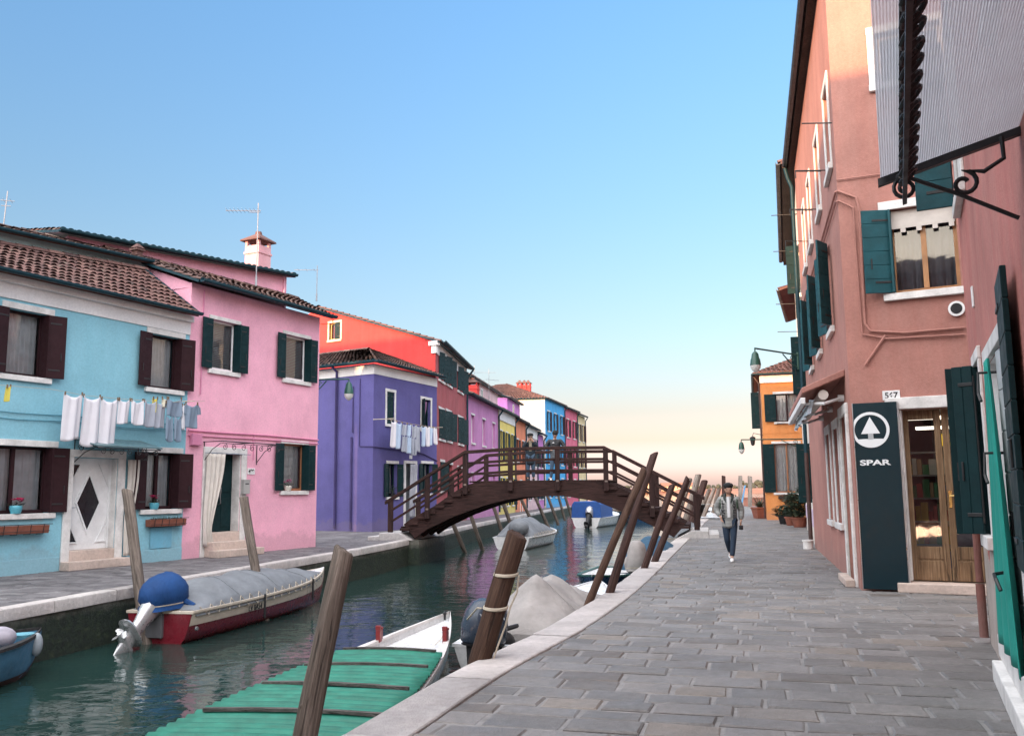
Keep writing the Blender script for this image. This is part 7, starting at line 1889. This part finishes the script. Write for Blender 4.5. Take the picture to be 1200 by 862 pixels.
# purple house line
dP = -.75
lp = lambda px, py: WU.V(px, py, dP)
mb = MB(); mb.tube([WU.pt(lp(*p)[0], dP, lp(*p)[1]) for p in ((452, 490), (480, 496), (500, 499.5), (514, 501))], .008, 5)
for px, py in ((455, 490.5), (512, 500.7)):
    u, z = lp(px, py); mb.tube([WU.pt(u, 0, z), WU.pt(u, dP - .3, z)], .018, 6)
tag(recenter(mb.build('clothes_line', ROPE)), 'clothes line standing off the purple house front', 'clothes line', 'clothes lines')
gl = 'laundry on the purple house'
prs = [(458, 464.5, 492, 523, LWH, 'shirt', 'pale cloth first from the left on the purple house line', 'shirt'), (465, 471, 494, 525, LPB, 'shirt', 'pale blue cloth second from the left on the purple house line', 'shirt'), (471.5, 477, 495, 528, LGR, 'trousers', 'grey trousers third from the left on the purple house line', 'trousers'), (477.5, 481.5, 496, 530, LPB, 'trousers', 'pale blue trousers fourth from the left on the purple house line', 'trousers'), (482, 487.5, 497, 532, LGR, 'trousers', 'grey trousers longest on the purple house line', 'trousers'), (488, 493, 498, 529, LGR, 'shirt', 'grey cloth in the middle of the purple house line', 'shirt'), (493.5, 498, 498.5, 522, LPB, 'vest', 'short pale blue vest, first of the short pieces on the purple house line', 'vest'), (498.5, 503, 499, 522, LWH, 'vest', 'short white vest, second of the short pieces on the purple house line', 'vest'), (503.5, 507.5, 499.5, 521, LPB, 'vest', 'short pale blue vest, third of the short pieces on the purple house line', 'vest'), (508, 512, 500, 520, LWH, 'vest', 'short white vest at the right end of the purple house line', 'vest')]
for i, (a, b, t0, t1, m, nm, lab, cat) in enumerate(prs):
    u0, z0 = lp(a, t0); u1, z1 = lp(b, t0 + .8); zb = lp((a + b) / 2, t1)[1]
    cloth(nm, lab, cat, WU, ((u0, z0), (u1, z1)), (z0 + z1) / 2 - zb, m, gl, 20 + i, dP, legs=(cat == 'trousers'))
tag(recenter(drape('patterned_curtain', WU, uW[1][0] + .1, uW[1][0] + .55, uW[1][2] + .1, uW[1][3] - .1, .05, fabric('patterned_mauve_cloth', (.25, .12, .24), .9, .5), '', '', waves=2, tail=0)), 'patterned mauve cloth blowing in the upper right purple house window', 'curtain')

# ================================================================== PEOPLE
def skin(name, chains, mat, parent, fr, sub=2, mats=None):
    """chains: list of [(x,y,z,rx[,ry])...]; the first point of later chains may repeat an earlier point to branch from it"""
    verts, edges, rad, idx = [], [], [], {}
    for ch in chains:
        prev = None
        for p in ch:
            k = tuple(round(c, 4) for c in p[:3])
            if k not in idx:
                idx[k] = len(verts); verts.append(p[:3]); rad.append((p[3], p[4] if len(p) > 4 else p[3]))
            i = idx[k]
            if prev is not None and prev != i and (prev, i) not in edges: edges.append((prev, i))
            prev = i
    o = wloc(parent); me = bpy.data.meshes.new(name)
    me.from_pydata([tuple(fr.pt(*v) - o) for v in verts], edges, [])
    ob = bpy.data.objects.new(name, me); col.objects.link(ob); ob.parent = parent; LOC[ob.name] = o
    ob.modifiers.new('skin', 'SKIN'); sl = me.skin_vertices[0].data
    for i, r in enumerate(rad): sl[i].radius = r; sl[i].use_root = (i == 0)
    ob.modifiers['skin'].use_smooth_shade = True
    if sub: s = ob.modifiers.new('sub', 'SUBSURF'); s.levels = sub; s.render_levels = sub
    me.materials.append(mat)
    return ob
SKIN = paint('skin', (.42, .24, .17), .55, .08, 0)
def hand(ch, w_, d, side):
    """five short finger chains rooted in the palm; d = direction from wrist to knuckles (unit), side = thumb side"""
    w_, d, side = Vector(w_), Vector(d).normalized(), Vector(side).normalized(); nrm = d.cross(side)
    palm = w_ + d * .05; kn = w_ + d * .09
    ch.append([(*w_, .022, .026), (*palm, .020, .036), (*kn, .016, .034)])
    for k, l in enumerate((.065, .075, .07, .055)):
        b_ = kn + side * (.027 - .018 * k); m_ = b_ + d * l * .55 + nrm * .006; t_ = b_ + d * l * .95 + nrm * .022
        ch.append([(*kn, .016, .034), (*b_, .009), (*m_, .0085), (*t_, .0075)])
    b_ = palm + side * .035; ch.append([(*palm, .020, .036), (*b_, .011), (*(b_ + side * .02 + d * .03), .010), (*(b_ + side * .022 + d * .055 + nrm * .01), .008)])
def person(label, pos, face_deg, J, M, hat=None, hairm=None, extra=None, scale=1.0):
    """J: joints in a body frame, x to the body's left, y forward, z up (metres for 1.74 m)"""
    a = R(face_deg); fw = Vector((math.sin(a), math.cos(a), 0)); lf = Vector((-fw.y, fw.x, 0)) * 1
    fr = Fr(pos, lf, fw); fr.ex, fr.ey = lf * scale, fw * scale; fr.ez = Vector((0, 0, scale))
    root = thing('person', label, 'person', pos)
    j = {k: Vector(v) for k, v in J.items()}
    mid = lambda a, b, t=.5: tuple(a + (b - a) * t)
    pel, ch_, nk, hd = j['pelvis'], j['chest'], j['neck'], j['head']
    fwd = Vector(J.get('look', (0, 1, 0))).normalized()
    body = [[(*pel, .13, .10), (*mid(pel, ch_), .125, .095), (*ch_, .145, .10), (*mid(ch_, nk, .8), .09, .075), (*nk, .052), (*(nk + (hd - nk) * .45), .05), (*(hd + Vector((0, 0, -.045)) + fwd * .012), .074, .082), (*(hd + Vector((0, 0, .03))), .094, .104), (*(hd + Vector((0, 0, .095))), .07, .08)],
            [(*(hd + Vector((0, 0, -.045)) + fwd * .012), .074, .082), (*(hd + fwd * .07 + Vector((0, 0, -.07))), .024)],
            [(*(hd + Vector((0, 0, .03))), .094, .104), (*(hd + fwd * .085 + Vector((0, 0, -.01))), .016), (*(hd + fwd * .098 + Vector((0, 0, -.022))), .010)]]
    for s in ('l', 'r'):
        body.append([(*ch_, .145, .10), (*mid(ch_, j['sho_' + s], .75), .07), (*j['sho_' + s], .056), (*mid(j['sho_' + s], j['elb_' + s]), .046), (*j['elb_' + s], .038), (*mid(j['elb_' + s], j['wri_' + s]), .034), (*j['wri_' + s], .025)])
        body.append([(*pel, .13, .10), (*j['hip_' + s], .088), (*mid(j['hip_' + s], j['kne_' + s]), .072), (*j['kne_' + s], .054), (*mid(j['kne_' + s], j['ank_' + s], .35), .052), (*j['ank_' + s], .036), (*(j['ank_' + s] + Vector((0, .06, -.05))), .034), (*(j['ank_' + s] + Vector((0, .14, -.06))), .026)])
        e, w_ = j['elb_' + s], j['wri_' + s]; hand(body, w_, w_ - e, J.get('thumb_' + s, (0, 1, .2)))
    skin('body', body, SKIN, root, fr)
    # eyes and ears
    eb = MB(); sidev = Vector((0, 0, 1)).cross(fwd).normalized()
    for sg in (-1, 1): eb.ball(fr.pt(*(hd + fwd * .083 + sidev * .032 * sg + Vector((0, 0, .012)))), .011 * scale, n=8, m=6)
    eb.build('eyes', M.get('eyes', BLK), root)
    mb = MB(); mb.box(Fr(fr.pt(*(hd + fwd * .078 + Vector((0, 0, -.058)))), fr.ex), -.02, .02, -.012, .004, -.004, .004); mb.build('mouth', paint('lips', (.25, .09, .08), .5), root)
    for sg in (-1, 1):
        mb = MB(); mb.ball(fr.pt(*(hd + sidev * .076 * sg + Vector((0, 0, .0)))), .012, .022, .032, fr=Fr((0, 0, 0), fr.ex, fr.ey), n=8, m=6); mb.build('ear', SKIN, root, smooth=True)
    if hairm:
        mb = MB(); rings = []
        up = Vector((0, 0, 1))
        for k in range(7):
            t = k / 6; z = .125 - .125 * t if not M.get('long') else .125 - .30 * t; r_ = .094 * math.sin(min(1, .25 + t * 1.2) * math.pi / 2) + .006
            rings.append([fr.pt(*(hd + up * (z + .035) + (sidev * math.cos(q) * r_ * .93 + fwd * math.sin(q) * r_ * (1.0 if math.sin(q) < 0 else max(.2, 1 - t * 1.5)) - fwd * .012))) for q in (2 * math.pi * i / 16 for i in range(16))])
        mb.loft(rings); mb.build('hair', hairm, root, smooth=True, sharp=70)
    if hat: hat(root, fr, hd, fwd, sidev)
    # trousers
    tr = []
    for s in ('l', 'r'):
        tr.append([(*pel, .142, .118), (*j['hip_' + s], .102), (*mid(j['hip_' + s], j['kne_' + s]), .088), (*j['kne_' + s], .072), (*mid(j['kne_' + s], j['ank_' + s]), .066), (*(j['ank_' + s] + (j['kne_' + s] - j['ank_' + s]) * .06), M.get('cuff', .058))])
    skin('trousers', tr, M['trousers'], root, fr)
    k = M.get('bulk', 1.0); hem = j['pelvis'] + Vector((0, 0, M.get('hem', .0)))
    jk = [[(*(hem - Vector((0, 0, .09))), .172 * k, .145 * k), (*hem, .172 * k, .142 * k), (*mid(hem, ch_), .165 * k, .13 * k), (*ch_, .172 * k, .128 * k), (*mid(ch_, nk, .72), .12 * k, .10 * k), (*mid(ch_, nk, .95), .08, .08)]]
    for s in ('l', 'r'):
        jk.append([(*ch_, .172 * k, .128 * k), (*mid(ch_, j['sho_' + s], .75), .095 * k), (*j['sho_' + s], .084 * k), (*mid(j['sho_' + s], j['elb_' + s]), .076 * k), (*j['elb_' + s], .070 * k), (*mid(j['elb_' + s], j['wri_' + s], .6), .062 * k), (*mid(j['elb_' + s], j['wri_' + s], .93), .044)])
    skin('jacket', jk, M['jacket'], root, fr)
    for s in ('l', 'r'):
        a_ = j['ank_' + s]; t_ = Vector(J.get('toe_' + s, (0, .17, -.075))) 
        skin('shoe', [[(*(a_ + Vector((0, -.05, -.045))), .044, .04), (*(a_ + Vector((0, .02, -.03))), .050, .05), (*(a_ + t_ * .6 + Vector((0, 0, -.01))), .05, .036), (*(a_ + t_), .040, .026)]], M['shoes'], root, fr)
    if extra: extra(root, fr, j, fwd, sidev)
    return root, fr, j
DEN = fabric('dark_denim', (.012, .028, .055), .85, .25); LDEN = fabric('light_denim', (.055, .10, .16), .85, .25); SNK = paint('white_sneakers', (.66, .66, .66), .5, .1, .1)
def puffer(name, rgb, band=None, zsplit=0):
    m, t, b = newmat(name); v = coords(t); 
    wv = t.nodes.new('ShaderNodeTexWave'); wv.wave_type = 'BANDS'; wv.bands_direction = 'Z'; wv.inputs['Scale'].default_value = 4.2; wv.inputs['Distortion'].default_value = 1.2; wv.inputs['Detail'].default_value = 2; t.links.new(v, wv.inputs[0])
    bump(t, b, wv.outputs['Fac'], .35, .012)
    c = mixc(t, 1.0, rgb, ramp(t, noise(t, v, 9, 5), [(.3, .75), (.7, 1.1)]), 'MULTIPLY')
    if band:
        sp = t.nodes.new('ShaderNodeSeparateXYZ'); t.links.new(v, sp.inputs[0]); mr = t.nodes.new('ShaderNodeMath'); mr.operation = 'GREATER_THAN'; mr.inputs[1].default_value = zsplit; t.links.new(sp.outputs[2], mr.inputs[0])
        c = mixc(t, mr.outputs[0], c, band)
    t.links.new(c, b.inputs['Base Color']); b.inputs['Roughness'].default_value = .6
    return m
def beret(m):
    def f(root, fr, hd, fwd, sd):
        mb = MB(); up = Vector((0, 0, 1)); rings = []
        for r_, z in ((.088, .035), (.098, .06), (.118, .085), (.112, .12), (.08, .145), (.02, .152)):
            rings.append([fr.pt(*(hd + up * z - fwd * .01 + sd * math.cos(q) * r_ + fwd * math.sin(q) * r_ * 1.08)) for q in (2 * math.pi * i / 18 for i in range(18))])
        mb.loft(rings); mb.build('cap', m, root, smooth=True, sharp=60)
    return f
def peaked(m):
    def f(root, fr, hd, fwd, sd):
        mb = MB(); up = Vector((0, 0, 1)); rings = []
        for r_, z in ((.096, .02), (.1, .06), (.09, .11), (.06, .145), (.015, .155)):
            rings.append([fr.pt(*(hd + up * z - fwd * .008 + sd * math.cos(q) * r_ + fwd * math.sin(q) * r_ * 1.1)) for q in (2 * math.pi * i / 16 for i in range(16))])
        mb.loft(rings)
        mb.loft([[fr.pt(*(hd + up * (.035 + dz) + fwd * (.07 + x) + sd * y)) for y, dz in ((-.085 * w_, 0), (0, .012), (.085 * w_, 0), (.085 * w_, .01), (0, .022), (-.085 * w_, .01))] for x, w_ in ((0, 1), (.06, .95), (.095, .6))])
        mb.build('cap', m, root, smooth=True, sharp=50)
    return f
BLKF = fabric('black_wool', (.010, .011, .013), .95, .2)
# walking man on the quay, facing the camera
JK = puffer('grey_puffer', (.25, .25, .24))
WALK = dict(pelvis=(0, 0, .92), chest=(0, .01, 1.27), neck=(0, .015, 1.46), head=(0, .03, 1.60), look=(0.05, 1, -.12),
            sho_l=(.19, .01, 1.40), elb_l=(.27, -.05, 1.14), wri_l=(.25, .03, .90), sho_r=(-.19, .01, 1.40), elb_r=(-.29, -.07, 1.15), wri_r=(-.20, .05, .99),
            hip_l=(.09, 0, .88), kne_l=(.075, .12, .50), ank_l=(.03, .21, .085), hip_r=(-.09, 0, .88), kne_r=(-.07, .05, .47), ank_r=(-.02, -.22, .17), toe_r=(0, .15, -.11), thumb_l=(-.3, 1, 0), thumb_r=(1, .4, 0))
def walker_extra(root, fr, j, fwd, sd):
    ts = MB(); ts.loft([[fr.pt(x, .162 + dy, z) for x, dy in ((-.038 * w_, -.01), (-.022 * w_, .006), (.022 * w_, .006), (.038 * w_, -.01), (0, -.05))] for z, w_ in ((.98, .95), (1.1, 1.0), (1.25, 1.05), (1.38, .9), (1.44, .7))]); ts.build('t_shirt', paint('white_tshirt', (.66, .66, .67), .8, .06), root, smooth=True)
    cl = MB()
    for sg in (-1, 1): cl.tube([fr.pt(sg * .05, .13, 1.30), fr.pt(sg * .085, .10, 1.40), fr.pt(sg * .09, .03, 1.48), fr.pt(sg * .05, -.06, 1.50)], [.018, .03, .036, .034], 8)
    cl.build('collar', paint('dark_lining', (.02, .03, .028), .8), root, smooth=True)
    st = MB(); 
    for sg in (-1, 1): st.tube([fr.pt(sg * .19, .10, 1.18), fr.pt(sg * .185, .10, 1.38), fr.pt(sg * .15, .0, 1.48)], .014, 6)
    st.build('backpack_strap', paint('green_strap', (.035, .075, .04), .7), root, smooth=True)
    bp = MB(); bp.ball(fr.pt(0, -.2, 1.24), .14, .09, .21, fr=Fr((0, 0, 0), fr.ex, fr.ey), n=12, m=8); bp.build('backpack', BLKF, root, smooth=True)
    LT = paint('letter_black', (.012, .012, .014), .7, .05, 0)
    for x0, word in ((-.125, 'LIKE'), (.125, 'EVER')):
        for k, c in enumerate(word):
            z = 1.31 - .105 * k; o = Vector(fr.pt(x0, .196 - .018 * (k == 0), z))
            text(c, o - fr.ez * .035, fr.ex, fr.ez, .088, LT, root, depth=.012, align='CENTER', bold=.006)
    ph = MB(); w_ = j['wri_l']; ph.box(Fr(fr.pt(w_.x + .0, w_.y + .03, w_.z - .17), fr.ex), -.045, .045, -.03, .03, -.03, .07); ph.tube([fr.pt(w_.x, w_.y + .06, w_.z - .13), fr.pt(w_.x, w_.y + .12, w_.z - .14)], .03, 10); ph.build('held_camera', BLK, root, bevel=.01)
gpos = G(857, 657)
# frame: x to body's left; walking towards the camera
def fdeg(p): return math.degrees(math.atan2(-p.x, -p.y))
person('man in a black cap and lettered grey puffer jacket walking along the quay', (gpos.x, gpos.y, .0), fdeg(gpos) + 3, WALK, dict(trousers=DEN, jacket=JK, shoes=SNK, bulk=1.14, hem=-.11), hat=beret(BLKF), hairm=paint('black_hair', (.012, .010, .010), .5), extra=walker_extra, scale=1.0)
# two people leaning on the bridge
DKN = 1.985
wpos = at(622, 562, 32.2); mpos = at(651, 563, 32.8)
PHO = dict(pelvis=(0, 0, .90), chest=(0, .0, 1.23), neck=(0, .02, 1.41), head=(0, .045, 1.54), look=(0, 1, -.05),
           sho_l=(.17, .0, 1.36), elb_l=(.24, .12, 1.17), wri_l=(.09, .22, 1.40), sho_r=(-.17, 0, 1.36), elb_r=(-.24, .12, 1.17), wri_r=(-.09, .22, 1.40),
           hip_l=(.085, 0, .86), kne_l=(.09, .03, .47), ank_l=(.10, -.01, .085), hip_r=(-.085, 0, .86), kne_r=(-.09, .03, .47), ank_r=(-.10, .0, .085), thumb_l=(-1, 0, -.2), thumb_r=(1, 0, -.2))
def w_extra(root, fr, j, fwd, sd):
    sc = MB(); sc.tube([fr.pt(-.08, .08, 1.40), fr.pt(0, .13, 1.36), fr.pt(.08, .08, 1.40), fr.pt(0, -.07, 1.43), fr.pt(-.08, .08, 1.40)], .035, 8); sc.loft([[fr.pt(x, .15, z) for x in (-.05, .0, .05)] for z in (1.36, 1.2, 1.05)], closed=False, caps=False); sc.build('scarf', fabric('oatmeal_scarf', (.30, .26, .20), .95, .3), root, smooth=True)
    gl = MB(); gl.box(Fr(fr.pt(*(j['head'] + fwd * .1 + Vector((0, 0, .015)))), fr.ex), -.07, .07, -.01, .01, -.022, .022); gl.build('sunglasses', BLK, root, bevel=.008)
person('woman in a dark coat and cap raising both hands to her face on the bridge', (wpos.x, wpos.y, DKN), fdeg(wpos), PHO, dict(trousers=LDEN, jacket=fabric('navy_coat', (.012, .020, .030), .9, .2), shoes=BLK, bulk=1.08, hem=-.27), hat=beret(BLKF), hairm=paint('brown_hair', (.09, .05, .035), .6), extra=w_extra)
LEAN = dict(pelvis=(0, -.05, .93), chest=(0, .02, 1.28), neck=(0, .06, 1.47), head=(.01, .09, 1.61), look=(.25, 1, -.05),
            sho_l=(.20, .03, 1.41), elb_l=(.34, .08, 1.17), wri_l=(.16, .25, 1.11), sho_r=(-.20, .03, 1.41), elb_r=(-.33, .06, 1.16), wri_r=(-.20, .25, 1.10),
            hip_l=(.09, -.05, .89), kne_l=(.10, .0, .49), ank_l=(.11, -.05, .085), hip_r=(-.09, -.05, .89), kne_r=(-.12, .02, .49), ank_r=(-.16, .0, .085), thumb_l=(-1, 0, .2), thumb_r=(1, 0, .2))
def m_extra(root, fr, j, fwd, sd):
    bg_ = MB(); bg_.box(Fr(fr.pt(-.06, .17, 1.33), fr.ex), -.035, .035, -.004, .004, -.014, .014); bg_.build('chest_mark', paint('decal_white', (.7, .72, .75), .4), root)
    gl = MB(); gl.box(Fr(fr.pt(*(j['head'] + fwd * .1 + Vector((0, 0, .015)))), fr.ex), -.07, .07, -.01, .01, -.02, .02); gl.build('sunglasses', BLK, root, bevel=.008)
person('man in a peaked cap and two tone grey padded jacket leaning on the bridge rail', (mpos.x, mpos.y, DKN), fdeg(mpos), LEAN, dict(trousers=LDEN, jacket=puffer('two_tone_puffer', (.13, .145, .16), (.012, .014, .018), 1.24), shoes=SNK, bulk=1.18, hem=-.17), hat=peaked(BLKF), hairm=paint('black_hair', (.012, .010, .010), .5), extra=m_extra, scale=1.03)

# ================================================================== UNSEEN HOUSES ADDED BEHIND THE VIEWPOINT (heights set to shade the street)
cst = Vector((-.8 * 0, 0, 0)); s2 = Vector((-.6, -.8, 0)); tdir = Vector((.8, -.6, 0))
for i, (t0, t1, h, lab, cm) in enumerate(((-62, -44.1, 22.1, 'very tall brown block added unseen behind the viewpoint to cast shade, farthest left', (.35, .25, .18)), (-44, -28.5, 15.6, 'long ochre house added unseen behind the viewpoint to cast shade, beside the tallest block', (.6, .42, .2)), (-28.4, -20.9, 12.4, 'small pale green house added unseen behind the viewpoint to cast shade, lowest one', (.4, .5, .38)), (-21, -12.7, 15.5, 'tall grey house added unseen behind the viewpoint for shade, beside the brick red one', (.5, .48, .45)), (-13, 6, 12.7, 'brick red house added unseen behind the viewpoint to cast shade, on the right', (.5, .2, .15)))):
    A_ = s2 * 12 + tdir * t1 * 1.0; B_ = s2 * 12 + tdir * t0
    root = thing('terraced_house', lab, 'house', (A_.x, A_.y, 0), 'added shade casters behind the viewpoint')
    W_ = Wall(A_.xy, B_.xy)
    # footprint counter-clockwise with the street side towards the camera
    f0 = [B_.xy, A_.xy, (A_ + s2 * 8).xy, (B_ + s2 * 8).xy]
    Wx = Wall(f0[0], f0[1])
    if Wx.n.dot(s2) < 0: f0 = [A_.xy, B_.xy, (B_ + s2 * 8).xy, (A_ + s2 * 8).xy]; Wx = Wall(f0[0], f0[1])
    hs = []
    for k in range(int(Wx.L / 2.6)):
        for z in (1.0, 4.2, 7.4): hs.append((k * 2.6 + .9, k * 2.6 + 1.9, z, z + 1.6))
    wm = stucco('rear_stucco_%s' % ('brown', 'ochre', 'green', 'grey', 'red')[i], cm, .4)
    shell(root, f0, [h - 1.6] * 4, [wm, wm, INR], {0: hs})
    for q in hs[::1]:
        mb = MB(); mb.box(Wx.fr(), q[0], q[1], .12, .16, q[2], q[3]); mb.build('window', DG, root)
    mb = MB(); mb.loft([[Wx.pt(u, -.4, h - 1.65), Wx.pt(u, 4, h), Wx.pt(u, 8.4, h - 1.65)] for u in (-.1, Wx.L + .1)]); mb.build('roof', TILE_RED, root)
